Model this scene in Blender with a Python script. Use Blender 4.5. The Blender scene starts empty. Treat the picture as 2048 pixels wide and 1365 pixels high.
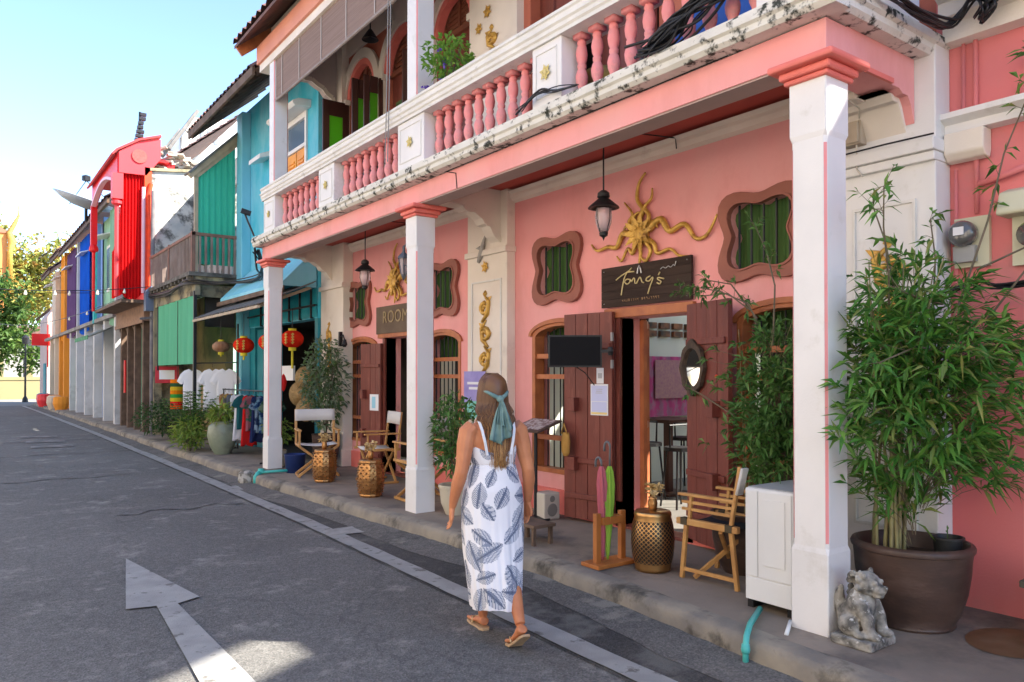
import bpy, bmesh, math, random
from mathutils import Vector, Matrix
from mathutils.geometry import tessellate_polygon
R = math.radians; PI = math.pi
scene = bpy.context.scene
COL = scene.collection

# ---------------------------------------------------------------- camera
cam_data = bpy.data.cameras.new('camera')
cam_data.sensor_fit = 'HORIZONTAL'; cam_data.sensor_width = 36.0
cam_data.lens = 36.0 * 1514.4 / 2048
cam_data.shift_y = 0.0239
cam_data.clip_start = 0.05; cam_data.clip_end = 2000
cam = bpy.data.objects.new('camera', cam_data)
cam.location = (0, 0, 1.6)
cam.rotation_euler = (R(90 + 0.7), 0, R(-36.4))
COL.objects.link(cam); scene.camera = cam

# ---------------------------------------------------------------- light
SUN_DIR = Vector((1.0, -0.93, 1.3)).normalized()          # towards the sun
world = bpy.data.worlds.new('World'); scene.world = world; world.use_nodes = True
wn = world.node_tree; bg = wn.nodes['Background']
sky = wn.nodes.new('ShaderNodeTexSky'); sky.sky_type = 'NISHITA'; sky.sun_disc = False
sky.sun_elevation = math.asin(SUN_DIR.z); sky.sun_rotation = math.atan2(SUN_DIR.x, SUN_DIR.y)
sky.air_density = 0.8; sky.altitude = 800; sky.dust_density = 0.2; sky.ozone_density = 1.6
wn.links.new(sky.outputs[0], bg.inputs[0]); bg.inputs[1].default_value = 0.14
sun_data = bpy.data.lights.new('sun', 'SUN'); sun_data.energy = 5.0; sun_data.angle = R(0.53)
sun_data.color = (1.0, 0.93, 0.82)
sun = bpy.data.objects.new('sun', sun_data); COL.objects.link(sun)
sun.rotation_euler = (-SUN_DIR).to_track_quat('-Z', 'Y').to_euler(); sun.location = (10, -10, 20)
vs = scene.view_settings; vs.view_transform = 'Standard'; vs.look = 'None'; vs.gamma = 1; vs.exposure = 2.05
scene.render.engine = 'CYCLES'

# ---------------------------------------------------------------- helpers
EACH = {'tassel','red_flowers','violet_flowers','party_wall','plinth','transom','batten','latch_block','grey_hinge','shopfront_pier','ground_pier','rafter','awning_batten','balcony_rail','iron_bar','balcony_picket','iron_post','post','rail','upright','foot','blind_tape','gable_wall','shop_post','window_piece','pier','print_block','text_line','screw','timber_arch_post','grille','shutter','side_wall','bulb','verandah_frame','side_slat','door_frame','cross_brace','shop_shade_panel','arcade_shade_panel','metal_fitting','rear_wall','end_parapet','wall_vent_piece'}
class MB:
    """collects faces; build() links them as one mesh object (coordinates are world, or local for a thing at the origin)"""
    def __init__(s): s.v = []; s.f = []; s.m = []
    def add(s, vs_, fs, m=0):
        o = len(s.v); s.v += [tuple(p) for p in vs_]
        s.f += [tuple(i + o for i in f) for f in fs]; s.m += [m] * len(fs); return s
    def box(s, x0, x1, y0, y1, z0, z1, m=0):
        v = [(x, y, z) for z in (z0, z1) for y in (y0, y1) for x in (x0, x1)]
        return s.add(v, [(0,2,3,1),(4,5,7,6),(0,1,5,4),(2,6,7,3),(0,4,6,2),(1,3,7,5)], m)
    def bar(s, a, b, w, h=None, up=(0,0,1), m=0):
        h = w if h is None else h
        a = Vector(a); b = Vector(b); d = (b - a).normalized(); up = Vector(up)
        if abs(d.dot(up)) > .98: up = Vector((1,0,0))
        r = d.cross(up).normalized() * w / 2; u = r.cross(d).normalized() * h / 2
        v = [p + sx * r + sz * u for p in (a, b) for sz in (-1, 1) for sx in (-1, 1)]
        return s.add(v, [(0,1,3,2),(4,6,7,5),(0,4,5,1),(2,3,7,6),(0,2,6,4),(1,5,7,3)], m)
    def prism(s, pts, ax, a0, a1, m=0, holes=()):
        """polygon in the plane normal to ax ('X': (y,z), 'Y': (x,z), 'Z': (x,y)) from a0 to a1, with holes"""
        loops = [list(pts)] + [list(h) for h in holes]
        def P(q, a): return (a, q[0], q[1]) if ax == 'X' else ((q[0], a, q[1]) if ax == 'Y' else (q[0], q[1], a))
        flat = [q for l in loops for q in l]; n = len(flat)
        tris = tessellate_polygon([[Vector((q[0], q[1], 0)) for q in l] for l in loops])
        v = [P(q, a0) for q in flat] + [P(q, a1) for q in flat]
        f = [tuple(t) for t in tris] + [tuple(i + n for i in reversed(t)) for t in tris]
        o = 0
        for l in loops:
            k = len(l)
            for i in range(k):
                j = (i + 1) % k; f.append((o + i, o + j, n + o + j, n + o + i))
            o += k
        return s.add(v, f, m)
    def tube(s, pts, r, seg=8, m=0, cap=True):
        pts = [Vector(p) for p in pts]; n = len(pts)
        rr = [r] * n if isinstance(r, (int, float)) else r
        ref = Vector((0, 0, 1)); v = []; f = []
        prev = None
        for i, p in enumerate(pts):
            d = (pts[min(i + 1, n - 1)] - pts[max(i - 1, 0)])
            d = d.normalized() if d.length > 1e-9 else Vector((0, 0, 1))
            if prev is None:
                a = d.cross(ref)
                if a.length < .1: a = d.cross(Vector((1, 0, 0)))
            else: a = prev - d * prev.dot(d)
            a.normalize(); prev = a; b = d.cross(a)
            for k in range(seg):
                t = 2 * PI * k / seg; v.append(p + (a * math.cos(t) + b * math.sin(t)) * rr[i])
        for i in range(n - 1):
            for k in range(seg):
                k2 = (k + 1) % seg; f.append((i*seg+k, i*seg+k2, (i+1)*seg+k2, (i+1)*seg+k))
        if cap: f.append(tuple(range(seg))[::-1]); f.append(tuple((n-1)*seg + k for k in range(seg)))
        return s.add(v, f, m)
    def lathe(s, prof, c=(0,0,0), seg=20, m=0, sx=1, sy=1, closed=True):
        v = []; f = []; n = len(prof)
        for r_, z in prof:
            for k in range(seg):
                t = 2 * PI * k / seg; v.append((c[0] + sx * r_ * math.cos(t), c[1] + sy * r_ * math.sin(t), c[2] + z))
        for i in range(n - 1):
            for k in range(seg):
                k2 = (k + 1) % seg; f.append((i*seg+k, i*seg+k2, (i+1)*seg+k2, (i+1)*seg+k))
        if closed: f.append(tuple(range(seg))[::-1]); f.append(tuple((n-1)*seg + k for k in range(seg)))
        return s.add(v, f, m)
    def loft(s, rings, m=0, cap=True, closed=True):
        v = [p for r_ in rings for p in r_]; k = len(rings[0]); f = []
        for i in range(len(rings) - 1):
            for j in range(k if closed else k - 1):
                j2 = (j + 1) % k; f.append((i*k+j, i*k+j2, (i+1)*k+j2, (i+1)*k+j))
        if cap and closed: f.append(tuple(range(k))[::-1]); f.append(tuple((len(rings)-1)*k + j for j in range(k)))
        return s.add(v, f, m)
    def grid(s, fn, nu, nv, m=0):
        v = [fn(i / nu, j / nv) for i in range(nu + 1) for j in range(nv + 1)]
        f = [(i*(nv+1)+j, i*(nv+1)+j+1, (i+1)*(nv+1)+j+1, (i+1)*(nv+1)+j) for i in range(nu) for j in range(nv)]
        return s.add(v, f, m)
    def leaf(s, p, d, n, L, W, m=0, droop=.25):
        """one folded pointed leaf from p along d with face normal about n"""
        p = Vector(p); d = Vector(d).normalized(); n = Vector(n)
        w = d.cross(n)
        if w.length < 1e-3: w = d.cross(Vector((.3, .5, .8)))
        w.normalize(); u = w.cross(d).normalized()
        mid = p + d * L * .45 + u * (-.02 * L); tip = p + d * L - Vector((0, 0, droop * L))
        v = [p, mid + w * W / 2 + u * W * .12, tip, mid - w * W / 2 + u * W * .12, mid - u * W * .1]
        return s.add(v, [(0, 4, 1), (0, 3, 4), (4, 2, 1), (4, 3, 2)], m)
    def build(s, name, mat, parent=None, smooth=False, bevel=0, solid=0, sub=0):
        if name in EACH:
            r_ = list(range(len(s.v)))
            def find(i):
                while r_[i] != i: r_[i] = r_[r_[i]]; i = r_[i]
                return i
            for f in s.f:
                for i in f[1:]: r_[find(i)] = find(f[0])
            comp = {}
            for f, m in zip(s.f, s.m): comp.setdefault(find(f[0]), []).append((f, m))
            if len(comp) > 1:
                for fl in comp.values():
                    q = MB(); ids = {}
                    for f, m in fl:
                        for i in f:
                            if i not in ids: ids[i] = len(q.v); q.v.append(s.v[i])
                        q.f.append(tuple(ids[i] for i in f)); q.m.append(m)
                    o = q._build(name, mat, parent, smooth, bevel, solid, sub)
                return o
        return s._build(name, mat, parent, smooth, bevel, solid, sub)
    def _build(s, name, mat, parent=None, smooth=False, bevel=0, solid=0, sub=0):
        me = bpy.data.meshes.new(name); me.from_pydata(s.v, [], s.f)
        mats = mat if isinstance(mat, (list, tuple)) else [mat]
        for q in mats: me.materials.append(q)
        if len(mats) > 1: me.polygons.foreach_set('material_index', s.m)
        bm = bmesh.new(); bm.from_mesh(me); bmesh.ops.recalc_face_normals(bm, faces=bm.faces); bm.to_mesh(me); bm.free()
        if smooth: me.polygons.foreach_set('use_smooth', [True] * len(me.polygons))
        me.update()
        o = bpy.data.objects.new(name, me); COL.objects.link(o)
        if parent:
            o.parent = parent; w = Vector((0, 0, 0)); q = parent
            while q: w += q.location; q = q.parent
            o.location = -w
        if solid: md = o.modifiers.new('solid', 'SOLIDIFY'); md.thickness = solid; md.offset = 0
        if bevel: md = o.modifiers.new('bevel', 'BEVEL'); md.width = bevel; md.segments = 2; md.limit_method = 'ANGLE'
        if sub: md = o.modifiers.new('sub', 'SUBSURF'); md.levels = sub; md.render_levels = sub
        return o
def tag(o, label=None, cat=None, group=None, kind=None):
    if label: o['label'] = label
    if cat: o['category'] = cat
    if group: o['group'] = group
    if kind: o['kind'] = kind
    return o
def thing(name, label, cat, loc=(0,0,0), group=None):
    o = bpy.data.objects.new(name, None); COL.objects.link(o); o.location = loc; o.empty_display_size = .1
    return tag(o, label, cat, group)
def copy_tree(o, parent=None):
    c = o.copy(); COL.objects.link(c); c.parent = parent
    for ch in list(o.children): copy_tree(ch, c)
    return c
def rect(y0, y1, z0, z1): return [(y0, z0), (y1, z0), (y1, z1), (y0, z1)]
def archpoly(y0, y1, z0, zs, rise, n=12):
    """opening with a segmental or round head"""
    c = (y0 + y1) / 2; a = (y1 - y0) / 2
    return [(y0, z0), (y1, z0)] + [(c + a * math.cos(PI * i / n), zs + rise * math.sin(PI * i / n)) for i in range(n + 1)]
def starpoly(cy, cz, ry, rz, n=48):
    """four lobed window with concave sides, the lower two lobes more pointed"""
    out = []
    for i in range(n):
        t = 2 * PI * i / n
        k = 1 - .17 * math.cos(4 * t)
        y = ry * math.cos(t) * k; z = rz * math.sin(t) * k
        y *= .92 + .1 * abs(math.sin(t))
        out.append((cy + y * .93, cz + z * (.98 if z > 0 else 1.04)))
    return out
def offset_poly(pts, c, k, dz=0): return [(c[0] + (p[0] - c[0]) * k, c[1] + (p[1] - c[1]) * k) for p in pts]

# ---------------------------------------------------------------- materials
def M(name, col, col2=None, scale=3.0, rough=.7, bump=0.0, bscale=60.0, metal=0.0, contrast=(.35, .65), spec=.4, detail=6, stretch=(1,1,1), coat=0, stain=None, stain_scale=1.2, stain_at=(.55, .72), trans=0, island=None, alpha=None):
    m = bpy.data.materials.new(name); m.use_nodes = True; nt = m.node_tree; b = nt.nodes['Principled BSDF']
    N = nt.nodes.new; L = nt.links.new
    b.inputs['Roughness'].default_value = rough; b.inputs['Metallic'].default_value = metal
    b.inputs['Specular IOR Level'].default_value = spec; b.inputs['Coat Weight'].default_value = coat
    if trans: b.inputs['Transmission Weight'].default_value = trans
    if alpha is not None: b.inputs['Alpha'].default_value = alpha
    tc = N('ShaderNodeTexCoord'); mp = N('ShaderNodeMapping'); mp.inputs['Scale'].default_value = stretch
    L(tc.outputs['Object'], mp.inputs['Vector'])
    cur = None
    def rgb(c): return (c[0], c[1], c[2], 1)
    if island:
        g = N('ShaderNodeNewGeometry'); cr = N('ShaderNodeValToRGB'); L(g.outputs['Random Per Island'], cr.inputs[0])
        e = cr.color_ramp.elements; e[0].color = rgb(island[0]); e[1].color = rgb(island[-1])
        for i, c in enumerate(island[1:-1]): q = e.new((i + 1) / (len(island) - 1)); q.color = rgb(c)
        cur = cr.outputs[0]
    elif col2 is not None:
        nz = N('ShaderNodeTexNoise'); nz.inputs['Scale'].default_value = scale; nz.inputs['Detail'].default_value = detail
        L(mp.outputs[0], nz.inputs['Vector'])
        cr = N('ShaderNodeValToRGB'); L(nz.outputs['Fac'], cr.inputs[0])
        cr.color_ramp.elements[0].position = contrast[0]; cr.color_ramp.elements[1].position = contrast[1]
        cr.color_ramp.elements[0].color = rgb(col); cr.color_ramp.elements[1].color = rgb(col2)
        cur = cr.outputs[0]
    else: b.inputs['Base Color'].default_value = rgb(col)
    if stain:
        nz = N('ShaderNodeTexNoise'); nz.inputs['Scale'].default_value = stain_scale; nz.inputs['Detail'].default_value = 10; nz.inputs['Roughness'].default_value = .65
        L(mp.outputs[0], nz.inputs['Vector'])
        cr = N('ShaderNodeValToRGB'); L(nz.outputs['Fac'], cr.inputs[0])
        cr.color_ramp.elements[0].position = stain_at[0]; cr.color_ramp.elements[1].position = stain_at[1]
        mx = N('ShaderNodeMix'); mx.data_type = 'RGBA'; L(cr.outputs[0], mx.inputs[0])
        if cur: L(cur, mx.inputs[6])
        else: mx.inputs[6].default_value = rgb(col)
        mx.inputs[7].default_value = rgb(stain); cur = mx.outputs[2]
    if cur: L(cur, b.inputs['Base Color'])
    if bump:
        nb = N('ShaderNodeTexNoise'); nb.inputs['Scale'].default_value = bscale; nb.inputs['Detail'].default_value = 5
        L(mp.outputs[0], nb.inputs['Vector']); bp = N('ShaderNodeBump'); bp.inputs['Strength'].default_value = bump; bp.inputs['Distance'].default_value = .01
        L(nb.outputs['Fac'], bp.inputs['Height']); L(bp.outputs[0], b.inputs['Normal'])
    m['out'] = 1
    return m
def foliage(name, cols, transl=.35, rough=.5):
    m = M(name, cols[0], island=cols, rough=rough, spec=.35); nt = m.node_tree
    b = nt.nodes['Principled BSDF']; out = nt.nodes['Material Output']
    t = nt.nodes.new('ShaderNodeBsdfTranslucent'); mx = nt.nodes.new('ShaderNodeMixShader'); mx.inputs[0].default_value = transl
    src = b.inputs['Base Color'].links[0].from_socket
    nt.links.new(src, t.inputs[0]); nt.links.new(b.outputs[0], mx.inputs[1]); nt.links.new(t.outputs[0], mx.inputs[2])
    nt.links.new(mx.outputs[0], out.inputs[0]); return m
def cloth(name, col, col2=None, scale=3, transl=.25, **k):
    m = M(name, col, col2, scale=scale, rough=.9, spec=.1, **k); nt = m.node_tree
    b = nt.nodes['Principled BSDF']; out = nt.nodes['Material Output']
    t = nt.nodes.new('ShaderNodeBsdfTranslucent'); mx = nt.nodes.new('ShaderNodeMixShader'); mx.inputs[0].default_value = transl
    if b.inputs['Base Color'].links: nt.links.new(b.inputs['Base Color'].links[0].from_socket, t.inputs[0])
    else: t.inputs[0].default_value = (*col, 1)
    nt.links.new(b.outputs[0], mx.inputs[1]); nt.links.new(t.outputs[0], mx.inputs[2]); nt.links.new(mx.outputs[0], out.inputs[0]); return m
def glass_mat(name, tint=(.9,.95,.95), rough=.03):
    m = bpy.data.materials.new(name); m.use_nodes = True; nt = m.node_tree; b = nt.nodes['Principled BSDF']
    b.inputs['Base Color'].default_value = (*tint, 1); b.inputs['Roughness'].default_value = rough
    b.inputs['Transmission Weight'].default_value = 1.0; b.inputs['IOR'].default_value = 1.45
    return m

PINK = M('pink plaster', (.83,.335,.325), (.79,.375,.36), scale=1.3, rough=.75, bump=.22, bscale=45, stain=(.70,.29,.26), stain_scale=2.2, stain_at=(.48,.80), stretch=(1,1,.45))
PINK_NEXT = M('rose plaster', (.74,.17,.17), (.68,.20,.20), scale=1.1, rough=.75, bump=.15, bscale=70, stain=(.52,.22,.21), stain_scale=1.6, stain_at=(.55,.75))
CORAL = M('coral trim', (.80,.20,.16), (.72,.17,.14), scale=5, rough=.55, bump=.05)
BALU = M('pink baluster paint', (.80,.26,.26), (.72,.30,.30), scale=9, rough=.55, bump=.15, bscale=120, stain=(.45,.25,.24), stain_scale=7, stain_at=(.6,.78))
CEIL = M('dark red ceiling paint', (.50,.085,.06), (.44,.08,.06), scale=2, rough=.7)
WHITE = M('white wall paint', (.77,.75,.73), (.70,.685,.67), scale=2.2, rough=.6, bump=.1, bscale=80, stain=(.50,.47,.40), stain_scale=3.0, stain_at=(.60,.85))
CREAM = M('cream plaster', (.80,.72,.62), (.72,.64,.55), scale=2.0, rough=.75, bump=.15, bscale=80, stain=(.52,.45,.38), stain_scale=3.0, stain_at=(.6,.85))
LEDGE = M('mossy white ledge', (.72,.70,.64), (.62,.60,.54), scale=5, rough=.85, bump=.4, bscale=45, stain=(.045,.05,.042), stain_scale=9, stain_at=(.53,.61))
RAILW = M('weathered white rail', (.74,.72,.68), (.66,.64,.60), scale=4, rough=.8, bump=.3, bscale=60, stain=(.30,.28,.25), stain_scale=5.5, stain_at=(.60,.80))
MAROON = M('maroon shutter paint', (.19,.046,.032), (.145,.036,.026), scale=2.5, rough=.5, bump=.25, bscale=30, stretch=(1,6,1), stain=(.25,.075,.052), stain_scale=3)
FRAMEW = M('orange brown window frame', (.50,.17,.06), (.36,.11,.045), scale=6, rough=.5, bump=.2, stretch=(1,1,1))
STARF = M('brown rose window surround', (.32,.11,.075), (.26,.085,.06), scale=4, rough=.6, bump=.12)
BLACKM = M('black iron', (.018,.018,.02), rough=.45, metal=.2)
DARK = M('painted room shade', (.03,.026,.022), (.05,.04,.035), scale=2, rough=.9)  # near-black colour standing in for the shade of unlit rooms
GOLD = M('gold paint', (.70,.43,.10), (.52,.29,.05), scale=14, rough=.38, metal=.35, bump=.5, bscale=50, stain=(.22,.11,.03), stain_scale=9, stain_at=(.52,.7))
GREENC = cloth('green curtain', (.10,.19,.06), (.05,.11,.035), scale=3, transl=.3, stretch=(1,9,.3))
LIME = M('bright green pane', (.20,.48,.06), rough=.25); 
_nt = LIME.node_tree; _t = _nt.nodes.new('ShaderNodeBsdfTranslucent'); _t.inputs[0].default_value = (.24,.62,.06,1); _m = _nt.nodes.new('ShaderNodeMixShader'); _m.inputs[0].default_value = .7
_nt.links.new(_nt.nodes['Principled BSDF'].outputs[0], _m.inputs[1]); _nt.links.new(_t.outputs[0], _m.inputs[2]); _nt.links.new(_m.outputs[0], _nt.nodes['Material Output'].inputs[0])
DWOOD = M('dark shutter wood', (.05,.018,.014), (.075,.028,.02), scale=4, rough=.45, stretch=(1,1,.2))
TILE = M('terracotta roof tile', (.20,.10,.08), (.12,.07,.06), scale=6, rough=.85, bump=.5, bscale=20)
CONC = M('grey concrete', (.30,.28,.25), (.22,.205,.185), scale=2.5, rough=.9, bump=.35, bscale=50, stain=(.13,.12,.105), stain_scale=1.8, stain_at=(.5,.75))
GLASS = glass_mat('clear glass')

# ---------------------------------------------------------------- ground
rng = random.Random(4)
def surf_mat(name, a, b_, c, patch=None, patch_scale=.8, patch_at=(.6,.66)):
    """worn asphalt: fine aggregate speckle, broad tone, old patches and hairline cracks"""
    m = bpy.data.materials.new(name); m.use_nodes = True; nt = m.node_tree; b = nt.nodes['Principled BSDF']; N = nt.nodes.new; L = nt.links.new
    tc = N('ShaderNodeTexCoord'); b.inputs['Roughness'].default_value = .82; b.inputs['Specular IOR Level'].default_value = .35
    def noise(s, d=6, r_=.6):
        n = N('ShaderNodeTexNoise'); n.inputs['Scale'].default_value = s; n.inputs['Detail'].default_value = d; n.inputs['Roughness'].default_value = r_; L(tc.outputs['Object'], n.inputs['Vector']); return n
    def ramp(src, p0, p1, c0, c1):
        r_ = N('ShaderNodeValToRGB'); L(src, r_.inputs[0]); e = r_.color_ramp.elements; e[0].position = p0; e[1].position = p1; e[0].color = (*c0, 1); e[1].color = (*c1, 1); return r_.outputs[0]
    def mix(f, x, y, mode='MIX'):
        q = N('ShaderNodeMix'); q.data_type = 'RGBA'; q.blend_type = mode
        if isinstance(f, float): q.inputs[0].default_value = f
        else: L(f, q.inputs[0])
        for s_, v in ((6, x), (7, y)):
            if isinstance(v, tuple): q.inputs[s_].default_value = (*v, 1)
            else: L(v, q.inputs[s_])
        return q.outputs[2]
    base = ramp(noise(.35, 5).outputs['Fac'], .35, .65, a, b_)
    vo = N('ShaderNodeTexVoronoi'); vo.inputs['Scale'].default_value = 95; L(tc.outputs['Object'], vo.inputs['Vector'])
    sp = ramp(vo.outputs['Color'], .15, .95, (.62,.62,.62), (1.5,1.5,1.5))
    cur = mix(.75, base, sp, 'MULTIPLY')
    sp2 = ramp(noise(14, 8, .75).outputs['Fac'], .3, .75, (.7,.7,.7), (1.35,1.35,1.35)); cur = mix(.8, cur, sp2, 'MULTIPLY')
    cur = mix(ramp(noise(1.9, 11, .78).outputs['Fac'], .54, .64, (0,0,0), (.85,.85,.85)), cur, c)
    if patch: cur = mix(ramp(noise(patch_scale, 8, .6).outputs['Fac'], patch_at[0], patch_at[1], (0,0,0), (.8,.8,.8)), cur, patch)
    # cracks
    mp = N('ShaderNodeMapping'); mp.inputs['Scale'].default_value = (.55,.3,1); wz = noise(2.2, 4); va = N('ShaderNodeVectorMath'); va.operation = 'MULTIPLY_ADD'
    L(wz.outputs['Color'], va.inputs[0]); va.inputs[1].default_value = (.5,.5,.5); L(tc.outputs['Object'], va.inputs[2]); L(va.outputs[0], mp.inputs['Vector'])
    vc = N('ShaderNodeTexVoronoi'); vc.feature = 'DISTANCE_TO_EDGE'; vc.inputs['Scale'].default_value = .9; L(mp.outputs[0], vc.inputs['Vector'])
    cur = mix(ramp(vc.outputs['Distance'], .002, .009, (.3,.3,.3), (0,0,0)), cur, (.045,.046,.048))
    L(cur, b.inputs['Base Color'])
    bp = N('ShaderNodeBump'); bp.inputs['Strength'].default_value = .55; bp.inputs['Distance'].default_value = .006; L(vo.outputs['Distance'], bp.inputs['Height']); L(bp.outputs[0], b.inputs['Normal'])
    return m
ASPH = surf_mat('worn asphalt', (.112,.110,.104), (.150,.146,.138), (.28,.27,.245))
ASPH2 = surf_mat('dark patched asphalt', (.045,.044,.042), (.085,.08,.074), (.14,.13,.11), patch=(.15,.145,.13), patch_scale=1.1, patch_at=(.56,.62))
GUTTER = surf_mat('stained gutter concrete', (.11,.105,.098), (.16,.15,.135), (.05,.05,.045), patch=(.24,.225,.19), patch_scale=1.5, patch_at=(.6,.64))
PAINT = M('worn road paint', (.33,.33,.315), (.26,.26,.25), scale=5, rough=.7, bump=.3, bscale=110, stain=(.14,.135,.125), stain_scale=8, stain_at=(.58,.64), detail=12)
PAVE = M('worn concrete pavement', (.30,.24,.185), (.20,.165,.13), scale=1.6, rough=.85, bump=.3, bscale=40, stain=(.09,.082,.074), stain_scale=1.3, stain_at=(.5,.7), detail=10)
KERBM = M('worn kerb concrete', (.30,.26,.20), (.19,.17,.145), scale=4, rough=.9, bump=.5, bscale=35, stain=(.07,.062,.05), stain_scale=3, stain_at=(.52,.66), detail=10)

def sheet(name, pts, z, mat, kind='structure'):
    b = MB(); b.add([(x, y, z) for x, y in pts], [tuple(range(len(pts)))]); o = b.build(name, mat); tag(o, kind=kind); return o
g = sheet('ground', [(-300,-300),(300,-300),(300,500),(-300,500)], -.03, M('dusty ground', (.26,.23,.18), (.20,.18,.14), scale=.2, rough=.95))
sheet('road', [(-4.2,-18),(3.9,-18),(3.9,58),(-4.2,58)], 0, ASPH)
sheet('cross_street', [(-60,46.5),(60,46.5),(60,58.6),(-60,58.6)], .004, M('pale concrete street', (.26,.24,.21), (.22,.20,.18), scale=1, rough=.9))
def strip(name, left, right, z, mat, z2=None):
    b = MB(); n = len(left); z2 = z if z2 is None else z2
    b.add([(x, y, z) for x, y in left] + [(x, y, z2) for x, y in right], [(i, i+1, n+i+1, n+i) for i in range(n-1)])
    return tag(b.build(name, mat), kind='structure')
def lerpc(tab, y):
    for (y0, x0), (y1, x1) in zip(tab, tab[1:]):
        if y <= y1: t = (y - y0) / (y1 - y0); return x0 + (x1 - x0) * t
    return tab[-1][1]
KERB = [(-18,3.52),(0,3.5),(1.6,3.46),(2.3,3.50),(3.2,3.58),(4.6,3.70),(6.8,3.62),(8.5,3.56),(10.6,3.50),(16,3.44),(21,3.46),(30,3.42),(46,3.3)]
LINE = [(-18,2.90),(2,2.92),(4,2.98),(8,3.09),(15,3.12),(23,3.11),(30,3.05),(40,2.95),(46,2.85)]
ys = [-18 + i * .25 for i in range(257)]
jit = [rng.uniform(-.02,.02) for _ in ys]
strip('asphalt_shoulder', [(lerpc(LINE,y)-.11, y) for y in ys], [(lerpc(KERB,y)+.05, y) for y in ys], .004, ASPH2)
strip('gutter', [(lerpc(KERB,y)-.27+.05*math.sin(y*1.7)+j, y) for y, j in zip(ys, jit)], [(lerpc(KERB,y)+.06, y) for y in ys], .008, GUTTER, .045)
strip('edge_line', [(lerpc(LINE,y)-.085+.004*math.sin(y*9), y) for y in ys], [(lerpc(LINE,y)+.085+.004*math.cos(y*7), y) for y in ys], .012, PAINT)
sheet('road_arrow', [(1.21,7.27),(.95,5.70),(1.135,5.655),(1.02,3.9),(.90,1.9),(1.16,1.9),(1.27,3.95),(1.265,5.63),(1.43,5.71)], .012, PAINT)
for x, y, a, b_ in ((3.18,7.25,.40,.30),(3.3,10.9,.3,.45)):
    b = MB(); b.add([(x-a/2,y-b_/2,.013),(x+a/2-.03,y-b_/2-.05,.013),(x+a/2,y+b_/2,.013),(x-a/2+.05,y+b_/2-.02,.013)], [(0,1,2,3)])
    tag(b.build('drain_cover_patch', M('pale cement patch', (.36,.35,.33), (.27,.265,.25), scale=9, rough=.9, stain=(.15,.15,.14), stain_scale=6)), kind='structure')
# far old paint bars near the middle of the road
for y in (19.4, 20.9, 22.6):
    b = MB(); b.add([(1.35,y,.012),(2.15,y-.1,.012),(2.2,y+.55,.012),(1.4,y+.6,.012)], [(0,1,2,3)]); tag(b.build('faded_road_bar', M('faded paint', (.24,.225,.22), (.13,.13,.13), scale=4, rough=.9, contrast=(.4,.55))), kind='structure')
for yy, x0_, x1_ in ((13.4,.2,2.3),(17.6,-1,3.0),(21.3,-2,3.0),(9.6,1.5,2.9),(27.5,-3,3.0)):
    n_ = 26; top_ = [(x0_+(x1_-x0_)*i/n_, yy+.10*math.sin(i*.55+yy)+rng.uniform(-.03,.03)) for i in range(n_+1)]
    b = MB(); b.add([(x, y, .0045) for x, y in top_] + [(x, y+.05+.03*math.sin(i*1.3), .0045) for i, (x, y) in enumerate(top_)], [(i, i+1, n_+2+i, n_+1+i) for i in range(n_)]); tag(b.build('tar_seam', ASPH2), kind='structure')
# pavement with a worn rounded kerb
b = MB(); pr = [(0,-.03),(.006,.05),(.012,.108),(.028,.136),(.055,.148),(.17,.15)]
ysk = [-18 + i * .1 for i in range(641)]; rings = []
for y in ysk:
    x0 = lerpc(KERB, y) + .012 * math.sin(y * 2.3) + rng.uniform(-.008, .008); chip = max(0, rng.gauss(0,.010))
    rings.append([(x0 + px_ + (chip if i in (2,3) else 0), y, pz - (chip * .8 if i in (2,3,4) else 0)) for i, (px_, pz) in enumerate(pr)])
b.loft(rings, cap=False, closed=False); tag(b.build('kerb', KERBM, smooth=True), kind='structure')
strip('pavement', [(lerpc(KERB,y)+.165, y) for y in ys], [(5.6, y) for y in ys], .1495, PAVE)
# ================================================================ the pink corner shophouse with its verandah
XW = 5.12; XP = 3.90; PW = .22
house = thing('pink_shophouse', 'two-storey pink shophouse with white verandah pillars and a balcony of pink balusters', 'building', (XW, 7.2, 0))
BAY = [dict(door=(4.36,5.18), win=((5.62,6.56),(2.98,3.86)), star=(6.12,3.62), cy=4.86),
       dict(door=(9.22,10.06), win=((10.36,11.40),(8.02,8.92)), star=(10.93,8.43), cy=9.69)]
ZW0 = .56; ZWS = 2.02; WR = .13
holes = []
for B in BAY:
    holes.append(rect(B['door'][0], B['door'][1], .16, 2.14))
    for w in B['win']: holes.append(archpoly(w[0], w[1], ZW0, ZWS, WR))
    for s in B['star']: holes.append(starpoly(s, 2.72, .355, .285))
b = MB(); b.prism(rect(2.30, 12.12, -.1, 3.70), 'X', XW, XW + .24, holes=holes); b.build('front_wall', PINK, house)
# plinth
b = MB()
for y0, y1 in ((2.9,4.36),(5.18,6.88),(7.70,9.22),(10.06,11.3)): b.box(XW-.03, XW+.001, y0, y1, .148, .40)
b.build('plinth', CORAL, house)
SHOPW = M('pale green shop wall', (.74,.78,.68), (.66,.72,.62), scale=1.2, rough=.8)
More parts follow.
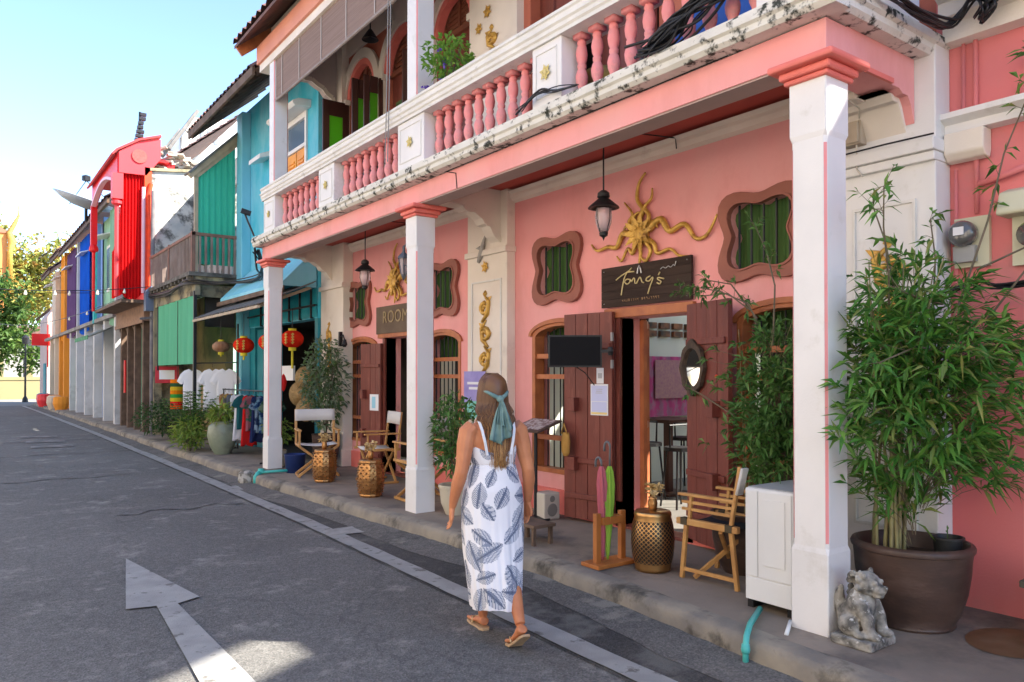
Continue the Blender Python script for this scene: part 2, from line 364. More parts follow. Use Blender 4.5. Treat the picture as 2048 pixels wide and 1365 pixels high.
# inside room: side walls, ceiling, back wall with a wide opening on an open court added to let daylight in
b = MB(); b.box(XW+.24, 8.0, 2.30, 2.5, 0, 6.6); b.box(8.0, 10.6, 2.30, 2.5, 0, 3.3); b.box(XW+.24, 10.6, 11.9, 12.12, 0, 6.6); b.build('party_wall', CREAM, house)
b = MB(); b.box(XW+.24, 10.6, 7.15, 7.35, 0, 3.6); b.build('shop_party_wall', SHOPW, house)
b = MB(); b.box(XW+.24, 7.9, 2.5, 11.9, 3.62, 3.80); b.build('upper_floor', CEIL, house)
b = MB(); b.prism(rect(2.3, 12.12, 3.8, 7.2), 'X', 7.9, 8.05); b.box(7.9, 8.05, 7.5, 9.0, 2.3, 3.8); b.build('rear_wall', CREAM, house)
b = MB(); b.box(10.6, 10.8, 2.3, 12.12, 0, 7.0); b.build('light_court_wall', SHOPW, house)  # unseen wall, its height set to keep direct sun out of the court
b = MB(); b.box(XW+.24, 10.6, 2.5, 11.9, .05, .152); b.build('shop_floor', M('shop floor', (.20,.19,.17), (.15,.14,.13), scale=2, rough=.35), house)
# cornice mould on the wall
for y0, y1 in ((2.34,6.88),(7.70,11.25)):
    b = MB(); b.prism([(XW-.001,3.55),(XW-.05,3.57),(XW-.07,3.61),(XW-.07,3.64),(XW-.10,3.67),(XW-.001,3.67)], 'Y', y0, y1); b.build('wall_moulding', CREAM, house)
# pilasters
def pilaster(y0, y1, x, z1=3.70, panel=True, name='pilaster'):
    b = MB(); b.box(x, XW, y0, y1, .15, z1); b.box(x-.035, XW, y0-.02, y1+.02, 2.99, 3.06); b.box(x-.02, XW, y0-.012, y1+.012, .15, .42)
    p = b.build(name, CREAM if x > 4.93 else WHITE, house, bevel=.008)
    if panel:
        m = MB(); a = .10; zt = 2.68; zb = .62
        for q in ((y0+a,y0+a+.02,zb,zt),(y1-a-.02,y1-a,zb,zt),(y0+a,y1-a,zb-.02,zb),(y0+a,y1-a,zt,zt+.02)): m.box(x-.012, x-.001, *q)
        m.build('panel_moulding', RAILW, p)
    return p
pc = pilaster(6.88, 7.69, 5.0); pl = pilaster(11.22, 12.12, 4.95, panel=False)
b = MB(); b.box(4.92, XW, 2.22, 2.86, .15, 3.70); b.box(4.86, XW, 2.205, 2.90, 3.00, 3.08); b.box(4.885, XW, 2.212, 2.88, 2.94, 2.998)
pr_ = b.build('pilaster', WHITE, house, bevel=.008)
m = MB()
for q in ((2.34,2.36,.62,2.70),(2.74,2.76,.62,2.70),(2.34,2.76,.60,.62),(2.34,2.76,2.70,2.72),(2.36,2.74,.30,.32)): m.box(4.905, 4.919, *q)
m.build('panel_moulding', RAILW, pr_)
# gold scroll reliefs on the pilasters
def scroll(name, x, cy, z0, z1, w, parent, seed=0):
    b = MB(); n = max(2, int((z1 - z0) / .26)); h = (z1 - z0) / n
    for k in range(n):
        zc = z0 + h * (k + .5); sg = 1 if k % 2 else -1; pts = []
        for i in range(15):
            t = i / 14; rr = w * (.50 - .36 * t); a = sg * (t * 2.6 * PI) + PI / 2
            pts.append((x - .012, cy + rr * math.cos(a) * .9, zc + rr * math.sin(a) * h / w * .48))
        b.tube(pts, [.030 - .014 * i / 14 for i in range(15)], 7)
        b.tube([(x-.012, cy - sg*w*.3, zc - h*.5), (x-.014, cy + sg*w*.25, zc - h*.2), (x-.012, cy + sg*w*.38, zc + h*.25), (x-.012, cy - sg*w*.1, zc + h*.55)], [.016,.028,.024,.010], 6)
        for j in (-1, 1): b.leaf((x-.008, cy, zc + j*h*.2), (0, sg*j, .6), (-1,0,0), w*.75, .075, droop=0)
    b.lathe([(0,-.03),(.035,-.01),(.02,.02),(0,.04)], (x-.004, cy, z1 + .03), 8)
    b.lathe([(0,-.02),(.045,-.01),(.03,.03),(0,.05)], (x-.004, cy, z0 - .03), 8)
    return b.build(name, GOLD, parent, smooth=True)
scroll('gold_relief', 5.0, 7.30, 1.62, 2.52, .21, pc); scroll('gold_relief', 4.95, 11.75, 1.66, 2.40, .17, pl)
s_ = scroll('gold_relief', 4.92, 2.52, 1.80, 2.44, .24, pr_)
def rosette(x, y, z, r, parent, name='gold_rosette', mat=None):
    b = MB()
    for i in range(6):
        a = i * PI / 3 + .3; b.leaf((x-.006, y, z), (-.15, math.cos(a), math.sin(a)), (-1,0,0), r, r*.6, droop=0)
        b.lathe([(0,-r*.15),(r*.16,0),(0,r*.15)], (x-.012, y + r*.6*math.cos(a), z + r*.6*math.sin(a)), 7)
    b.lathe([(0,-r*.3),(r*.3,0),(0,r*.3)], (x-.012, y, z), 8); return b.build(name, mat or GOLD, parent, smooth=True)
rosette(5.0, 7.30, 2.86, .08, pc)
b = MB(); 
for i in range(2): b.lathe([(0,-.02),(.05,0),(0,.03)], (4.99, 7.37 + .04*i, 3.0 + .09*i), 8)
b.tube([(4.99,7.44,2.93),(4.98,7.38,3.0),(4.97,7.33,3.08),(4.97,7.30,3.16),(4.98,7.20,3.3)], [.02,.035,.03,.02,.012], 7); b.build('plaster_ornament', M('grey plaster relief', (.45,.42,.38), (.3,.28,.26), scale=9), pc, smooth=True)
# curved cross beams from the pillars to the wall
def cross(Y, th=.20, mat=CREAM, x1=5.0, drop=3.12, top=3.70):
    pts = [(4.10,3.50),(4.30,3.47),(4.50,3.46),(4.56,3.42),(4.64,3.43),(4.70,3.39),(4.76,3.36),(4.80,3.30),(4.86,3.29),(4.90,3.22),(4.93,drop+.06),(x1,drop),(x1,top),(4.10,top)]
    b = MB(); b.prism(pts, 'Y', Y, Y+th); c = b.build('arched_cross_beam', mat, house, bevel=.006)
    m = MB()
    for a, q in zip(pts[2:11], pts[3:12]): m.bar((a[0], Y-.008, a[1]), (q[0], Y-.008, q[1]), .014, .05)
    m.build('scalloped_edge', CREAM, c); return c
cross(7.0); cross(11.66)
# balcony slab, ledge, beams
b = MB(); b.box(XP, XW, 2.36, 11.95, 3.70, 3.80); b.build('balcony_slab', CEIL, house)
prof = [(3.90,3.605),(3.79,3.605),(3.765,3.63),(3.765,3.665),(3.745,3.68),(3.745,3.725),(3.765,3.735),(3.765,3.75),(3.93,3.775),(3.93,3.605)]
b = MB(); n = 60; rr = random.Random(2)
b.loft([[(x + rr.uniform(-.002,.002), 2.215 + (12.0-2.215)*i/n, z + rr.uniform(-.002,.002)) for x, z in prof] for i in range(n+1)]); b.build('balcony_ledge', LEDGE, house)
# the same ledge turned round the near end
b = MB(); b.loft([[(3.93 + (5.10-3.93)*i/12, 2.36 - (3.90 - x) - .001*(i % 2), z + .002) for x, z in prof] for i in range(13)]); b.build('balcony_ledge', LEDGE, house)
b = MB(); b.box(3.785,3.93,2.36,2.37,3.61,3.77); b.box(XP, XP+.22, 2.34, 11.92, 3.40, 3.598); b.build('front_beam', PINK, house, bevel=.004)
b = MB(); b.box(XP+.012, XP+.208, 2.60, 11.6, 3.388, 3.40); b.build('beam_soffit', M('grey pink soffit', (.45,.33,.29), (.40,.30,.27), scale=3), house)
b = MB(); b.prism([(4.125,3.40),(4.64,3.385),(4.72,3.385),(4.77,3.36),(4.83,3.36),(4.87,3.31),(4.915,3.20),(4.915,3.70),(4.125,3.70)], 'Y', 2.345, 2.56); sb = b.build('end_beam', PINK, house, bevel=.004)
m = MB(); m.box(4.31, 4.62, 2.325, 2.344, 3.385, 3.415); m.build('beam_band', CORAL, sb)
m = MB(); m.prism([(4.62,3.37),(4.72,3.37),(4.76,3.33),(4.82,3.33),(4.86,3.27),(4.93,3.14),(4.99,3.14),(4.99,3.37)], 'Y', 2.40, 2.86); m.box(4.60,4.98,2.565,2.86,3.36,3.695); m.box(4.12,4.598,2.565,2.72,3.40,3.695); m.build('plaster_bracket', CREAM, sb, bevel=.006)
# pillars
def pillar(y, z0=.15, z1=3.27, cap=True, wide=True):
    p = PW; c = .016
    def chf(x0, x1, y0, y1, q): return [(x0+q,y0),(x1-q,y0),(x1,y0+q),(x1,y1-q),(x1-q,y1),(x0+q,y1),(x0,y1-q),(x0,y0+q)]
    e = .006; b = MB(); rings = []
    secs = [(z0,-e,.006),(.60,-e,.006),(.63,0,c),(2.94,0,c),(2.97,-e,.006),(z1,-e,.006)] if wide else [(z0,0,c),(z1,0,c)]
    for z, g, q in secs: rings.append([(x, yy, z) for x, yy in chf(XP+g, XP+p-g, y+g, y+p-g, q)])
    b.loft(rings); o = b.build('pillar', WHITE, house)
    b = MB(); za, zb = (.66, 2.90) if wide else (z0, z1)
    for sx, sy in ((0,0),(1,0),(0,1)):
        cx, cy = XP + sx*p, y + sy*p; dx = 1 if sx == 0 else -1; dy = 1 if sy == 0 else -1
        q = c - .003; b.prism([(cx + dx*.0135, cy + dy*.001), (cx + dx*.001, cy + dy*.0135), (cx+dx*.009, cy+dy*.009)], 'Z', za, zb)
    b.build('pink_corner_groove', BALU, o)
    if cap:
        m = MB(); m.box(XP-.03, XP+p+.03, y-.03, y+p+.03, 3.27, 3.30); m.box(XP-.05, XP+p+.05, y-.05, y+p+.05, 3.30, 3.345)
        m.box(XP-.095, XP+p+.095, y-.095, y+p+.095, 3.345, 3.387); m.build('capital', CORAL, o, bevel=.014)
    return o
for y in (2.345, 6.98, 11.62): pillar(y)
# balustrade
posts = [(2.35,2.74),(4.53,4.90),(6.69,7.25),(8.95,9.44),(11.13,11.62)]
for i, (a, c) in enumerate(posts):
    b = MB(); b.box(3.82, 4.08, a, c, 3.765, 4.27); p = b.build('balustrade_post', WHITE, house, bevel=.008)
    m = MB()
    for q in ((a+.05,a+.06,3.85,4.2),(c-.06,c-.05,3.85,4.2),(a+.05,c-.05,3.84,3.85),(a+.05,c-.05,4.2,4.21)): m.box(3.813, 3.819, *q)
    m.build('panel_moulding', RAILW, p)
    rosette(3.82, (a+c)/2, 4.03, .075 if c-a < .45 else .07, p, mat=M('faded gold flower', (.62,.50,.16), (.7,.62,.35), scale=12))
bal_prof = [(.05,0),(.05,.035),(.032,.045),(.030,.07),(.046,.11),(.050,.15),(.040,.19),(.028,.215),(.036,.225),(.036,.245),(.028,.255),(.042,.285),(.048,.33),(.040,.38),(.030,.405),(.038,.415),(.034,.43),(.030,.44)]
def baluster(y):
    b = MB(); b.lathe([(r_, z + 3.785) for r_, z in bal_prof], (3.955, y, 0), 12)
    b.prism([(3.955-.05,y-.05),(3.955+.05,y-.05),(3.955+.05,y+.05),(3.955-.05,y+.05)], 'Z', 4.235, 4.27)
    return b.build('baluster', BALU, house, smooth=True)
first = baluster(5.0)
k = 0
for (a, n) in (((4.90,6.69),10),((7.25,8.95),9),((9.44,11.13),8),((2.74,4.53),10)):
    for i in range(n):
        y = a[0] + (a[1]-a[0]) * (i + .5) / n
        if k == 0: first.location.y += y - 5.0
        else: c = first.copy(); COL.objects.link(c); c.location.y = first.location.y + (y - y0_)
        if k == 0: y0_ = y
        k += 1
rp = [(3.80,4.27),(3.80,4.30),(3.785,4.315),(3.785,4.345),(3.77,4.36),(3.77,4.375),(3.79,4.385),(3.79,4.42),(3.775,4.43),(3.775,4.455),(4.09,4.455),(4.10,4.27)]
b = MB(); b.loft([[(x, 2.24 + (11.66-2.24)*i/40, z + rr.uniform(-.0015,.0015)) for x, z in rp] for i in range(41)]); b.build('balustrade_rail', RAILW, house)
b = MB(); b.box(4.10, 4.9, 2.26, 2.56, 4.27, 4.455); b.box(4.10,4.9,2.3,2.5,3.8,4.27); b.build('end_parapet', WHITE, house, bevel=.01)
# upper storey ------------------------------------------------
for y in (2.345, 6.98, 11.40): pillar(y, 4.455, 6.40, cap=False, wide=False)
ZA = 6.02
arches = [(10.42,11.36),(9.02,10.06),(7.74,8.62)]
uh = [archpoly(a, c, 3.81, ZA, (c-a)*.5, 16) for a, c in arches] + [rect(2.9,4.3,3.81,6.5), rect(4.7,6.6,3.81,6.5)]
b = MB(); b.prism(rect(2.3, 12.12, 3.80, 7.3), 'X', XW, XW+.2, holes=uh); b.build('upper_wall', M('brick red spandrel', (.42,.12,.07), (.5,.16,.10), scale=3, rough=.8, bump=.2), house)
b = MB(); b.box(XW-.04, XW-.002, 7.6, 11.9, 6.73, 7.3); b.build('upper_frieze', CREAM, house)
b = MB(); b.box(5.02, XW, 6.72, 7.68, 3.8, 7.28); up = b.build('upper_pilaster', CREAM, house)
scroll('gold_relief', 5.02, 7.2, 5.15, 5.62, .22, up); rosette(5.02, 7.28, 5.86, .09, up); rosette(5.02, 7.46, 5.72, .08, up)
b = MB(); b.box(5.0, XW, 11.40, 11.95, 3.8, 7.28); b.build('upper_pilaster', CREAM, house)
for a, c in arches:
    cy = (a+c)/2; r1 = (c-a)/2
    def ring(ra, rb, x, w, nm, mt, par):
        outer = [(cy + rb*math.cos(PI*i/20), ZA + rb*math.sin(PI*i/20)) for i in range(21)]; inner = [(cy + ra*math.cos(PI*i/20), ZA + ra*math.sin(PI*i/20)) for i in range(20,-1,-1)]
        q = MB(); q.prism(outer + inner, 'X', x, x+w); return q.build(nm, mt, par)
    ar = ring(r1+.045, r1+.19, XW-.055, .05, 'arch_moulding', CREAM, house); ring(r1-.05, r1+.04, XW-.03, .10, 'arch_inner_ring', CORAL, ar)
    q = MB(); q.box(XW-.06, XW, a-.20, a-.0, 3.8, ZA); q.box(XW-.06, XW, c, c+.15, 3.8, ZA); q.box(XW-.09, XW, a-.22, a+.03, ZA-.08, ZA); q.box(XW-.09, XW, c-.03, c+.17, ZA-.08, ZA); q.build('arch_pier', CREAM, ar)
    q = MB(); zc = ZA
    for k in range(6):
        z = zc + .05 + k*r1*.14; hw = math.sqrt(max(0.01, (r1-.03)**2 - (z-zc)**2)); q.bar((XW+.08, cy-hw, z), (XW+.11, cy+hw, z+.0), .012, .05)
    q.box(XW+.06, XW+.12, cy-.02, cy+.02, ZA, ZA+r1-.03); q.box(XW+.05, XW+.13, a, c, ZA-.04, ZA+.03); q.build('louvred_fanlight', M('brown louvre', (.22,.07,.035), (.16,.05,.03), scale=5), ar)
    q = MB(); q.box(XW+.10, XW+.13, a, c, 3.82, ZA-.04); d = q.build('upper_door', MAROON, house); 
    q = MB(); q.box(XW+.085, XW+.099, cy+.06, c-.12, 5.05, 5.60); q.box(XW+.085, XW+.099, a+.12, cy-.06, 5.05, 5.60); q.build('green_pane', M('dim green pane', (.06,.16,.05), (.05,.12,.04), scale=2, rough=.3), d)
def open_leaf(y, x0, x1, z0=3.86, z1=5.96):
    f = MB(); w = x1 - x0
    for q in ((x0,x0+.11*w/.45,z0,z1),(x1-.11*w/.45,x1,z0,z1),(x0+.1,x1-.1,z0,5.12),(x0+.1,x1-.1,5.72,z1)): f.box(q[0], q[1], y-.018, y+.018, q[2], q[3])
    o = f.build('open_shutter_leaf', DWOOD, house)
    g = MB(); g.box(x0+.1, x1-.1, y-.006, y+.006, 5.12, 5.72); g.build('green_pane', LIME, o)
open_leaf(11.36, 4.66, 5.10, z1=5.96); open_leaf(10.40, 4.72, 5.10, z1=6.0); open_leaf(10.08, 4.76, 5.08); open_leaf(8.98, 4.80, 5.08)
# bay one, upstairs: dark folding doors
for a, c in ((4.7,6.6),(2.9,4.3)):
    n = 4 if a > 4 else 3
    for i in range(n):
        y0 = a + (c-a)*i/n; ang = .14 if i % 2 else -.14; q = MB()
        q.bar((XW-.03, y0+.01, 5.0), (XW-.03 + ang*.6 + .1, y0+(c-a)/n-.01, 5.0), 2.35, .035, up=(1,0,0)); q.build('folding_door_leaf', MAROON, house)
b = MB(); b.box(5.55, 5.58, 2.5, 7.1, 3.8, 6.6); b.build('room_shade_panel', DARK, house)  # near-black sheet painted as the shade of the room behind
# eave beam, roof
b = MB(); b.box(4.06,4.10,2.2,12.02,6.80,7.16); b.box(3.88, 4.10, 2.2, 12.02, 6.40, 6.52); b.build('eave_soffit_beam', CREAM, house)
b = MB(); b.box(3.84, 4.10, 2.2, 12.05, 6.522, 6.80); b.build('eave_beam', M('salmon fascia', (.72,.30,.20), (.66,.27,.19), scale=3), house)
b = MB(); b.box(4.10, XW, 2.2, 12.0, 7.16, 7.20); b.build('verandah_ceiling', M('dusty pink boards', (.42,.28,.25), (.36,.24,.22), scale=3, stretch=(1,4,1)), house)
ed = [(4.10,6.38),(4.22,6.34),(4.34,6.36),(4.46,6.32),(4.58,6.33),(4.68,6.27),(4.78,6.23),(4.84,6.15),(4.93,6.11),(4.96,6.03),(5.08,6.0)]
b = MB(); b.prism(ed + [(5.12,7.16),(4.10,7.16)], 'Y', 11.62, 11.80); e_ = b.build('upper_end_arch', M('mauve grey plaster', (.46,.37,.34), (.40,.33,.31), scale=3), house)
b = MB()
for a, c in zip(ed, ed[1:]): b.bar((a[0],11.61,a[1]), (c[0],11.61,c[1]), .022, .07)
b.build('scalloped_edge', CREAM, e_)
def tiled_roof(name, y0, y1, x0, z0, x1, z1, mat, parent, th=.05, pitch=.22):
    b = MB(); n = max(2, int((y1-y0)/pitch)); L_ = math.hypot(x1-x0, z1-z0); nx_, nz_ = -(z1-z0)/L_, (x1-x0)/L_
    def fn(off):
        rows = []
        m_ = max(2, int(L_/.3))
        for j in range(m_+1):
            t = j/m_
            for s_ in (0,1):
                if (j == 0 and s_ == 0) or (j == m_ and s_ == 1): continue
                rows.append((x0+(x1-x0)*t + nx_*(off + (.03 if s_ else 0)), z0+(z1-z0)*t + nz_*(off + (.03 if s_ else 0))))
        return rows
    rows = fn(0); cols = [y0 + (y1-y0)*i/(n*3) for i in range(n*3+1)]
    vs_ = []; 
    for i, y in enumerate(cols):
        w = .05 * (1 if i % 3 == 1 else (.6 if i % 3 == 2 else 0)); vs_ += [(x + nx_*w, y, z + nz_*w) for x, z in rows]
    k = len(rows); b.add(vs_, [(i*k+j, i*k+j+1, (i+1)*k+j+1, (i+1)*k+j) for i in range(len(cols)-1) for j in range(k-1)])
    b.add([(x0,y0,z0-th),(x1,y0,z1-th),(x1,y1,z1-th),(x0,y1,z0-th)], [(0,1,2,3)])
    b.add([(x0,y0,z0-th),(x0,y1,z0-th),(x0,y1,z0),(x0,y0,z0)], [(0,1,2,3)])
    return b.build(name, mat, parent)
tiled_roof('roof', 2.0, 12.25, 3.55, 6.82, 7.5, 10.15, TILE, house)
b = MB(); b.prism([(4.1,7.2),(7.5,9.95),(7.9,9.95),(7.9,7.2)], 'Y', 11.95, 12.12); b.prism([(4.1,7.2),(7.5,9.95),(7.9,9.95),(7.9,7.2)], 'Y', 2.30, 2.5); b.box(7.5,7.9,2.0,12.25,6.6,10.1); b.build('gable_wall', CREAM, house)
b = MB(); b.bar((3.6,12.18,6.72),(7.5,12.18,10.0),.04,.16); b.build('rake_board', FRAMEW, house)
# bamboo blind under the eave
BL = M('brown bamboo blind', (.20,.13,.10), (.27,.185,.15), scale=4, rough=.8, stretch=(1,.3,30))
b = MB(); nb = 26
for i in range(nb):
    z = 5.80 + i*.0245; b.box(3.925, 3.935 + .004*(i % 2), 7.24, 11.38, z, z+.0235)
bl = b.build('bamboo_blind', BL, house)
b = MB(); b.tube([(3.93,7.24,5.785),(3.93,11.38,5.785)], .022, 8); b.build('blind_rod', M('grey bamboo pole', (.30,.25,.23), (.24,.2,.18), scale=8), bl)
b = MB()
for y in (8.0,8.8,9.6,10.4,11.1): b.box(3.915, 3.920, y, y+.025, 5.79, 6.42)
b.build('blind_tape', M('blind tape', (.42,.36,.32)), bl)
for y in (7.36, 7.42): b = MB(); b.tube([(3.80,y,6.4),(3.79,y+.02,5.0),(3.76,y-.02,4.46),(3.755,y,3.9)], .006, 5); b.build('blind_cord', M('grey cord', (.25,.24,.23)), bl)
# ---------------------------------------------------------------- ground floor joinery
def star_window(cy):
    outer = starpoly(cy, 2.72, .47, .385); inner = starpoly(cy, 2.72, .35, .28)
    b = MB(); b.prism(outer, 'X', XW-.05, XW-.002, holes=[inner]); w = b.build('star_window', STARF, house, bevel=.018)
    b = MB(); lip_o = starpoly(cy, 2.72, .368, .297); b.prism(lip_o, 'X', XW-.062, XW-.051, holes=[inner]); b.build('inner_lip', STARF, w)
    b = MB()
    for i in range(-2, 3): b.tube([(XW+.02, cy + i*.115, 2.38), (XW+.02, cy + i*.115, 3.08)], .010, 6)
    b.build('iron_bar', BLACKM, w)
    b = MB(); b.grid(lambda u, v: (XW+.075+.014*math.sin(u*42), cy-.42+.84*u, 2.3+.85*v), 60, 1); b.build('green_curtain', GREENC, w, smooth=True)
def arch_window(y0, y1, bars=True):
    o = archpoly(y0, y1, ZW0, ZWS, WR); o2 = archpoly(y0+.055, y1-.055, ZW0+.05, ZWS-.02, WR-.02)
    b = MB(); b.prism(o, 'X', XW-.012, XW+.12, holes=[o2]); w = b.build('arched_window', FRAMEW, house, bevel=.005)
    b = MB()
    n = 14
    arc = [((y0+y1)/2 + ((y1-y0)/2+.045)*math.cos(PI*i/n), ZWS + (WR+.045)*math.sin(PI*i/n)) for i in range(n+1)] + [((y0+y1)/2 + ((y1-y0)/2-.0)*math.cos(PI*i/n), ZWS + (WR)*math.sin(PI*i/n)) for i in range(n,-1,-1)]
    b.prism(arc, 'X', XW-.03, XW-.002); b.build('window_hood', FRAMEW, w)
    b = MB()
    for z in (.93, 1.58, 1.80): b.box(XW+.01, XW+.07, y0+.05, y1-.05, z-.025, z+.025)
    b.build('transom', FRAMEW, w)
    b = MB(); n = max(3, int((y1-y0)/.11))
    for i in range(1, n): y = y0+.05+(y1-y0-.1)*i/n; b.tube([(XW+.09,y,ZW0+.04),(XW+.09,y,ZWS+.08)], .008, 6)
    b.build('iron_bar', BLACKM, w)
    b = MB(); b.grid(lambda u, v: (XW+.24+.02*math.sin(u*44), y0+(y1-y0)*u, 1.82+.36*v), 56, 1); b.build('green_curtain', GREENC, w, smooth=True)
    b = MB(); b.box(XW+.60, XW+.62, y0-.2, y1+.2, .3, 2.3); b.build('dark_backing', M('dark backing sheet', (.055,.045,.038), (.09,.075,.06), scale=3, stretch=(1,8,.5)), w)  # dark sheet added to stand for the unlit room behind the bars
for B in BAY:
    for s in B['star']: star_window(s)
    for w_ in B['win']: arch_window(*w_)
    d0, d1 = B['door']
    b = MB(); b.box(XW-.03, XW+.16, d0-.06, d0, .16, 2.14); b.box(XW-.03, XW+.16, d1, d1+.06, .16, 2.14); fr = b.build('door_frame', MAROON, house)
    b = MB(); b.box(XW-.045, XW+.16, d0-.08, d1+.20, 2.142, 2.23); b.build('door_head', FRAMEW, fr, bevel=.005)
    b = MB(); b.box(XW-.02, XW+.18, d0, d1, .151, .175); b.build('threshold', MAROON, fr)
def shutter_door(hinge, ang_y, width, z0, z1, sgn, th=.045):
    """plank leaf hinged at hinge (x,y), free end displaced (dx,dy)"""
    hx, hy = hinge; dx, dy = ang_y; L_ = math.hypot(dx, dy); ux, uy = dx/L_, dy/L_; nx, ny = -uy*sgn, ux*sgn
    if nx > 0: nx, ny = -nx, -ny
    n = 4; b = MB()
    for i in range(n):
        a = width*i/n + .003; c = width*(i+1)/n - .003; w = rng.uniform(-.003,.003)
        p = [(hx+ux*a, hy+uy*a), (hx+ux*c, hy+uy*c), (hx+ux*c-nx*th, hy+uy*c-ny*th), (hx+ux*a-nx*th, hy+uy*a-ny*th)]
        b.prism([(q[0]+nx*w, q[1]+ny*w) for q in p], 'Z', z0 + rng.uniform(0,.01), z1)
    o = b.build('shutter_door_leaf', MAROON, house, bevel=.003)
    b = MB(); 
    for z, h in ((z0+.55,.05),(z0+.20,.05),(z1-.35,.05)):
        p = [(hx+ux*.02, hy+uy*.02), (hx+ux*(width-.03), hy+uy*(width-.03))]
        b.prism([p[0], p[1], (p[1][0]+nx*.022, p[1][1]+ny*.022), (p[0][0]+nx*.022, p[0][1]+ny*.022)], 'Z', z, z+h)
    b.build('batten', MAROON, o, bevel=.004)
    b = MB()
    for z in (z0+.48, z0+1.06):
        t = .68; q0 = width*t; q1 = width*(t+.14)
        p = [(hx+ux*q0, hy+uy*q0), (hx+ux*q1, hy+uy*q1)]
        b.prism([p[0], p[1], (p[1][0]+nx*.075, p[1][1]+ny*.075), (p[0][0]+nx*.075, p[0][1]+ny*.075)], 'Z', z, z+.13)
    b.build('latch_block', MAROON, o, bevel=.004)
    return o
shutter_door((5.02,5.21), (-.10,.62), .60, .185, 2.20, 1)
shutter_door((5.06,4.34), (-.19,-.58), .61, .20, 2.20, 1)
shutter_door((5.04,10.09), (-.08,.52), .52, .185, 2.06, 1)
shutter_door((5.04,9.18), (-.16,-.5), .52, .185, 2.06, 1)
b = MB(); b.box(5.0,5.02,5.19,5.212,1.92,2.0); b.box(5.0,5.02,5.19,5.212,1.66,1.74); b.build('grey_hinge', M('grey steel', (.4,.4,.4), metal=.6), house)
# glazed inner door standing half open in bay one
b = MB()
b.bar((5.38,5.15,.17),(5.38,5.15,2.12),.05,.05); b.bar((5.72,5.44,.17),(5.72,5.44,2.12),.05,.05); b.bar((5.38,5.15,2.10),(5.72,5.44,2.10),.05,.07); b.bar((5.38,5.15,.3),(5.72,5.44,.3),.05,.3); b.bar((5.38,5.15,1.1),(5.72,5.44,1.1),.05,.06)
b.build('inner_door', FRAMEW, house)
# ================================================================ neighbour to the right (rose house, mostly beyond the frame)
nb = thing('rose_house', 'rose pink house front with a white string course at the right edge', 'building', (XW, 1.0, 0))
b = MB(); b.prism(rect(-1.6, 2.30, -.1, 4.42), 'X', XW+.001, XW+.24, holes=[rect(.55,1.45,.16,2.2)]); b.build('front_wall', PINK_NEXT, nb)
b = MB(); b.prism([(XW,3.11),(5.04,3.12),(5.04,3.17),(4.98,3.20),(4.98,3.235),(XW,3.25)], 'Y', -1.6, 2.219); b.build('string_course', WHITE, nb)
b = MB(); b.prism([(5.0,2.98),(5.04,2.94),(5.10,2.93),(XW,2.98),(XW,3.11),(5.0,3.11)], 'Y', 1.98, 2.21); b.build('corbel', CREAM, nb, bevel=.01)
b = MB(); b.prism([(XW,3.68),(5.02,3.69),(5.02,3.80),(4.96,3.83),(4.96,3.92),(4.90,3.95),(4.90,4.02),(XW,4.05)], 'Y', -1.6, 2.219); b.build('upper_cornice', CREAM, nb)
b = MB(); b.box(XW+.01, XW+.1, .55, 1.45, .16, 2.2); b.build('door', MAROON, nb)
b = MB(); b.box(5.36, 7.9, -1.6, -1.4, 0, 4.4); b.box(5.36,7.9,2.0,2.19,0,4.4); b.box(5.36,7.9,-1.4,2.0,4.2,4.4); b.build('side_wall', CREAM, nb)
# added unseen wall and block that shade the road; slot shaped for a sun patch
rh = thing('sun_slot_blocker', 'unseen slotted wall and block added behind the rose house to shape a sun patch', 'building', (8, 0, 0))
b = MB(); b.prism([(2.30,4.6),(2.30,10.9),(-4.1,10.9),(-3.3,10.2),(-2.26,9.27),(-1.61,8.72),(-1.2,8.2),(-1.68,8.22),(-2.19,8.66),(-3.9,10.2),(-4.7,10.9),(-9,10.9),(-9,4.6)], 'X', 7.95, 8.2); b.build('rear_wall', CREAM, rh)  # invented wall, its outline traced back from the sun patch on the road
b = MB(); b.box(5.2, 8.2, -9, -1.62, 0, 6.4); b.build('unseen_side_block', CREAM, rh)
# ================================================================ teal house
TEAL = M('teal plaster', (.03,.42,.56), (.045,.48,.62), scale=.8, rough=.7, bump=.1, stain=(.30,.60,.72), stain_scale=1.2, stain_at=(.42,.75), stretch=(1,1,.5))
TEALL = M('pale blue paint', (.25,.58,.72), (.15,.50,.62), scale=2, rough=.6, stretch=(1,1,.3))
TEALD = M('deep teal woodwork', (.015,.20,.26), (.02,.27,.33), scale=3, rough=.5)
CORR = M('weathered corrugated iron', (.20,.19,.18), (.13,.115,.10), scale=5, rough=.7, metal=.2, bump=.3)
OLDW = M('old brown timber', (.17,.11,.075), (.10,.065,.045), scale=5, rough=.85, bump=.4, stretch=(1,1,1))
th = thing('teal_house', 'bright teal two-storey shophouse with an orange shuttered window beside the pink house', 'building', (4.9, 14, 0))
b = MB(); b.prism(rect(12.13, 16.1, 2.55, 7.1), 'X', 4.9, 5.1, holes=[rect(12.65,13.62,4.3,6.14)]); b.build('front_wall', TEAL, th)
b = MB(); b.box(4.9,5.1,15.4,16.1,0,2.55); b.box(4.9,5.1,12.13,12.25,0,2.55); b.build('shopfront_pier', TEALD, th)
b = MB(); b.box(4.72, 4.9, 15.72, 16.08, .15, 7.0); b.build('party_pier', TEALL, th, bevel=.01)
b = MB(); b.box(4.90, 7.6, 16.1, 16.28, 0, 7.0); b.box(5.1, 7.6, 12.13, 12.3, 0, 10.0); b.build('party_wall', TEAL, th)
w = MB(); 
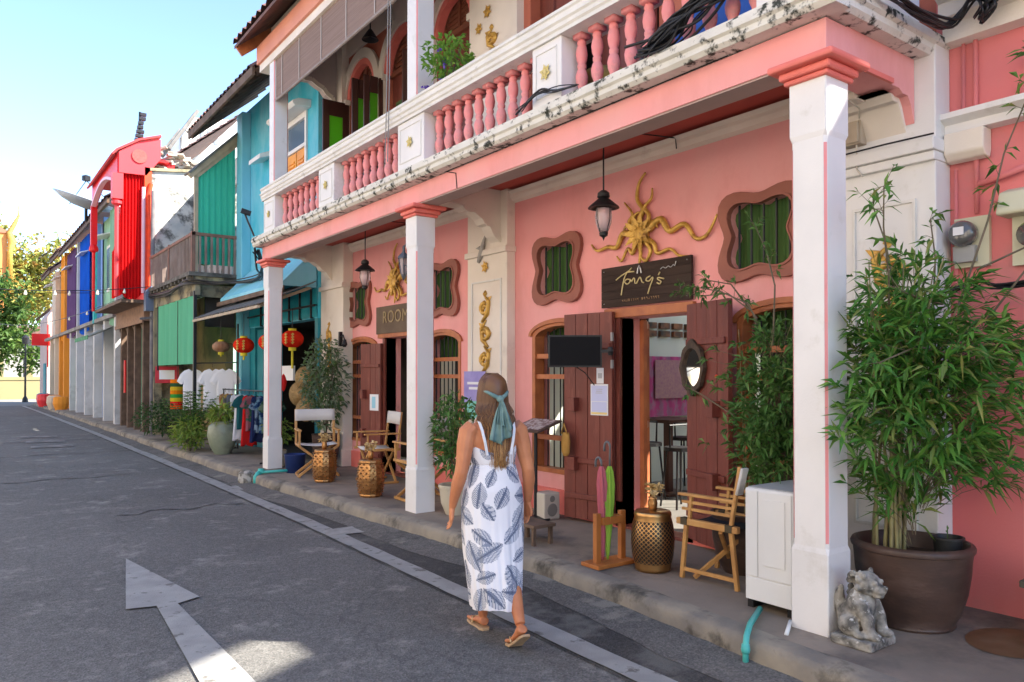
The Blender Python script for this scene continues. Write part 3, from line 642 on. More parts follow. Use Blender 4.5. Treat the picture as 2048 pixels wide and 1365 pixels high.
for q in ((12.60,12.68,4.25,6.18),(13.58,13.66,4.25,6.18),(12.68,13.58,6.08,6.18),(12.68,13.58,4.22,4.32),(12.68,13.58,5.58,5.64)): w.box(4.87,4.96,*q)
wo = w.build('window_frame', WHITE, th)
w = MB(); w.box(4.92,4.94,12.68,13.58,5.64,6.08); w.build('pane', M('grey blue pane', (.12,.18,.26), rough=.15), wo)
OR = M('orange shutter paint', (.85,.34,.02), (.75,.28,.02), scale=4, rough=.5)
for y in (12.70, 13.15):
    w = MB(); w.box(4.90,4.93,y,y+.41,4.32,5.57)
    for k in range(16): w.box(4.885,4.90,y+.08,y+.33,4.42+.065*k,4.455+.065*k)
    w.build('orange_shutter', OR, wo)
w = MB(); w.prism([(4.90,6.19),(4.62,6.17),(4.58,6.20),(4.58,6.25),(4.68,6.30),(4.90,6.32)], 'Y', 12.45, 13.8); w.build('window_hood', WHITE, th)
w = MB(); w.prism([(4.90,5.80),(4.62,5.70),(4.62,5.78),(4.90,5.90)], 'Y', 14.3, 14.95); w.build('small_hood', WHITE, th)
tiled_roof('roof', 11.9+.4, 16.35, 3.85, 6.55, 7.5, 10.15, TILE, th)
b = MB()
for i in range(9): y = 12.3+.5*i; b.bar((3.9,y,6.50),(5.2,y,7.62),.06,.10)
b.build('rafter', OLDW, th)
b = MB(); b.bar((3.84,16.33,6.5),(7.5,16.33,10.08),.05,.2); b.build('barge_board', M('grey board', (.42,.38,.33), (.3,.27,.24), scale=5), th); b = MB(); b.box(3.82,3.86,12.2,16.35,6.42,6.56); b.build('eave_board', OLDW, th)
b = MB(); b.add([(4.88,12.14,3.72),(4.88,15.7,3.72),(4.30,15.7,3.12),(4.30,12.14,3.12),(4.30,15.7,3.06),(4.30,12.14,3.06),(4.88,12.14,3.06)], [(0,1,2,3),(3,2,4,5),(0,3,5,6)]); b.build('teal_pent_roof', TEALL, th)
b = MB(); b.box(4.28,4.33,12.13,15.9,2.98,3.06); b.build('dark_beam', OLDW, th)
for k in range(6):
    b = MB(); y0 = 12.3+.52*k; b.box(4.84,4.89,y0,y0+.03,2.55,3.05); b.build('clerestory_mullion', BLACKM, th)
b = MB(); b.box(4.87,4.885,12.13,15.7,2.57,3.05); b.build('clerestory_panel', M('teal glazing', (.02,.28,.34), (.03,.38,.45), scale=3, rough=.2), th)
b = MB(); b.box(4.83,4.89,12.13,15.7,2.75,2.78); b.build('clerestory_rail', BLACKM, th)
b = MB(); b.box(7.0,7.2,12.2,16.1,0,4); b.box(5.1,7.0,12.2,16.1,2.6,2.7); b.box(5.12,7.0,12.31,12.36,0.16,2.6); b.box(5.12,7.0,16.02,16.09,.16,2.6); b.build('shop_shade_panel', DARK, th)  # near-black lining puts the shop's shade into the colour
b = MB(); b.box(4.9,7.0,12.2,16.1,.1,.152); b.build('shop_floor', M('dim floor', (.09,.08,.07), rough=.6), th)
b = MB(); b.box(4.93,4.97,15.0,15.35,0.15,2.5); b.box(4.93,4.97,14.0,14.1,0.15,2.5); b.build('shop_post', TEALD, th)
# grey awning in front of it
aw = MB(); n = 40
aw.grid(lambda u, v: (3.86+.95*v, 11.98+4.0*u, 2.72+.42*v+.012*math.sin(u*160)), 160, 2); a_ = aw.build('awning_sheet', CORR, th, solid=.006)
b = MB(); b.box(3.84,3.88,11.96,16.0,2.655,2.70)
for y in (12.2,13.4,14.6,15.8): b.bar((3.88,y,2.68),(4.8,y,3.06),.03,.05)
b.build('awning_batten', M('pale batten', (.45,.36,.25), (.35,.28,.2), scale=6), a_)
# ================================================================ weathered house with green curtains
OLDP = M('peeling olive plaster', (.34,.29,.17), (.22,.20,.14), scale=1.6, rough=.9, bump=.5, bscale=14, stain=(.06,.055,.045), stain_scale=1.7, stain_at=(.5,.62), contrast=(.4,.6), detail=10)
OCHRE = M('stained ochre wall', (.42,.30,.13), (.33,.25,.14), scale=1.2, rough=.9, bump=.3, stain=(.13,.105,.07), stain_scale=1.8, stain_at=(.5,.72))
PEEL = M('peeling pale wall', (.58,.57,.50), (.36,.38,.37), scale=2.2, rough=.9, bump=.3, stain=(.10,.10,.09), stain_scale=2.1, stain_at=(.50,.60), detail=10)
SHEETG = cloth('sea green curtain', (.06,.52,.36), (.05,.45,.30), scale=1, transl=.35, stretch=(1,5,.4))
SHEETG2 = cloth('pale green blind', (.16,.56,.34), (.13,.50,.30), scale=1, transl=.3, stretch=(1,4,.4))
oh = thing('weathered_house', 'run-down shophouse with a timber balcony and sea green curtains', 'building', (4.2, 18.2, 0))
b = MB(); b.prism(rect(16.29,20.3,0,3.5), 'X', 4.9, 5.05, holes=[rect(16.6,17.4,.15,2.3)]); b.build('inner_wall', OCHRE, oh)
b = MB(); b.prism(rect(16.29,20.3,3.7,6.5), 'X', 5.1, 5.3, holes=[rect(16.8,17.7,3.71,5.9),rect(18.4,19.4,4.4,5.9)]); b.build('upper_wall', PEEL, oh)
b = MB(); b.box(3.92,4.9,20.05,20.28,.15,3.45); b.box(3.90,4.08,19.9,20.04,.15,3.45); b.build('ground_pier', OLDP, oh)
b = MB(); b.box(3.92,4.9,16.28,16.30,3.2,3.45); b.box(3.88,4.95,16.1,20.3,3.52,3.62); b.box(3.92,4.02,16.12,20.25,3.22,3.52); s_ = b.build('balcony_floor', OLDP, oh)
b = MB()
for i in range(12): y = 16.25+.35*i; b.box(3.80,3.9,y,y+.1,3.54,3.60)
b.box(3.78,3.86,16.05,20.3,3.60,3.68); b.box(3.86,4.95,16.05,16.12,3.60,3.68); b.build('balcony_edge', M('blackened timber edge', (.06,.055,.05), (.16,.15,.13), scale=6, rough=.9, bump=.5), oh)
b = MB(); b.box(3.84,3.90,16.06,20.28,4.42,4.48); b.box(3.90,4.88,16.06,16.12,4.42,4.48)
for y in (16.06,18.1,20.2): b.box(3.835,3.905,y,y+.08,3.68,4.50)
rl = b.build('balcony_rail', M('reddish timber rail', (.26,.13,.09), (.18,.10,.075), scale=6, rough=.8), oh)
b = MB()
for i in range(34): y = 16.2+.118*i; b.box(3.855,3.885,y,y+.045,3.68,4.42)
for i in range(8): x = 3.98+.115*i; b.box(x,x+.04,16.07,16.11,3.68,4.42)
b.build('balcony_picket', M('grey brown pickets', (.20,.145,.12), (.27,.21,.18), scale=4, rough=.9), oh)
b = MB()
b.grid(lambda u, v: (3.95+.76*u, 16.13+.02*math.sin(u*40), 3.85 + (5.66+.76*u-3.85)*v), 48, 2); b.build('green_curtain', SHEETG, oh, smooth=True)
b = MB(); b.bar((3.80,16.10,5.60),(4.80,16.10,6.60),.10,.10); b.bar((3.92,16.10,5.62),(4.80,16.10,6.48),.04,.09); b.bar((3.93,16.13,3.7),(3.93,16.13,5.7),.07); b.build('verandah_frame', M('cream timber', (.45,.36,.24), (.34,.27,.19), scale=5), oh)
b = MB(); b.add([(3.78,16.02,5.66),(4.8,16.02,6.70),(4.8,16.45,6.72),(3.78,16.45,5.68)], [(0,1,2,3)]); b.build('roof_sheet', CORR, oh, solid=.04)
b = MB(); b.grid(lambda u, v: (3.93+.012*math.sin(u*38), 16.2+3.4*u, 1.82+1.40*v), 90, 2); b.build('green_blind', SHEETG2, oh, smooth=True)
b = MB(); b.box(3.90,3.96,16.14,16.20,.15,3.3); b.box(3.915,3.945,19.6,19.64,1.7,3.3); b.build('iron_post', BLACKM, oh)
b = MB(); b.box(6.5,6.6,16.3,20.2,0,3.5); b.box(4.2,4.8,16.45,16.5,2.6,3.4); b.build('arcade_shade_panel', DARK, oh)  # near-black panels painted as the shade inside the arcade
# ragged party wall above it, sunlit at the top
b = MB(); top = [(3.88,6.62),(4.1,6.66),(4.3,6.72),(4.5,6.70),(4.8,6.82),(5.1,6.80),(5.6,6.95),(6.6,7.1),(7.4,7.1)]
b.prism([(3.88,3.6)] + top + [(7.4,3.6)], 'Y', 20.30, 20.46); b.build('party_wall', PEEL, oh)
b = MB(); b.bar((3.86,20.30,6.66),(5.6,20.30,6.86),.12,.07); b.build('coping', OLDP, oh)
b = MB(); rr = random.Random(8)
for i in range(90):
    x = 4.0+rr.random()*1.7; z = 6.78 + rr.random()*.55*(1-(x-4)/3.2)
    b.bar((x,20.45+rr.random()*.5,z),(x+.2,20.5+rr.random()*.5,z+rr.uniform(-.08,.1)),.14,.05)
b.build('rubble_roof', M('broken pale tiles', (.50,.45,.38), (.36,.31,.26), scale=8, rough=.95), oh)
# ================================================================ white gable behind
wg = thing('white_gabled_house', 'white gabled house rising behind the run-down balcony', 'building', (8, 31, 0))
b = MB(); b.prism([(6.8,0),(6.8,10.5),(7.25,11.3),(8.8,11.5),(10.5,11.0),(10.5,0)], 'Y', 30, 34); b.build('wall', M('bright white wall', (.78,.78,.76), rough=.7), wg)
b = MB(); b.bar((6.3,30,9.9),(7.3,30,11.5),.6,.12); b.build('roof', CORR, wg)
b = MB(); b.bar((6.5,32,10.2),(7.2,32,11.3),.3,.2); b.build('roof_ridge', CORR, wg)
b = MB()
for x in (7.45,7.7,7.95): b.box(x,x+.14,29.96,30,10.4,10.9)
b.build('window', M('grey window', (.2,.22,.24), rough=.3), wg)
# ================================================================ red house
RED = M('bright red paint', (.75,.012,.012), (.66,.01,.01), scale=2, rough=.45)
REDD = cloth('red drape', (.72,.012,.012), (.58,.008,.01), scale=2, transl=.2, stretch=(1,4,.2))
RSE = M('rose red panel', (.80,.05,.06), (.75,.045,.055), scale=2, rough=.5)
PWH = M('pinkish white pole', (.75,.48,.55), (.7,.45,.5), scale=4, rough=.5)
red = thing('red_house', 'scarlet shophouse with long red drapes hanging from a projecting porch', 'building', (3.9, 22.3, 0))
b = MB(); b.box(4.3, 4.5, 20.6, 24.6, 3.4, 7.0); b.build('front_wall', RED, red)
b = MB(); b.prism([(3.17,6.48),(3.17,6.98),(3.36,7.14),(3.62,7.30),(4.10,7.44),(4.10,6.95),(3.78,6.50)], 'Y', 20.26, 20.30); gp = b.build('gable_panel', RSE, red)
b = MB(); b.lathe([(0,-.01),(.17,-.01),(.17,.01),(0,.01)], (0,0,0), 20); b.v = [(3.62+x, 20.245+z, 6.94+y) for x,y,z in b.v]; b.build('round_emblem', M('brick roundel', (.42,.06,.05), (.55,.08,.07), scale=20), gp)
b = MB(); b.add([(3.12,20.2,7.02),(3.12,24.5,7.02),(3.02,24.5,6.90),(3.02,20.2,6.90),(4.1,20.2,7.52),(4.1,24.5,7.52),(3.6,20.2,7.34),(3.6,24.5,7.34)], [(0,1,2,3),(0,6,7,1),(6,4,5,7)]); b.build('roof', M('red roof sheet', (.55,.04,.04), (.4,.04,.04), scale=3), red, solid=.05)
b = MB(); arc = [(20.5,6.3)] + [(20.7+ (3.5)*i/14, 6.38 + .32*math.sin(PI*i/14)) for i in range(15)] + [(24.3,6.3)]
b.prism([(20.3,6.98),(20.3,6.3)] + arc + [(24.45,6.3),(24.45,6.98)], 'X', 3.14, 3.24); ff = b.build('porch_fascia', RED, red)
b = MB()
for a, c in zip(arc[1:-1], arc[2:-1]): b.bar((3.15,a[0],a[1]), (3.15,c[0],c[1]), .12, .07)
b.build('arch_trim', PWH, ff)
b = MB(); b.box(3.03,3.27,20.27,20.5,5.85,6.47); b.lathe([(.06,5.7),(.12,5.74),(.12,5.8),(.08,5.85)], (3.15,20.4,0), 12); b.tube([(3.15,20.4,5.75),(3.15,20.4,3.5)], .05, 8); b.build('porch_column', RSE, red)
b = MB(); b.box(3.10,3.26,24.3,24.45,5.3,6.4); b.lathe([(.0,5.05),(.12,5.12),(.12,5.2),(.08,5.3)], (3.18,24.37,0), 12); b.tube([(3.18,24.37,5.2),(3.18,24.37,3.4)], .04, 8); b.build('porch_column', RED, red)
b = MB(); b.tube([(3.72,20.28,3.6),(3.72,20.28,6.2)], .045, 8); b.build('pole', PWH, red)
b = MB(); b.box(3.74,3.90,20.26,20.3,3.6,6.7); b.tube([(3.84,20.24,3.7),(3.86,20.22,5.2),(3.82,20.24,6.0),(3.88,20.24,6.3)], .05, 8); b.build('orange_red_corner', M('orange red paint', (.85,.07,.01), (.6,.05,.02), scale=5), red)
b = MB(); b.grid(lambda u, v: (3.22+.5*u, 20.36+.03*math.sin(u*44), 3.60-.18*math.sin(PI*u)*(1-v)+2.9*v), 40, 8); b.build('red_drape', REDD, red, smooth=True)
b = MB(); b.grid(lambda u, v: (3.26+.025*math.sin(u*70), 20.5+1.2*u, 3.55+ (1.2+.9*(1-u)**2)*v), 40, 4); b.build('red_drape', REDD, red, smooth=True)
b = MB(); b.box(3.3,4.3,20.35,24.4,6.9,6.95); b.build('porch_ceiling', RED, red)
b = MB(); b.box(3.24,4.3,20.3,24.5,3.36,3.44); b.build('porch_floor', OLDW, red)
b = MB(); b.box(3.80,4.0,20.6,24.6,2.95,3.4); b.box(3.78,3.84,20.6,24.6,3.34,3.44); b.box(3.76,3.80,20.6,24.6,2.9,3.0); b.build('carved_timber_beam', M('carved brown timber', (.30,.17,.11), (.20,.12,.08), scale=7, rough=.8, bump=.5), red)
for y in (20.9, 22.0, 23.0, 24.0):
    b = MB(); b.box(3.85,4.0,y,y+.16,.15,2.95)
    arc = [(y+.16+.45-.45*math.cos(PI/2*i/8), 2.2+.7*math.sin(PI/2*i/8)) for i in range(9)]
    for a, c in zip(arc, arc[1:]): b.bar((3.92,a[0],a[1]),(3.92,c[0],c[1]),.06,.07)
    b.build('timber_arch_post', OLDW, red)
b = MB(); b.box(4.6,4.75,20.5,24.6,0,3.4); b.build('shop_backing', M('dim brown wall', (.10,.075,.06), (.16,.13,.11), scale=2), red)
b = MB(); b.box(3.96,4.0,20.35,20.55,.15,2.9); b.build('pale_pier', PEEL, red)
b = MB(); b.box(3.80,3.84,23.2,23.32,1.1,2.0); b.build('red_banner', RED, red)
ju = MB(); ju.box(3.72,3.98,19.95,20.2,3.15,3.62); ju.prism([(3.72,3.62),(3.98,3.62),(3.85,3.76)], 'Y', 19.95, 20.2); o = ju.build('junction_box', M('slate blue enamel', (.10,.14,.22), (.14,.17,.24), scale=4, rough=.5)); tag(o, 'slate blue box with a pointed top on a pole beside the red drapes', 'junction box')
b = MB(); b.tube([(3.88,20.02,.15),(3.88,20.05,3.1),(3.9,20.1,6.1)], [.05,.05,.045], 10); b.bar((3.6,20.0,2.95),(4.3,20.0,3.05),.05); o = b.build('utility_pole', M('dark pole', (.12,.11,.12), (.2,.18,.18), scale=5)); tag(o, 'thin dark utility pole standing between the red drapes and the timber balcony', 'pole')
# ================================================================ further houses down the row
def row_house(name, label, y0, y1, parts, ez=6.75, base=None, roofm=None, xw=4.05):
    h = thing(name, label, 'building', (xw, (y0+y1)/2, 0))
    b = MB(); b.box(xw, xw+.2, y0, y1, 3.4, ez); b.box(xw, 7.5, y0, y0+.15, 0, ez+.2); b.build('upper_wall', parts['wall'], h)
    b = MB(); b.prism(rect(y0+.15,y1,0,3.4), 'X', xw+.25, xw+.45, holes=[rect(y0+.9,y0+1.9,.15,2.35), rect(y0+2.4,y1-.5,.9,2.3)]); b.build('ground_wall', parts['ground'], h)
    b = MB(); b.box(xw+.30,xw+.36,y0+.9,y0+1.9,.15,2.35); b.build('door', parts['door'], h)
    b = MB(); b.box(xw+.30,xw+.36,y0+2.4,y1-.5,.9,2.3); b.build('window', M('dim window', (.08,.09,.10), rough=.3), h)
    b = MB(); b.box(3.72, xw+.3, y0, y1, 3.30, 3.42); b.build('balcony_floor', parts.get('slab', CONC), h)
    for y in (y0+.02, (y0+y1)/2):
        b = MB(); b.box(3.80,4.06,y,y+.26,.15,3.3); b.build('column', parts['col'], h)
    b = MB(); b.box(3.80,3.98,y0,y0+.2,3.42,ez-.05); b.build('upper_column', parts['col2'], h)
    for (ya, yb, mt) in parts['drapes']:
        b = MB(); b.grid(lambda u, v: (3.86+.03*math.sin(u*(yb-ya)*16), ya+(yb-ya)*u, 3.2+ (ez-3.3)*v - .12*(1-v)*math.sin(PI*u)), 30, 2); b.build('drape', mt, h, smooth=True)
    w = MB(); w.box(xw-.03, xw+.02, y0+2.2, y0+3.2, 4.3, 5.8); ww = w.build('window_frame', parts.get('frame', WHITE), h)
    w = MB(); w.box(xw-.045, xw-.031, y0+2.3, y0+3.1, 4.4, 5.7); w.build('pane', M('dark pane', (.05,.06,.08), rough=.2), ww)
    w = MB(); w.prism([(3.6,5.95),(4.05,6.1),(4.05,6.14),(3.6,5.99)], 'Y', y0+2, y0+3.4); w.build('window_hood', WHITE, h)
    tiled_roof('roof', y0-.05, y1+.05, 3.55, ez+.02, 7.5, ez+3.3, roofm or TILE, h, pitch=.5)
    b = MB(); b.box(3.55,3.62,y0,y1,ez-.14,ez); b.build('eave_board', OLDW, h); return h
PGR = M('pale green wall', (.30,.55,.36), (.26,.48,.32), scale=1, rough=.8); BLU = cloth('strong blue drape', (.005,.10,.58), (.005,.08,.48), scale=2, transl=.15)
LBL = M('light blue wall', (.22,.38,.72), (.2,.33,.65), scale=1, rough=.8); PUR = cloth('purple drape', (.13,.07,.18), (.10,.05,.14), scale=2, transl=.15)
MAUV = M('mauve wall', (.38,.30,.45), (.33,.26,.4), scale=1, rough=.8); ORW = M('orange wall', (.80,.30,.03), (.72,.27,.03), scale=1, rough=.8); ORD = cloth('orange drape', (.85,.33,.04), (.75,.28,.03), scale=2, transl=.2)
PALE = M('pale white wall', (.60,.60,.60), (.50,.51,.52), scale=1.5, rough=.85, stain=(.36,.36,.36)); PBL = M('pale blue shopfront', (.45,.55,.62), (.40,.50,.58), scale=1, rough=.7); CRW = M('cream wall', (.66,.55,.42), (.58,.48,.37), scale=1, rough=.85)
TQ = M('turquoise pipe paint', (.05,.5,.5), (.04,.42,.42), scale=3)
h1 = row_house('pale_green_house', 'pale green shophouse with a turquoise edge just beyond the red house', 24.7, 28.7, dict(wall=PGR, ground=PBL, door=PALE, col=PALE, col2=PBL, drapes=[(24.9,26.2,cloth('mint drape',(.25,.5,.34),(.3,.55,.4),scale=2))]))
b = MB(); b.box(3.70,3.80,28.3,28.5,3.3,6.4); b.build('turquoise_strip', TQ, h1)
b = MB(); b.grid(lambda u, v: (3.15+.85*v, 25.2+3.0*u, 2.72+.42*v-.06*math.sin(PI*u)), 8, 4); aw2 = b.build('canvas_awning', cloth('grey green canvas', (.40,.42,.40), (.30,.34,.30), scale=3), h1, solid=.01)
b = MB()
for k in range(8): b.bar((3.15,25.2+.37*k,2.70),(3.15,25.5+.37*k,2.70),.02,.12)
b.build('valance', M('green valance', (.06,.25,.12)), aw2)
row_house('blue_house', 'shophouse with a deep blue drape and light blue upper wall', 28.8, 33.2, dict(wall=LBL, ground=PBL, door=PALE, col=PALE, col2=LBL, drapes=[(30.6,33.1,BLU)]))
row_house('purple_house', 'narrow shophouse with dark purple drapes over a white ground floor', 33.3, 37.4, dict(wall=MAUV, ground=PALE, door=PGR, col=PALE, col2=PALE, drapes=[(34.3,37.2,PUR)]))
row_house('orange_house', 'shophouse with orange columns and an orange drape', 37.5, 41.0, dict(wall=ORW, ground=CRW, door=OLDW, col=ORW, col2=ORW, drapes=[(37.9,39.3,ORD)]), ez=6.9)
row_house('cream_house', 'cream shophouse near the far end of the row', 41.1, 45.3, dict(wall=CRW, ground=CRW, door=TEALD, col=CRW, col2=CRW, drapes=[(41.5,42.8,cloth('cream drape',(.62,.52,.45),(.7,.6,.5),scale=2))]), ez=6.5)
b = MB(); b.box(3.2,4.0,45.6,45.8,3.1,3.7); b.bar((3.9,45.7,2.0),(3.9,45.7,4.2),.06); tag(b.build('shop_banner', RED), 'small red banner board at the end of the row', 'banner')
bc = thing('end_house', 'low pinkish house with a brown gable closing the row', 'building', (4.4, 48, 0))
b = MB(); b.prism([(3.9,0),(3.9,4.6),(4.6,5.8),(6.5,6.4),(6.5,0)], 'Y', 45.9, 50); b.build('wall', M('dusty pink wall', (.55,.40,.36), (.45,.33,.3), scale=1), bc)
b = MB(); b.bar((3.4,45.8,4.4),(5.4,45.8,6.4),.5,.12); b.build('roof', OLDW, bc); b = MB(); b.box(3.86,3.9,46.5,47.6,.1,2.2); b.build('door', TEALD, bc)
# ================================================================ opposite side of the street (out of the frame, sunlit: it throws light back)
SUNW = M('sunlit cream facade', (.78,.70,.60), (.74,.66,.56), scale=1, rough=.85)
for i in range(5):
    y0 = -14 + i*12; o = thing('opposite_shophouse', ['sunlit cream', 'sunlit peach', 'sunlit white', 'sunlit buff', 'sunlit ivory'][i] + ' shophouse across the street, out of the frame', 'building', (-5, y0+6, 0), group='shophouses across the street')
    b = MB(); hs = [rect(y0+1+3.7*k, y0+3+3.7*k, 3.9, 5.6) for k in range(3)] + [rect(y0+1+3.7*k, y0+3.2+3.7*k, .1, 2.6) for k in range(3)]
    b.prism(rect(y0, y0+11.9, -.02, 8.2), 'X', -5.3, -5.0, holes=hs); b.build('front_wall', SUNW, o)
    b = MB(); b.box(-5.28,-5.24,y0+.5,y0+11.4,.1,5.7); b.build('shutter', DWOOD, o)
    b = MB(); b.box(-5.3,-4.6,y0,y0+11.9,8.2,8.35); b.build('eave', TILE, o)
# ================================================================ end of the street
FW = M('pale yellow wall', (.27,.225,.11), (.22,.19,.10), scale=.5, rough=.9)
o = MB(); o.box(-12,12,59,59.3,-.02,1.25); o.box(-12,12,58.95,59.35,1.25,1.45); tag(o.build('boundary_wall', FW), 'low pale yellow boundary wall across the end of the street', 'wall')
fh = thing('far_pavilion', 'white walled building with a yellow base beyond the boundary wall', 'building', (2, 66, 0))
b = MB(); b.box(-14,9,66,70,0,4.2); b.build('wall', M('white render', (.30,.295,.28), rough=.9), fh)
b = MB()
for x in (-1,.6,2.4,4.2): b.box(x,x+.5,65.9,66,0.2,3.4)
b.build('pier', FW, fh); b = MB(); b.prism([(-14.5,4.2),(9.5,4.2),(9,5.2),(-14,5.2)], 'Y', 65.5, 70.5); b.build('roof', TILE, fh)
tm = thing('temple_hall', 'orange temple roof block with a tall curling gold finial', 'temple', (2.6, 70, 0))
b = MB(); b.box(-2,3.25,70.6,74,0,12.6); b.build('wall', M('temple orange', (.75,.30,.08), (.68,.26,.07), scale=.6), tm)
b = MB(); b.prism([(-2.2,12.6),(3.5,12.6),(1,14.2)], 'Y', 70.5, 74); b.build('roof', M('temple roof', (.35,.14,.08)), tm)
b = MB(); b.tube([(3.45,70.4,8.5),(3.45,70.4,11.3),(3.6,70.4,12.0),(3.4,70.4,12.6),(3.75,70.4,13.4),(4.0,70.4,14.0),(3.95,70.4,15.1)], [.22,.18,.30,.2,.16,.10,.02], 8); b.build('gold_finial', GOLD, tm, smooth=True)
# far trees
def tree(name, label, x, y, h, r, cols, seed, n=5000, crown_z=.6, L=.42):
    rr = random.Random(seed); t = thing(name, label, 'tree', (x, y, 0), 'trees beyond the end of the street')
    b = MB(); b.tube([(x,y,-.1),(x+.1,y,h*.25),(x-.1,y,h*.5),(x+.2,y,h*.8)], [.38,.3,.2,.05], 8)
    for i in range(9):
        a = rr.random()*2*PI; z0 = h*(.28+.05*i); e = (x+math.cos(a)*r*.8, y+math.sin(a)*r*.8, z0+h*.22)
        b.tube([(x,y,z0),((x+e[0])/2,(y+e[1])/2,z0+h*.14),e], [.12,.08,.02], 6)
    b.build('trunk', M('brown bark', (.12,.085,.06), (.08,.06,.045), scale=5, rough=.9), t)
    cl = [(x+rr.gauss(0,r*.45), y+rr.gauss(0,r*.45), h*crown_z+rr.gauss(0,h*.17), rr.uniform(.45,1.0)*r*.42) for _ in range(34)]
    b = MB()
    for i in range(n):
        c = rr.choice(cl); d = Vector((rr.gauss(0,1), rr.gauss(0,1), rr.gauss(0,1))).normalized(); p = Vector(c[:3]) + d*c[3]*rr.uniform(.55,1.05)
        if p.z < h*.22: continue
        b.leaf(p, (rr.gauss(0,1),rr.gauss(0,1),rr.gauss(-.3,.6)), (rr.gauss(0,.6),rr.gauss(0,.6),1), L*rr.uniform(.6,1.3), L*.55)
    b.build('crown', foliage(name+' leaves', cols), t)
    return t
tree('shade_tree', 'dark green spreading tree at the far end of the street', 1.5, 61.5, 7.9, 3.1, [(.05,.11,.02),(.09,.17,.03),(.03,.07,.015),(.14,.20,.04)], 3)
tree('shade_tree', 'second dark green tree half out of the left edge', -3.6, 60.5, 8.5, 3.6, [(.04,.10,.02),(.08,.15,.03),(.12,.19,.04)], 5)
tree('flame_tree', 'tall tree with yellow and orange leaves behind the dark one', 4.3, 78, 15.2, 6.0, [(.26,.32,.07),(.36,.32,.07),(.20,.30,.06),(.46,.26,.07),(.32,.38,.10)], 7, n=6500, crown_z=.62, L=.55)
tree('flame_tree', 'tall yellow green tree at the far left edge', -1.5, 80, 14.5, 6.0, [(.28,.34,.07),(.40,.30,.07),(.20,.28,.06)], 9, n=5500, crown_z=.6, L=.55)
b = MB(); b.tube([(3.35,52.2,0),(3.35,52.2,3.4)], [.06,.04], 8); b.lathe([(.0,3.35),(.16,3.4),(.2,3.75),(.1,3.85),(0,3.95)], (3.35,52.2,0), 10); b.lathe([(.16,0),(.14,.2),(.06,.35)], (3.35,52.2,0), 10); b.bar((2.9,52.2,2.9),(3.8,52.2,2.9),.05); tag(b.build('street_lamp', BLACKM), 'thin black street lamp at the far end of the road', 'street lamp')
# things on the roofs
d = thing('satellite_dish', 'wide shallow satellite dish on the roof before the red house', 'satellite dish', (3.5,28.6,7))
dd = MB(); dd.lathe([(0,-.22),(.35,-.19),(.7,-.09),(1.0,.06)], (0,0,0), 24, closed=False); mt = Matrix.Rotation(R(14), 3, 'Y') @ Matrix.Rotation(R(10), 3, 'X')
dd.v = [tuple(mt @ Vector(q) + Vector((3.5,28.6,7.35))) for q in dd.v]; dd.build('dish', M('grey mesh dish', (.30,.33,.36), rough=.5, metal=.3), d, smooth=True, solid=.03)
dd = MB(); dd.tube([(3.5,28.6,6.7),(3.5,28.6,7.15)], .05, 8)
for a in (0,2.1,4.2): dd.tube([(3.5+.8*math.cos(a),28.6+.8*math.sin(a),7.35),(3.5,28.6,8.05)], .015, 5)
dd.lathe([(0,-.08),(.13,-.05),(.13,.1),(0,.15)], (3.5,28.6,8.1), 10); dd.build('feed_arm', BLACKM, d)
an = MB(); rr = random.Random(12); an.tube([(3.70,20.8,7.3),(3.72,20.8,8.2)], .03, 6)
for i in range(7): z = 7.45+.11*i; an.box(3.60+.02*i,3.72+.02*i+rr.uniform(0,.08),20.74,20.86,z,z+.07)
tag(an.build('roof_antenna', BLACKM), 'dark cluster of aerial boxes on the red roof', 'antenna')
# ================================================================ objects on and about the verandah
WOODL = M('honey wood', (.55,.30,.10), (.42,.21,.07), scale=7, rough=.45, bump=.15, bscale=30)
CANV = cloth('white canvas', (.75,.73,.70), (.68,.66,.63), scale=3, transl=.15)
BCANV = cloth('black canvas', (.03,.03,.035), transl=.02)
FP = .15
def directors_chair(label, x, y, rz, canvas=True, slatted=False):
    t = thing('directors_chair', label, 'chair', (x, y, FP), 'folding chairs on the verandah')
    t.rotation_euler.z = rz; W = .27; D = .20   # local: faces -Y, width along X
    old = t.location.copy(); t.location = (0,0,0)
    for s in (-1, 1):
        b = MB(); b.bar((-s*W,-s*D*.9,.03),(s*W,-s*D*.9,.44),.026,.036); b.bar((-s*W, s*D*.9-.03*s,.03),(s*W,s*D*.9-.03*s,.44),.026,.036); b.build('leg', WOODL, t, bevel=.004)
        b = MB(); b.bar((s*W,-D-.04,.455),(s*W,D+.04,.455),.032,.034); b.build('seat_rail', WOODL, t, bevel=.004)
        b = MB(); b.bar((s*W,-D-.02,.02),(s*W,D+.02,.02),.026,.03); b.build('foot_rail', WOODL, t, bevel=.004)
        b = MB(); b.bar((s*W,-D,.47),(s*W,-D,.655),.022,.03); b.bar((s*W,-D-.05,.665),(s*W,D+.05,.665),.05,.022); b.build('armrest', WOODL, t, bevel=.005)
        b = MB(); b.bar((s*W,D,.47),(s*W,D+.06,.95),.024,.034); b.build('back_post', WOODL, t, bevel=.004)
        if slatted: b = MB(); b.bar((s*W,-D,.60),(s*W,D+.01,.60),.02,.024); b.bar((s*W,-D,.53),(s*W,D,.53),.02,.024); b.build('side_slat', WOODL, t)
    b = MB(); b.grid(lambda u, v: (-W+2*W*u, -D+2*D*v, .468-.025*math.sin(PI*u)), 10, 2); b.build('seat', BCANV if slatted else CANV, t, smooth=True, solid=.006)
    b = MB(); b.grid(lambda u, v: (-W-.015+2*(W+.015)*u, D+.025+.02*v + .03*math.sin(PI*u), .78+.165*v), 10, 2); b.build('backrest', CANV, t, smooth=True, solid=.008)
    t.location = old; return t
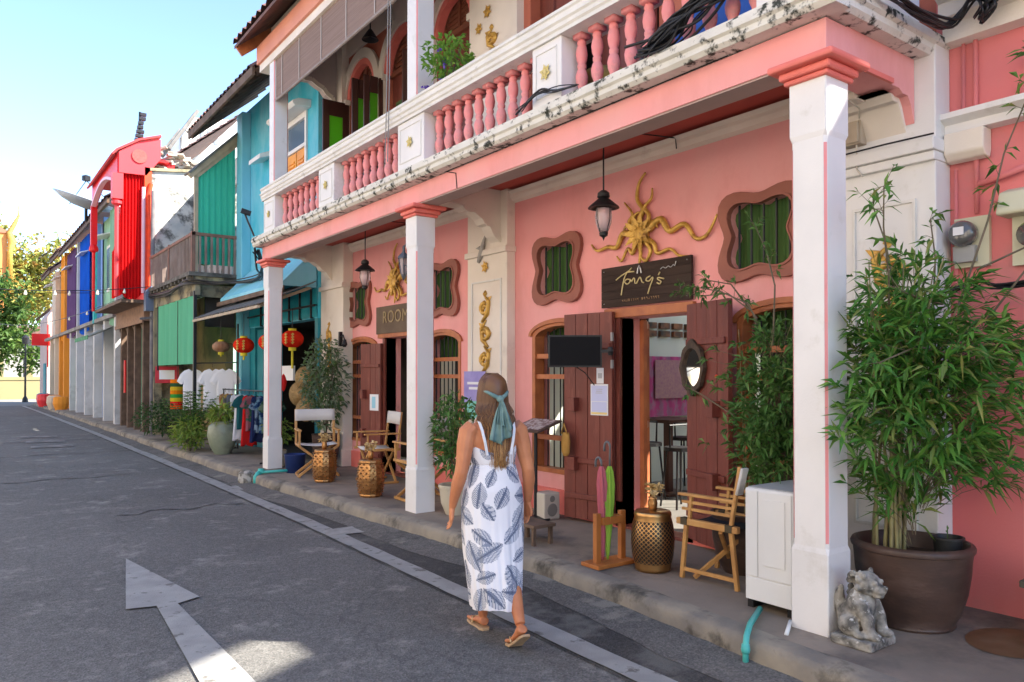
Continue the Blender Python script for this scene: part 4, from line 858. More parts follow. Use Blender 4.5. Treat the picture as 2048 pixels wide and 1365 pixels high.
directors_chair('folding wooden chair with white canvas back, nearest the far pillar and the blue tub', 4.22, 10.45, R(-14))
directors_chair('folding wooden chair with white canvas back, between the two brass stools', 4.62, 9.35, R(-100))
directors_chair('folding wooden chair half hidden behind the middle pillar', 4.42, 7.72, R(176))
def chair_side(x, y):
    t = thing('directors_chair', 'folding wooden chair with black seat beside the white cabinet and red door', 'chair', (0,0,0), 'folding chairs on the verandah')
    D = .235; W = .25      # faces +Y, sides towards the street
    for s in (-1, 1):
        b = MB(); b.bar((s*W,-D+.02,.44),(s*W*.92,-D-.02,.0),.034,.03); b.build('leg', WOODL, t, bevel=.004)
        b = MB(); b.bar((s*W,D-.04,.44),(s*W*.92,D+.02,.0),.034,.03); b.build('leg', WOODL, t, bevel=.004)
        b = MB(); b.bar((s*W*.93,-D,.075),(s*W*.93,D,.075),.024,.03); b.build('foot_rail', WOODL, t, bevel=.003)
        b = MB(); b.bar((s*W,-D-.045,.455),(s*W,D+.045,.455),.045,.05); rl_ = b.build('seat_rail', WOODL, t, bevel=.006)
        q = MB(); q.box(s*W-.026,s*W+.026,D-.06,D+.0,.43,.486); q.box(s*W-.026,s*W+.026,-D+.0,-D+.06,.43,.486); q.build('metal_fitting', M('dark brass', (.10,.08,.05), metal=.6), rl_)
        b = MB(); b.bar((s*W,D-.07,.47),(s*W,D-.09,.66),.026,.03); b.bar((s*W,D+.03,.668),(s*W,-D-.02,.668),.045,.022); b.build('armrest', WOODL, t, bevel=.004)
        b = MB(); b.bar((s*W,-D+.02,.47),(s*W,-D-.06,.93),.028,.03); b.build('back_post', WOODL, t, bevel=.004)
        b = MB(); b.bar((s*W,-D,.555),(s*W,D,.555),.018,.022); b.bar((s*W,-D,.61),(s*W,D,.61),.018,.022); b.build('side_slat', WOODL, t)
    b = MB(); b.bar((-W,0.12,.03),(W,-0.12,.42),.026,.03); b.bar((W,0.12,.03),(-W,-0.12,.42),.026,.03); b.build('cross_brace', WOODL, t)
    b = MB(); b.grid(lambda u, v: (-W+2*W*u, -D+2*D*v, .466-.03*math.sin(PI*u)), 10, 2); b.build('seat', BCANV, t, smooth=True, solid=.006)
    b = MB(); b.grid(lambda u, v: (-W-.03+.075*u, -D-.045-.05*v, .72+.20*v), 8, 2); b.build('backrest', CANV, t, smooth=True, solid=.02)
    t.location = (x, y, FP); t.rotation_euler.z = R(3); return t
_c = chair_side(4.43, 3.44); _c.scale = (.9,.9,.9)
BRASS = M('hammered copper brass', (.52,.27,.10), (.36,.18,.07), scale=9, rough=.32, metal=.85, bump=.5, bscale=38)
BRASSD = M('brass recess', (.05,.03,.02), rough=.8)
def brass_mat():
    m = M('pierced brass', (.50,.29,.11), rough=.34, metal=.85); nt = m.node_tree; b = nt.nodes['Principled BSDF']; N = nt.nodes.new; L = nt.links.new
    tc = N('ShaderNodeTexCoord'); sx = N('ShaderNodeSeparateXYZ'); L(tc.outputs['Object'], sx.inputs[0])
    at = N('ShaderNodeMath'); at.operation = 'ARCTAN2'; L(sx.outputs[1], at.inputs[0]); L(sx.outputs[0], at.inputs[1])
    def mm(op, a, c): q = N('ShaderNodeMath'); q.operation = op; (L(a, q.inputs[0]) if not isinstance(a, float) else setattr(q.inputs[0],'default_value',a)); (L(c, q.inputs[1]) if not isinstance(c, float) else setattr(q.inputs[1],'default_value',c)); return q.outputs[0]
    u = mm('MULTIPLY', at.outputs[0], 14.0); v = mm('MULTIPLY', sx.outputs[2], 95.0)
    p = mm('MULTIPLY', mm('SINE', mm('ADD', u, v), 0.0), 1.0); q = mm('MULTIPLY', mm('SINE', mm('SUBTRACT', u, v), 0.0), 1.0)
    pr = mm('MULTIPLY', p, q); g = mm('GREATER_THAN', mm('ABSOLUTE', pr, 0.0), .30)
    zc = mm('LESS_THAN', mm('ABSOLUTE', mm('SUBTRACT', sx.outputs[2], .22), 0.0), .155); h = mm('MULTIPLY', g, zc)
    mx = N('ShaderNodeMix'); mx.data_type = 'RGBA'; L(h, mx.inputs[0]); mx.inputs[6].default_value = (.52,.30,.12,1); mx.inputs[7].default_value = (.025,.015,.01,1); L(mx.outputs[2], b.inputs['Base Color'])
    L(mm('SUBTRACT', 1.0, h), b.inputs['Metallic'])
    bp = N('ShaderNodeBump'); bp.inputs['Strength'].default_value = 1; bp.inputs['Distance'].default_value = .01; bp.invert = True; L(h, bp.inputs['Height']); L(bp.outputs[0], b.inputs['Normal'])
    return m
PIERCED = brass_mat()
def stool(label, x, y, pierced, vlabel, r=.158, h=.44):
    t = thing('drum_stool', label, 'stool', (0,0,0), 'brass drum stools on the verandah')
    b = MB(); prof = [(r*.80,0),(r*.86,.02),(r*.84,.035),(r*.95,.10),(r*1.0,.17),(r*1.02,.22),(r*1.0,.28),(r*.95,.34),(r*.86,h-.045),(r*.88,h-.03),(r*.86,h-.01),(r*.80,h)]
    b.lathe(prof, seg=40 if pierced else 12); b.build('drum', PIERCED if pierced else BRASS, t, smooth=pierced)
    if not pierced:
        q = MB(); rr = random.Random(5)
        for i in range(12):
            for j in range(11):
                a = 2*PI*(i+.5*(j%2))/12; z = .05+.034*j; rad = r*(.86+.15*math.sin(PI*z/h))
                q.lathe([(0,-.012),(.016,0),(0,.012)], (rad*math.cos(a), rad*math.sin(a), z), 6)
        q.build('hammered_studs', BRASS, t)
    t.location = (x, y, FP)
    v = thing('flower_vase', vlabel, 'vase', (0,0,0), 'dried flower vases on the stools')
    b = MB(); b.lathe([(.028,0),(.034,.03),(.036,.06),(.03,.085),(.034,.10)], seg=14); b.build('vase', BRASS, v, smooth=True)
    f = MB(); rr = random.Random(int(y*10))
    for i in range(9):
        a = rr.random()*2*PI; e = Vector((.055*math.cos(a)*rr.uniform(.3,1.2), .055*math.sin(a)*rr.uniform(.3,1.2), rr.uniform(.12,.19)))
        f.tube([(0,0,.08), tuple(e)], .003, 4)
        for k in range(7): d = Vector((rr.gauss(0,1),rr.gauss(0,1),rr.gauss(.4,.6))); f.leaf(e, d, (rr.gauss(0,1),rr.gauss(0,1),1), .055, .035, droop=.1)
    f.build('dried_flowers', foliage('dried petals', [(.62,.42,.16),(.72,.55,.28),(.50,.32,.10),(.78,.62,.36)], .2), v)
    v.location = (x, y, FP + h); return t
s1 = stool('copper drum stool nearest the far pillar standing by the first canvas chair', 4.06, 9.80, False, 'dried yellow flowers in a vase on the farthest copper stool')
s2 = stool('copper drum stool just left of the middle pillar standing on the kerb side', 4.02, 8.30, False, 'dried yellow flowers in a vase on the stool left of the middle pillar')
s3 = stool('pierced brass drum stool between the umbrellas and the black seated chair', 4.20, 3.93, True, 'dried cream flowers in a brass vase on the pierced brass stool')
# white cabinet behind the near pillar
t = thing('white_cabinet', 'white metal cabinet standing on the pavement behind the nearest pillar', 'cabinet', (3.96, 2.8, FP))
WM = M('white enamel', (.72,.72,.70), (.66,.66,.645), scale=2, rough=.45, stain=(.45,.42,.37), stain_scale=4, stain_at=(.65,.85))
b = MB(); b.box(3.98, 4.52, 2.61, 2.95, .21, .90); b.build('body', WM, t, bevel=.012)
b = MB(); b.box(3.972, 3.979, 2.62, 2.845, .36, .885); b.box(3.972,3.979,2.855,2.94,.36,.885); b.box(3.972,3.979,2.62,2.94,.215,.352); b.build('front_panel', WM, t, bevel=.004)
b = MB(); b.box(3.966,3.971,2.66,2.81,.44,.84); b.build('panel_rim', WM, t, bevel=.002)
b = MB()
for y in (2.66,2.94): b.box(4.02,4.48,y-.02,y+.02,.15,.21)
b.build('foot', BLACKM, t); b = MB(); b.box(4.0,4.5,2.62,2.94,.901,.905); b.build('grey_lid', M('grey dusty lid', (.40,.41,.40), rough=.7), t)
# drain pipes at the kerb
b = MB(); b.tube([(3.95,2.82,.18),(3.66,2.68,.180),(3.52,2.60,.165),(3.49,2.585,.12),(3.49,2.585,.01)], .017, 12); b.lathe([(.021,-.02),(.025,0),(.021,.03)], (3.49,2.585,.10), 12)
tag(b.build('drain_pipe', M('sea green pipe', (.04,.42,.36), (.10,.46,.42), scale=7, rough=.4), smooth=True), 'sea green elbow pipe dropping over the kerb by the nearest pillar', 'pipe')
b = MB(); b.tube([(3.90,2.58,.175),(3.74,2.50,.155)], .012, 8); tag(b.build('white_pipe', WM, smooth=True), 'short white pipe end on the kerb beside the nearest pillar', 'pipe')
b = MB(); b.tube([(3.66,11.1,.20),(3.56,11.05,.16),(3.52,11.02,.12),(3.52,11.0,.02)], .035, 10); b.tube([(3.56,11.06,.18),(4.15,10.95,.19)], .02, 8); b.lathe([(.045,-.03),(.05,0),(.045,.04)], (3.62,11.08,.19), 10)
tag(b.build('drain_pipe', bpy.data.materials['sea green pipe'], smooth=True), 'sea green pipe joint at the foot of the far pillar', 'pipe')
b = MB(); b.lathe([(0,0),(.10,0),(.12,.06),(.11,.16),(.06,.20),(.07,.13),(0,.1)], (3.46,11.25,0), 14); tag(b.build('broken_pot', M('chipped pale pot', (.42,.40,.36), (.15,.14,.12), scale=14, rough=.9, contrast=(.45,.55))), 'chipped pale broken pot lying in the gutter by the far pillar', 'pot')
# stone lion
ST = M('lichened stone', (.34,.32,.28), (.10,.095,.085), scale=14, rough=.95, bump=1, bscale=30, contrast=(.4,.6), stain=(.55,.54,.50), stain_scale=22, stain_at=(.58,.66))
def blob(b, c, r, sx=1, sy=1, sz=1, seg=14):
    n = seg//2; b.lathe([(r*math.sin(PI*i/n), -r*math.cos(PI*i/n)*sz) for i in range(n+1)], c, seg, sx=sx, sy=sy, closed=False)
lion = thing('stone_lion', 'small weathered seated stone guardian lion against the nearest pillar', 'statue', (4.06, 2.14, FP))
lx, ly = 3.97, 2.17
b = MB(); b.box(lx-.13, lx+.13, ly-.10, ly+.13, .15, .20); b.build('plinth', ST, lion, bevel=.01)
b = MB()
blob(b, (lx+.01, ly+.06, .28), .095, 1, 1, 1); blob(b, (lx-.01, ly+.02, .36), .085, .95, .9, 1.15)     # haunches, chest
for s in (-1, 1):
    b.tube([(lx+s*.06, ly-.0, .38), (lx+s*.062, ly-.045, .30), (lx+s*.06, ly-.06, .21)], [.042,.034,.030], 10); blob(b, (lx+s*.06, ly-.08, .218), .034, 1, 1.3, .7)
    blob(b, (lx+s*.085, ly+.05, .255), .055, .7, 1.1, 1); blob(b, (lx+s*.09, ly-.02, .215), .03, .9, 1.4, .6)
b.tube([(lx, ly+.13, .26),(lx+.01, ly+.16, .36),(lx-.01, ly+.13, .44)], [.03,.035,.012], 8)
bd = b.build('body', ST, lion, smooth=True); md = bd.modifiers.new('r', 'REMESH'); md.mode = 'VOXEL'; md.voxel_size = .009
b = MB(); blob(b, (lx, ly-.01, .475), .072, 1, .95, .95)
blob(b, (lx, ly-.075, .455), .040, 1.05, 1, .75); blob(b, (lx, ly-.072, .425), .030, 1, 1, .6); blob(b, (lx, ly-.11, .470), .014)
for s in (-1, 1): blob(b, (lx+s*.03, ly-.07, .495), .014); blob(b, (lx+s*.055, ly-.0, .53), .022, .8, .6, 1.1)
rr = random.Random(3)
for i in range(26):
    a = rr.random()*2*PI; zz = rr.uniform(.41,.54); rad = .070; 
    if math.sin(a) < -.55: continue
    blob(b, (lx+rad*math.cos(a), ly+.01+rad*math.sin(a), zz), .019, seg=8)
hd = b.build('head', ST, lion, smooth=True); md = hd.modifiers.new('r', 'REMESH'); md.mode = 'VOXEL'; md.voxel_size = .006
# umbrella stand and umbrellas
t = thing('umbrella_stand', 'orange brown wooden umbrella stand at the verandah edge', 'umbrella stand', (3.98, 4.05, FP))
SW = M('orange stained wood', (.48,.17,.04), (.36,.12,.03), scale=5, rough=.45)
b = MB(); b.box(3.90,3.95,4.22,4.26,.15,.55); b.build('post', SW, t, bevel=.004); b = MB(); b.box(4.16,4.21,4.22,4.26,.15,.55); b.build('post', SW, t, bevel=.004)
b = MB(); b.box(3.951,4.159,4.20,4.225,.46,.52); b.box(3.951,4.159,4.255,4.28,.46,.52); b.build('rail', SW, t, bevel=.003); b = MB(); b.box(3.85,4.24,4.14,4.34,.151,.18); b.build('base', SW, t, bevel=.004)
def umbrella(label, x, y, col, ztop, lean, hook=True, mid=.62):
    t = thing('umbrella', label, 'umbrella', (x, y, .18), 'folded umbrellas in the stand'); lx_, ly_ = lean
    P = lambda z: (x + lx_*(z-.18), y + ly_*(z-.18), z)
    b = MB(); rings = []
    for z, r_ in ((.19,.006),(.26,.014),(.45,.024),(.62,.032),(.76,.034),(.86,.024),(.90,.012)):
        c = P(z); rings.append([(c[0] + r_*(1+.35*math.cos(5*a*2*PI/30+z*6))*math.cos(a*2*PI/30), c[1] + r_*(1+.35*math.cos(5*a*2*PI/30+z*6))*math.sin(a*2*PI/30), z) for a in range(30)])
    b.loft(rings); b.build('canopy', col, t, smooth=True)
    b = MB(); pts = [P(.9), P(ztop-.06)] + [(P(ztop)[0], P(ztop)[1] + .032 - .032*math.cos(a), ztop-.06+.032*math.sin(a)*1.4) for a in (0.3,.8,1.3,1.8,2.3,2.8,3.1)] + [(P(ztop)[0], P(ztop)[1]+.064, ztop-.09)]
    b.tube(pts, [.007]*2+[.009]*8, 8); b.build('handle', M('grey plastic handle', (.12,.13,.14), rough=.3), t, smooth=True)
umbrella('folded pink umbrella in the wooden stand', 3.99, 4.245, cloth('pink nylon', (.62,.17,.20), (.55,.14,.17), scale=4, transl=.2), .98, (.0,.02))
umbrella('folded lime green umbrella with a grey hook, in the wooden stand', 4.03, 4.235, cloth('lime nylon', (.36,.60,.08), (.30,.52,.07), scale=4, transl=.2), 1.10, (.02,-.01))
# television
t = thing('flat_screen', 'black flat screen on a swing arm over the left red door leaf', 'television', (4.72, 5.5, 1.8))
f = Vector((-.62,-.78,0)).normalized(); s_ = Vector((f.y,-f.x,0)) ; c = Vector((4.66, 5.33, 1.82))
def slab(c, s_, f, w, h, d, tilt=0):
    b = MB(); up = Vector((0,0,1)); v = []
    for k in (0,1):
        for (i, j) in ((-1,-1),(1,-1),(1,1),(-1,1)): v.append(c + s_*i*w/2 + up*j*h/2 - f*k*d)
    b.add(v, [(0,1,2,3),(4,7,6,5),(0,4,5,1),(1,5,6,2),(2,6,7,3),(3,7,4,0)]); return b
slab(c, s_, f, .50, .30, .035).build('casing', M('black plastic', (.012,.012,.013), rough=.4), t, bevel=.004); slab(c + f*.002, s_, f, .47, .27, .001).build('screen', M('black glass', (.006,.006,.008), rough=.5, spec=.1), t)
b = MB(); b.bar(tuple(c - f*.03), (4.93,5.14,1.82), .03); b.bar((4.93,5.14,1.82),(5.0,5.20,1.82),.03); b.lathe([(.02,-.04),(.03,0),(.02,.04)], (4.93,5.14,1.82), 10); b.build('swing_arm', BLACKM, t)
b = MB(); b.tube([tuple(c - f*.02 - Vector((0,0,.14))), (4.80,5.35,1.62),(4.92,5.35,1.50)], .005, 5); b.build('cable', BLACKM, t)
# papers on doors
def leaf_pt(hx, hy, dx, dy, a, off): L_ = math.hypot(dx,dy); ux,uy = dx/L_,dy/L_; nx,ny = -uy,ux; nx,ny = (-nx,-ny) if nx > 0 else (nx,ny); return Vector((hx+ux*a+nx*off, hy+uy*a+ny*off, 0)), Vector((ux,uy,0)), Vector((nx,ny,0))
def paper(name, label, base, u, n, z, w, h, layers, cat='notice'):
    t = thing(name, label, cat, tuple(base + Vector((0,0,z))))
    slab(base + Vector((0,0,z)), u, n, w, h, .002).build('sheet', layers[0], t)
    for i, (du, dz, w_, h_, mt, nm) in enumerate(layers[1:]): slab(base + Vector((0,0,z+dz)) + u*du + n*.0015*(1+i%3), u, n, w_, h_, .001).build(nm, mt, t)
WP = M('white paper', (.75,.75,.78), rough=.6); LAV = M('lavender print', (.52,.55,.78), rough=.6); GREYP = M('grey print', (.42,.42,.45)); YEL = M('yellow print', (.78,.62,.25)); LB = M('sky print', (.30,.58,.72)); PEA = M('peach print', (.78,.58,.50))
p0, u0, n0 = leaf_pt(5.02,5.21,-.10,.62,.15,.006)
paper('price_list', 'white and lavender price sheet on the left red door leaf', p0, u0, n0, 1.36, .21, .30, [WP,(0,.06,.19,.15,LAV,'print_block'),(0,-.07,.18,.10,LAV,'print_block'),(0,-.13,.19,.02,YEL,'print_strip')] + [(0,.10-.018*k,.08-.01*(k%2),.006,GREYP,'text_line') for k in range(3)])
p0, u0, n0 = leaf_pt(5.02,5.21,-.10,.62,.14,.006)
paper('small_notice', 'small blank white card above the price sheet', p0, u0, n0, 1.59, .085, .15, [WP,(0,.0,.05,.05,GREYP,'print_block')])
p0, u0, n0 = leaf_pt(5.04,10.09,-.08,.52,.15,.006)
paper('picture_notice', 'white sheet with a light blue shape on the far red door leaf', p0, u0, n0, 1.19, .22, .24, [WP,(.01,0,.09,.17,LB,'print_block')])
p0, u0, n0 = Vector((5.0-.02, 7.40, 0)), Vector((0,1,0)), Vector((-1,0,0))
paper('menu_board', 'violet and mint poster on the white pilaster behind the woman', p0 + Vector((-.03,.06,0)), u0, n0, 1.36, .46, .56, [M('violet poster', (.26,.22,.52), (.34,.30,.6), scale=6),(.03,-.20,.34,.14,M('mint poster', (.20,.56,.46)),'mint_panel'),(.03,-.10,.24,.06,bpy.data.materials['mint poster'] if 'mint poster' in bpy.data.materials else LAV,'mint_top'),(0,.14,.30,.03,WP,'text_line'),(0,.08,.24,.03,WP,'text_line')], 'poster')
# mirror on the right leaf
p0, u0, n0 = leaf_pt(5.06,4.34,-.19,-.58,.14,.01)
t = thing('oval_mirror', 'oval mirror in a dark pointed wooden frame on the right red door leaf', 'mirror', tuple(p0 + Vector((0,0,1.66))))
b = MB(); pts = []; inn = []
for i in range(40):
    a = 2*PI*i/40; k = 1 + .16*abs(math.sin(a))**8 + .05*math.cos(8*a); pts.append((.180*k*math.cos(a), .20*k*math.sin(a))); inn.append((.140*math.cos(a), .162*math.sin(a)))
b.prism(pts, 'Z', 0, .035, holes=[inn])
def place(b, base, u, n): b.v = [tuple(base + u*x + Vector((0,0,y)) + n*z) for x, y, z in b.v]; return b
place(b, p0 + Vector((0,0,1.66)), u0, n0).build('carved_frame', M('dark carved wood', (.05,.035,.025), (.09,.06,.04), scale=20, bump=.6), t, bevel=.004)
b = MB(); b.prism(inn, 'Z', .004, .012); place(b, p0 + Vector((0,0,1.66)), u0, n0).build('mirror_glass', M('mirror', (.85,.85,.83), rough=.04, metal=1), t)
# name boards
BOARD = M('dark stained board', (.035,.022,.018), (.055,.036,.028), scale=3, rough=.75, spec=.15, stretch=(1,.5,9), bump=.2)
GLET = M('pale gold lettering', (.62,.50,.24), rough=.4, metal=.2); BRL = M('brown lettering', (.26,.15,.07), rough=.6); SIL = M('silver mark', (.6,.6,.6), rough=.3, metal=.5)
def text_mesh(name, s, size, x, y, z, mat, parent, shear=0, th=.006, font_scale=1, spacing=1.0):
    cu = bpy.data.curves.new(name, 'FONT'); cu.body = s; cu.size = size; cu.extrude = th/2; cu.shear = shear; cu.align_x = 'CENTER'; cu.align_y = 'CENTER'; cu.space_character = spacing
    o = bpy.data.objects.new(name, cu); COL.objects.link(o); dg = bpy.context.evaluated_depsgraph_get(); me = bpy.data.meshes.new_from_object(o.evaluated_get(dg)); bpy.data.objects.remove(o)
    b = MB(); b.add([(x - q.co.z, y - q.co.x*font_scale, z + q.co.y) for q in me.vertices], [tuple(p.vertices) for p in me.polygons]); return b.build(name, mat, parent)
def stroke(pts, r, x, y0, z0, sc, k=6):
    """smooth handwriting stroke; pts (right, up) in board units"""
    out = []; P = [Vector((p[0], p[1])) for p in pts]; P = [P[0]] + P + [P[-1]]
    for i in range(1, len(P)-2):
        for j in range(k):
            t = j/k; a,b_,c,d = P[i-1],P[i],P[i+1],P[i+2]
            q = .5*((2*b_) + (-a+c)*t + (2*a-5*b_+4*c-d)*t*t + (-a+3*b_-3*c+d)*t*t*t); out.append((x, y0 - q.x*sc, z0 + q.y*sc))
    out.append((x, y0 - P[-1].x*sc, z0 + P[-1].y*sc)); return out
sg = thing('shop_sign', 'dark wooden name board reading Torry\'s in gold script over the nearer doorway', 'sign', (5.08, 4.86, 2.44))
b = MB()
for i in range(5): b.box(5.062, 5.09 + .001*(i % 2), 4.29, 5.40, 2.245+.0765*i, 2.245+.0765*(i+1)-.002)
b.build('board', BOARD, sg)
b = MB(); X_ = 5.055
for st in [[(-0.3416, 0.0616), (-0.2806, 0.0918), (-0.1952, 0.1221), (-0.1586, 0.1379), (-0.1342, 0.1571)], [(-0.1952, 0.1221), (-0.1464, 0.1202), (-0.1037, 0.1187)], [(-0.2013, 0.1132), (-0.2318, 0.0637), (-0.2531, -0.0009), (-0.2714, -0.0872)], [(-0.1586, 0.0524), (-0.2013, 0.0562), (-0.2257, 0.0346), (-0.1952, 0.0105), (-0.1586, 0.0286), (-0.1525, 0.0494), (-0.1342, 0.0264)], [(-0.1342, 0.0264), (-0.1128, 0.0578), (-0.0976, 0.0469), (-0.0945, 0.0134), (-0.0732, 0.0067)], [(-0.0732, 0.0067), (-0.0366, 0.0557), (-0.0183, 0.0446), (-0.0061, 0.015), (0.0183, 0.0033)], [(0.0976, 0.0579), (0.0549, 0.0428), (0.0488, 0.0195), (0.0854, 0.0139), (0.122, 0.0415), (0.1281, 0.0267), (0.0976, -0.0323), (0.0671, -0.1032)], [(0.2135, 0.0808), (0.1952, 0.0539)], [(0.2623, 0.0147), (0.1952, 0.0326), (0.1891, 0.0165), (0.2257, -0.0058), (0.2074, -0.0255), (0.1769, -0.0109)]]:
    pts = stroke(st, .006, X_, 4.85, 2.435, 1.0); b.tube(pts, .0068, 5)
b.build('script_lettering', GLET, sg, smooth=True)
b = MB(); rr = random.Random(6)
for i in range(17):
    y = 5.10 - .028*i; hh = .020
    if i == 8: continue
    b.box(5.056, 5.060, y, y+.004, 2.285, 2.285+hh); b.box(5.056, 5.060, y+.0041, y+.014, 2.285+hh*rr.choice((0,.45,.8)), 2.289+hh*rr.choice((0,.45,.8))+.004)
b.build('small_lettering', BRL, sg)
b = MB(); b.tube(stroke([(.22,.105),(.25,.120),(.28,.108),(.31,.122),(.34,.110),(.37,.128),(.385,.118),(.40,.155)], .004, X_, 4.85, 2.435, 1.0), .004, 5); b.build('silver_scribble', SIL, sg)
b = MB(); b.tube([(5.05,4.91,2.53),(5.048,4.90,2.575),(5.048,4.885,2.60),(5.048,4.87,2.575),(5.05,4.86,2.53)], .007, 6); b.build('silver_hook', SIL, sg)
b = MB()
for y in (4.33,5.36):
    for z in (2.28,2.59): b.lathe([(0,-.006),(.009,0),(0,.006)], (5.058,y,z), 8)
b.build('screw', SIL, sg)
sg2 = thing('shop_sign', 'brown board with large dull gold letters partly hidden by the middle pillar', 'sign', (5.08, 9.7, 2.42))
b = MB(); b.box(5.062,5.10,9.12,10.28,2.20,2.60); b.build('board', M('brown carved board', (.10,.06,.035), (.13,.085,.05), scale=5, rough=.6, bump=.3), sg2, bevel=.005)
text_mesh('gold_lettering', 'ROOM', .25, 5.055, 9.66, 2.43, M('dull brass lettering', (.30,.22,.11), rough=.5, metal=.3), sg2, spacing=1.1)
# gold octopus like flames over the doors
def flames(cy, cz, label):
    t = thing('gold_wall_relief', label, 'relief', (5.1, cy, cz), 'gold reliefs over the doors')
    b = MB(); x = 5.085
    arms = [([(0,.02),(-.03,.12),(.03,.24),(-.04,.36),(-.02,.52),(.06,.62)],.024), ([(.06,.04),(.10,.16),(.05,.26),(.13,.34),(.14,.44)],.018), ([(-.06,.04),(-.14,.14),(-.10,.22),(-.20,.36)],.018),
            ([(.10,.02),(.24,.10),(.34,-.04),(.50,.0),(.62,-.16),(.74,-.14),(.84,.03)],.026), ([(-.10,.0),(-.22,.03),(-.30,-.10),(-.42,-.08),(-.56,-.10),(-.64,-.02)],.024),
            ([(.06,-.06),(.16,-.14),(.20,-.24),(.34,-.22),(.44,-.30),(.54,-.32)],.018), ([(-.05,-.08),(-.10,-.20),(-.16,-.14),(-.24,-.26),(-.30,-.20)],.016), ([(-.02,-.10),(.0,-.20),(-.02,-.34)],.020),
            ([(.04,-.08),(.12,-.20),(.06,-.30),(-.01,-.22),(.02,-.12)],.016), ([(-.06,.08),(-.10,.16),(-.02,.22),(.02,.12)],.016), ([(.08,.08),(.16,.10),(.2,.02)],.014), ([(-.08,.02),(-.18,.10),(-.22,.02)],.014)]
    for a, r_ in arms:
        pts = stroke([(q[0]*1.18, q[1]) for q in a], r_, x, cy, cz, .88); n = len(pts); b.tube(pts, [r_*1.3*(1-.8*i/n)+.003 for i in range(n)], 7)
    blob(b, (x+.01, cy, cz), .10, .5, 1, 1, 16)
    for i in range(10): a = i*2*PI/10; b.leaf((x-.02, cy, cz), (-.2, math.cos(a), math.sin(a)), (-1,0,0), .19, .075, droop=0)
    b.build('relief', GOLD, t, smooth=True)
flames(4.90, 2.905, 'gold flame armed relief on the pink wall above the Torry\'s board')
flames(9.72, 2.93, 'gold flame armed relief partly hidden by the middle pillar')
# hanging lanterns
FROST = M('cloudy pink glass', (.80,.66,.66), rough=.25); FROST.node_tree.nodes['Principled BSDF'].inputs['Transmission Weight'].default_value = .6
def lantern(label, x, y, zt, zl):
    t = thing('hanging_lantern', label, 'lantern', (x, y, zl), 'glass lanterns hung from the verandah ceiling')
    b = MB(); b.lathe([(.06,-.03),(.075,-.01),(.05,0)], (x,y,zt), 14); b.tube([(x,y,zt-.02),(x,y,zl+.20)], .007, 6); b.build('rod', BLACKM, t)
    b = MB(); b.lathe([(.025,.22),(.05,.20),(.055,.165),(.04,.155),(.06,.14),(.125,.085),(.135,.07),(.11,.068),(.06,.10),(0,.11)], (x,y,zl), 20); b.lathe([(0,-.21),(.012,-.18),(.035,-.165),(.04,-.14),(.03,-.135)], (x,y,zl), 14)
    for i in range(4): a = i*PI/2; b.tube([(x+.075*math.cos(a),y+.075*math.sin(a),zl+.07),(x+.078*math.cos(a),y+.078*math.sin(a),zl-.03),(x+.04*math.cos(a),y+.04*math.sin(a),zl-.14)], .004, 5)
    b.build('cap_and_frame', BLACKM, t, smooth=False)
    b = MB(); b.lathe([(.065,.065),(.072,0),(.066,-.06),(.04,-.13)], (x,y,zl), 18); b.build('glass_shade', FROST, t, smooth=True)
    b = MB(); b.tube([(x,y,3.675),(x+.25,y-.12,3.68),(5.04,y-.28,3.66),(5.03,y-.30,3.56)], .006, 5); b.build('cable', BLACKM, t)
lantern('black glass lantern hanging over the nearer doorway', 4.45, 4.72, 3.70, 2.95); lantern('black glass lantern hanging between the far and middle pillars', 4.45, 9.37, 3.70, 2.93)
t = thing('wall_lantern', 'black lantern on a curled bracket fixed to the middle pillar', 'lantern', (3.8, 7.24, 2.9))
b = MB(); b.box(3.93,4.0,7.203,7.222,2.62,3.05); b.tube(stroke([(0,0),(.10,.06),(.16,.0),(.12,-.05),(.08,0)],.01,3.96,7.23,2.72,1.2) , .009, 6); b.v = [(q[0]-.0, 7.22+abs(q[1]-7.22), q[2]) for q in b.v]; b.tube([(3.96,7.22,2.98),(3.96,7.32,3.02),(3.96,7.36,3.0)], .009, 6); b.build('bracket', M('slate iron', (.08,.09,.11), rough=.5), t)
b = MB(); c = (3.96,7.37,2.80); b.lathe([(.0,.22),(.015,.20),(.02,.14),(.07,.09),(.075,.07),(0,.07)], c, 6); b.lathe([(.035,-.10),(.03,-.12),(.01,-.16),(0,-.17)], c, 6)
for i in range(6): a = i*PI/3; b.bar((c[0]+.062*math.cos(a),c[1]+.062*math.sin(a),c[2]+.07),(c[0]+.036*math.cos(a),c[1]+.036*math.sin(a),c[2]-.10),.008)
b.build('lantern_frame', bpy.data.materials['slate iron'], t); b = MB(); b.lathe([(.058,.07),(.033,-.10)], c, 6); b.build('glass_shade', FROST, t)
b = MB(); b.box(4.90,4.948,11.23,11.28,2.05,2.28); b.tube([(4.92,11.22,2.2),(4.90,11.10,2.22),(4.90,11.05,2.15)],.012,6); b.lathe([(.03,0),(.05,-.08),(.02,-.12)],(4.90,11.05,2.15),8); tag(b.build('wall_spotlight', BLACKM), 'small dark spotlight on the corner of the far white pilaster', 'lamp')
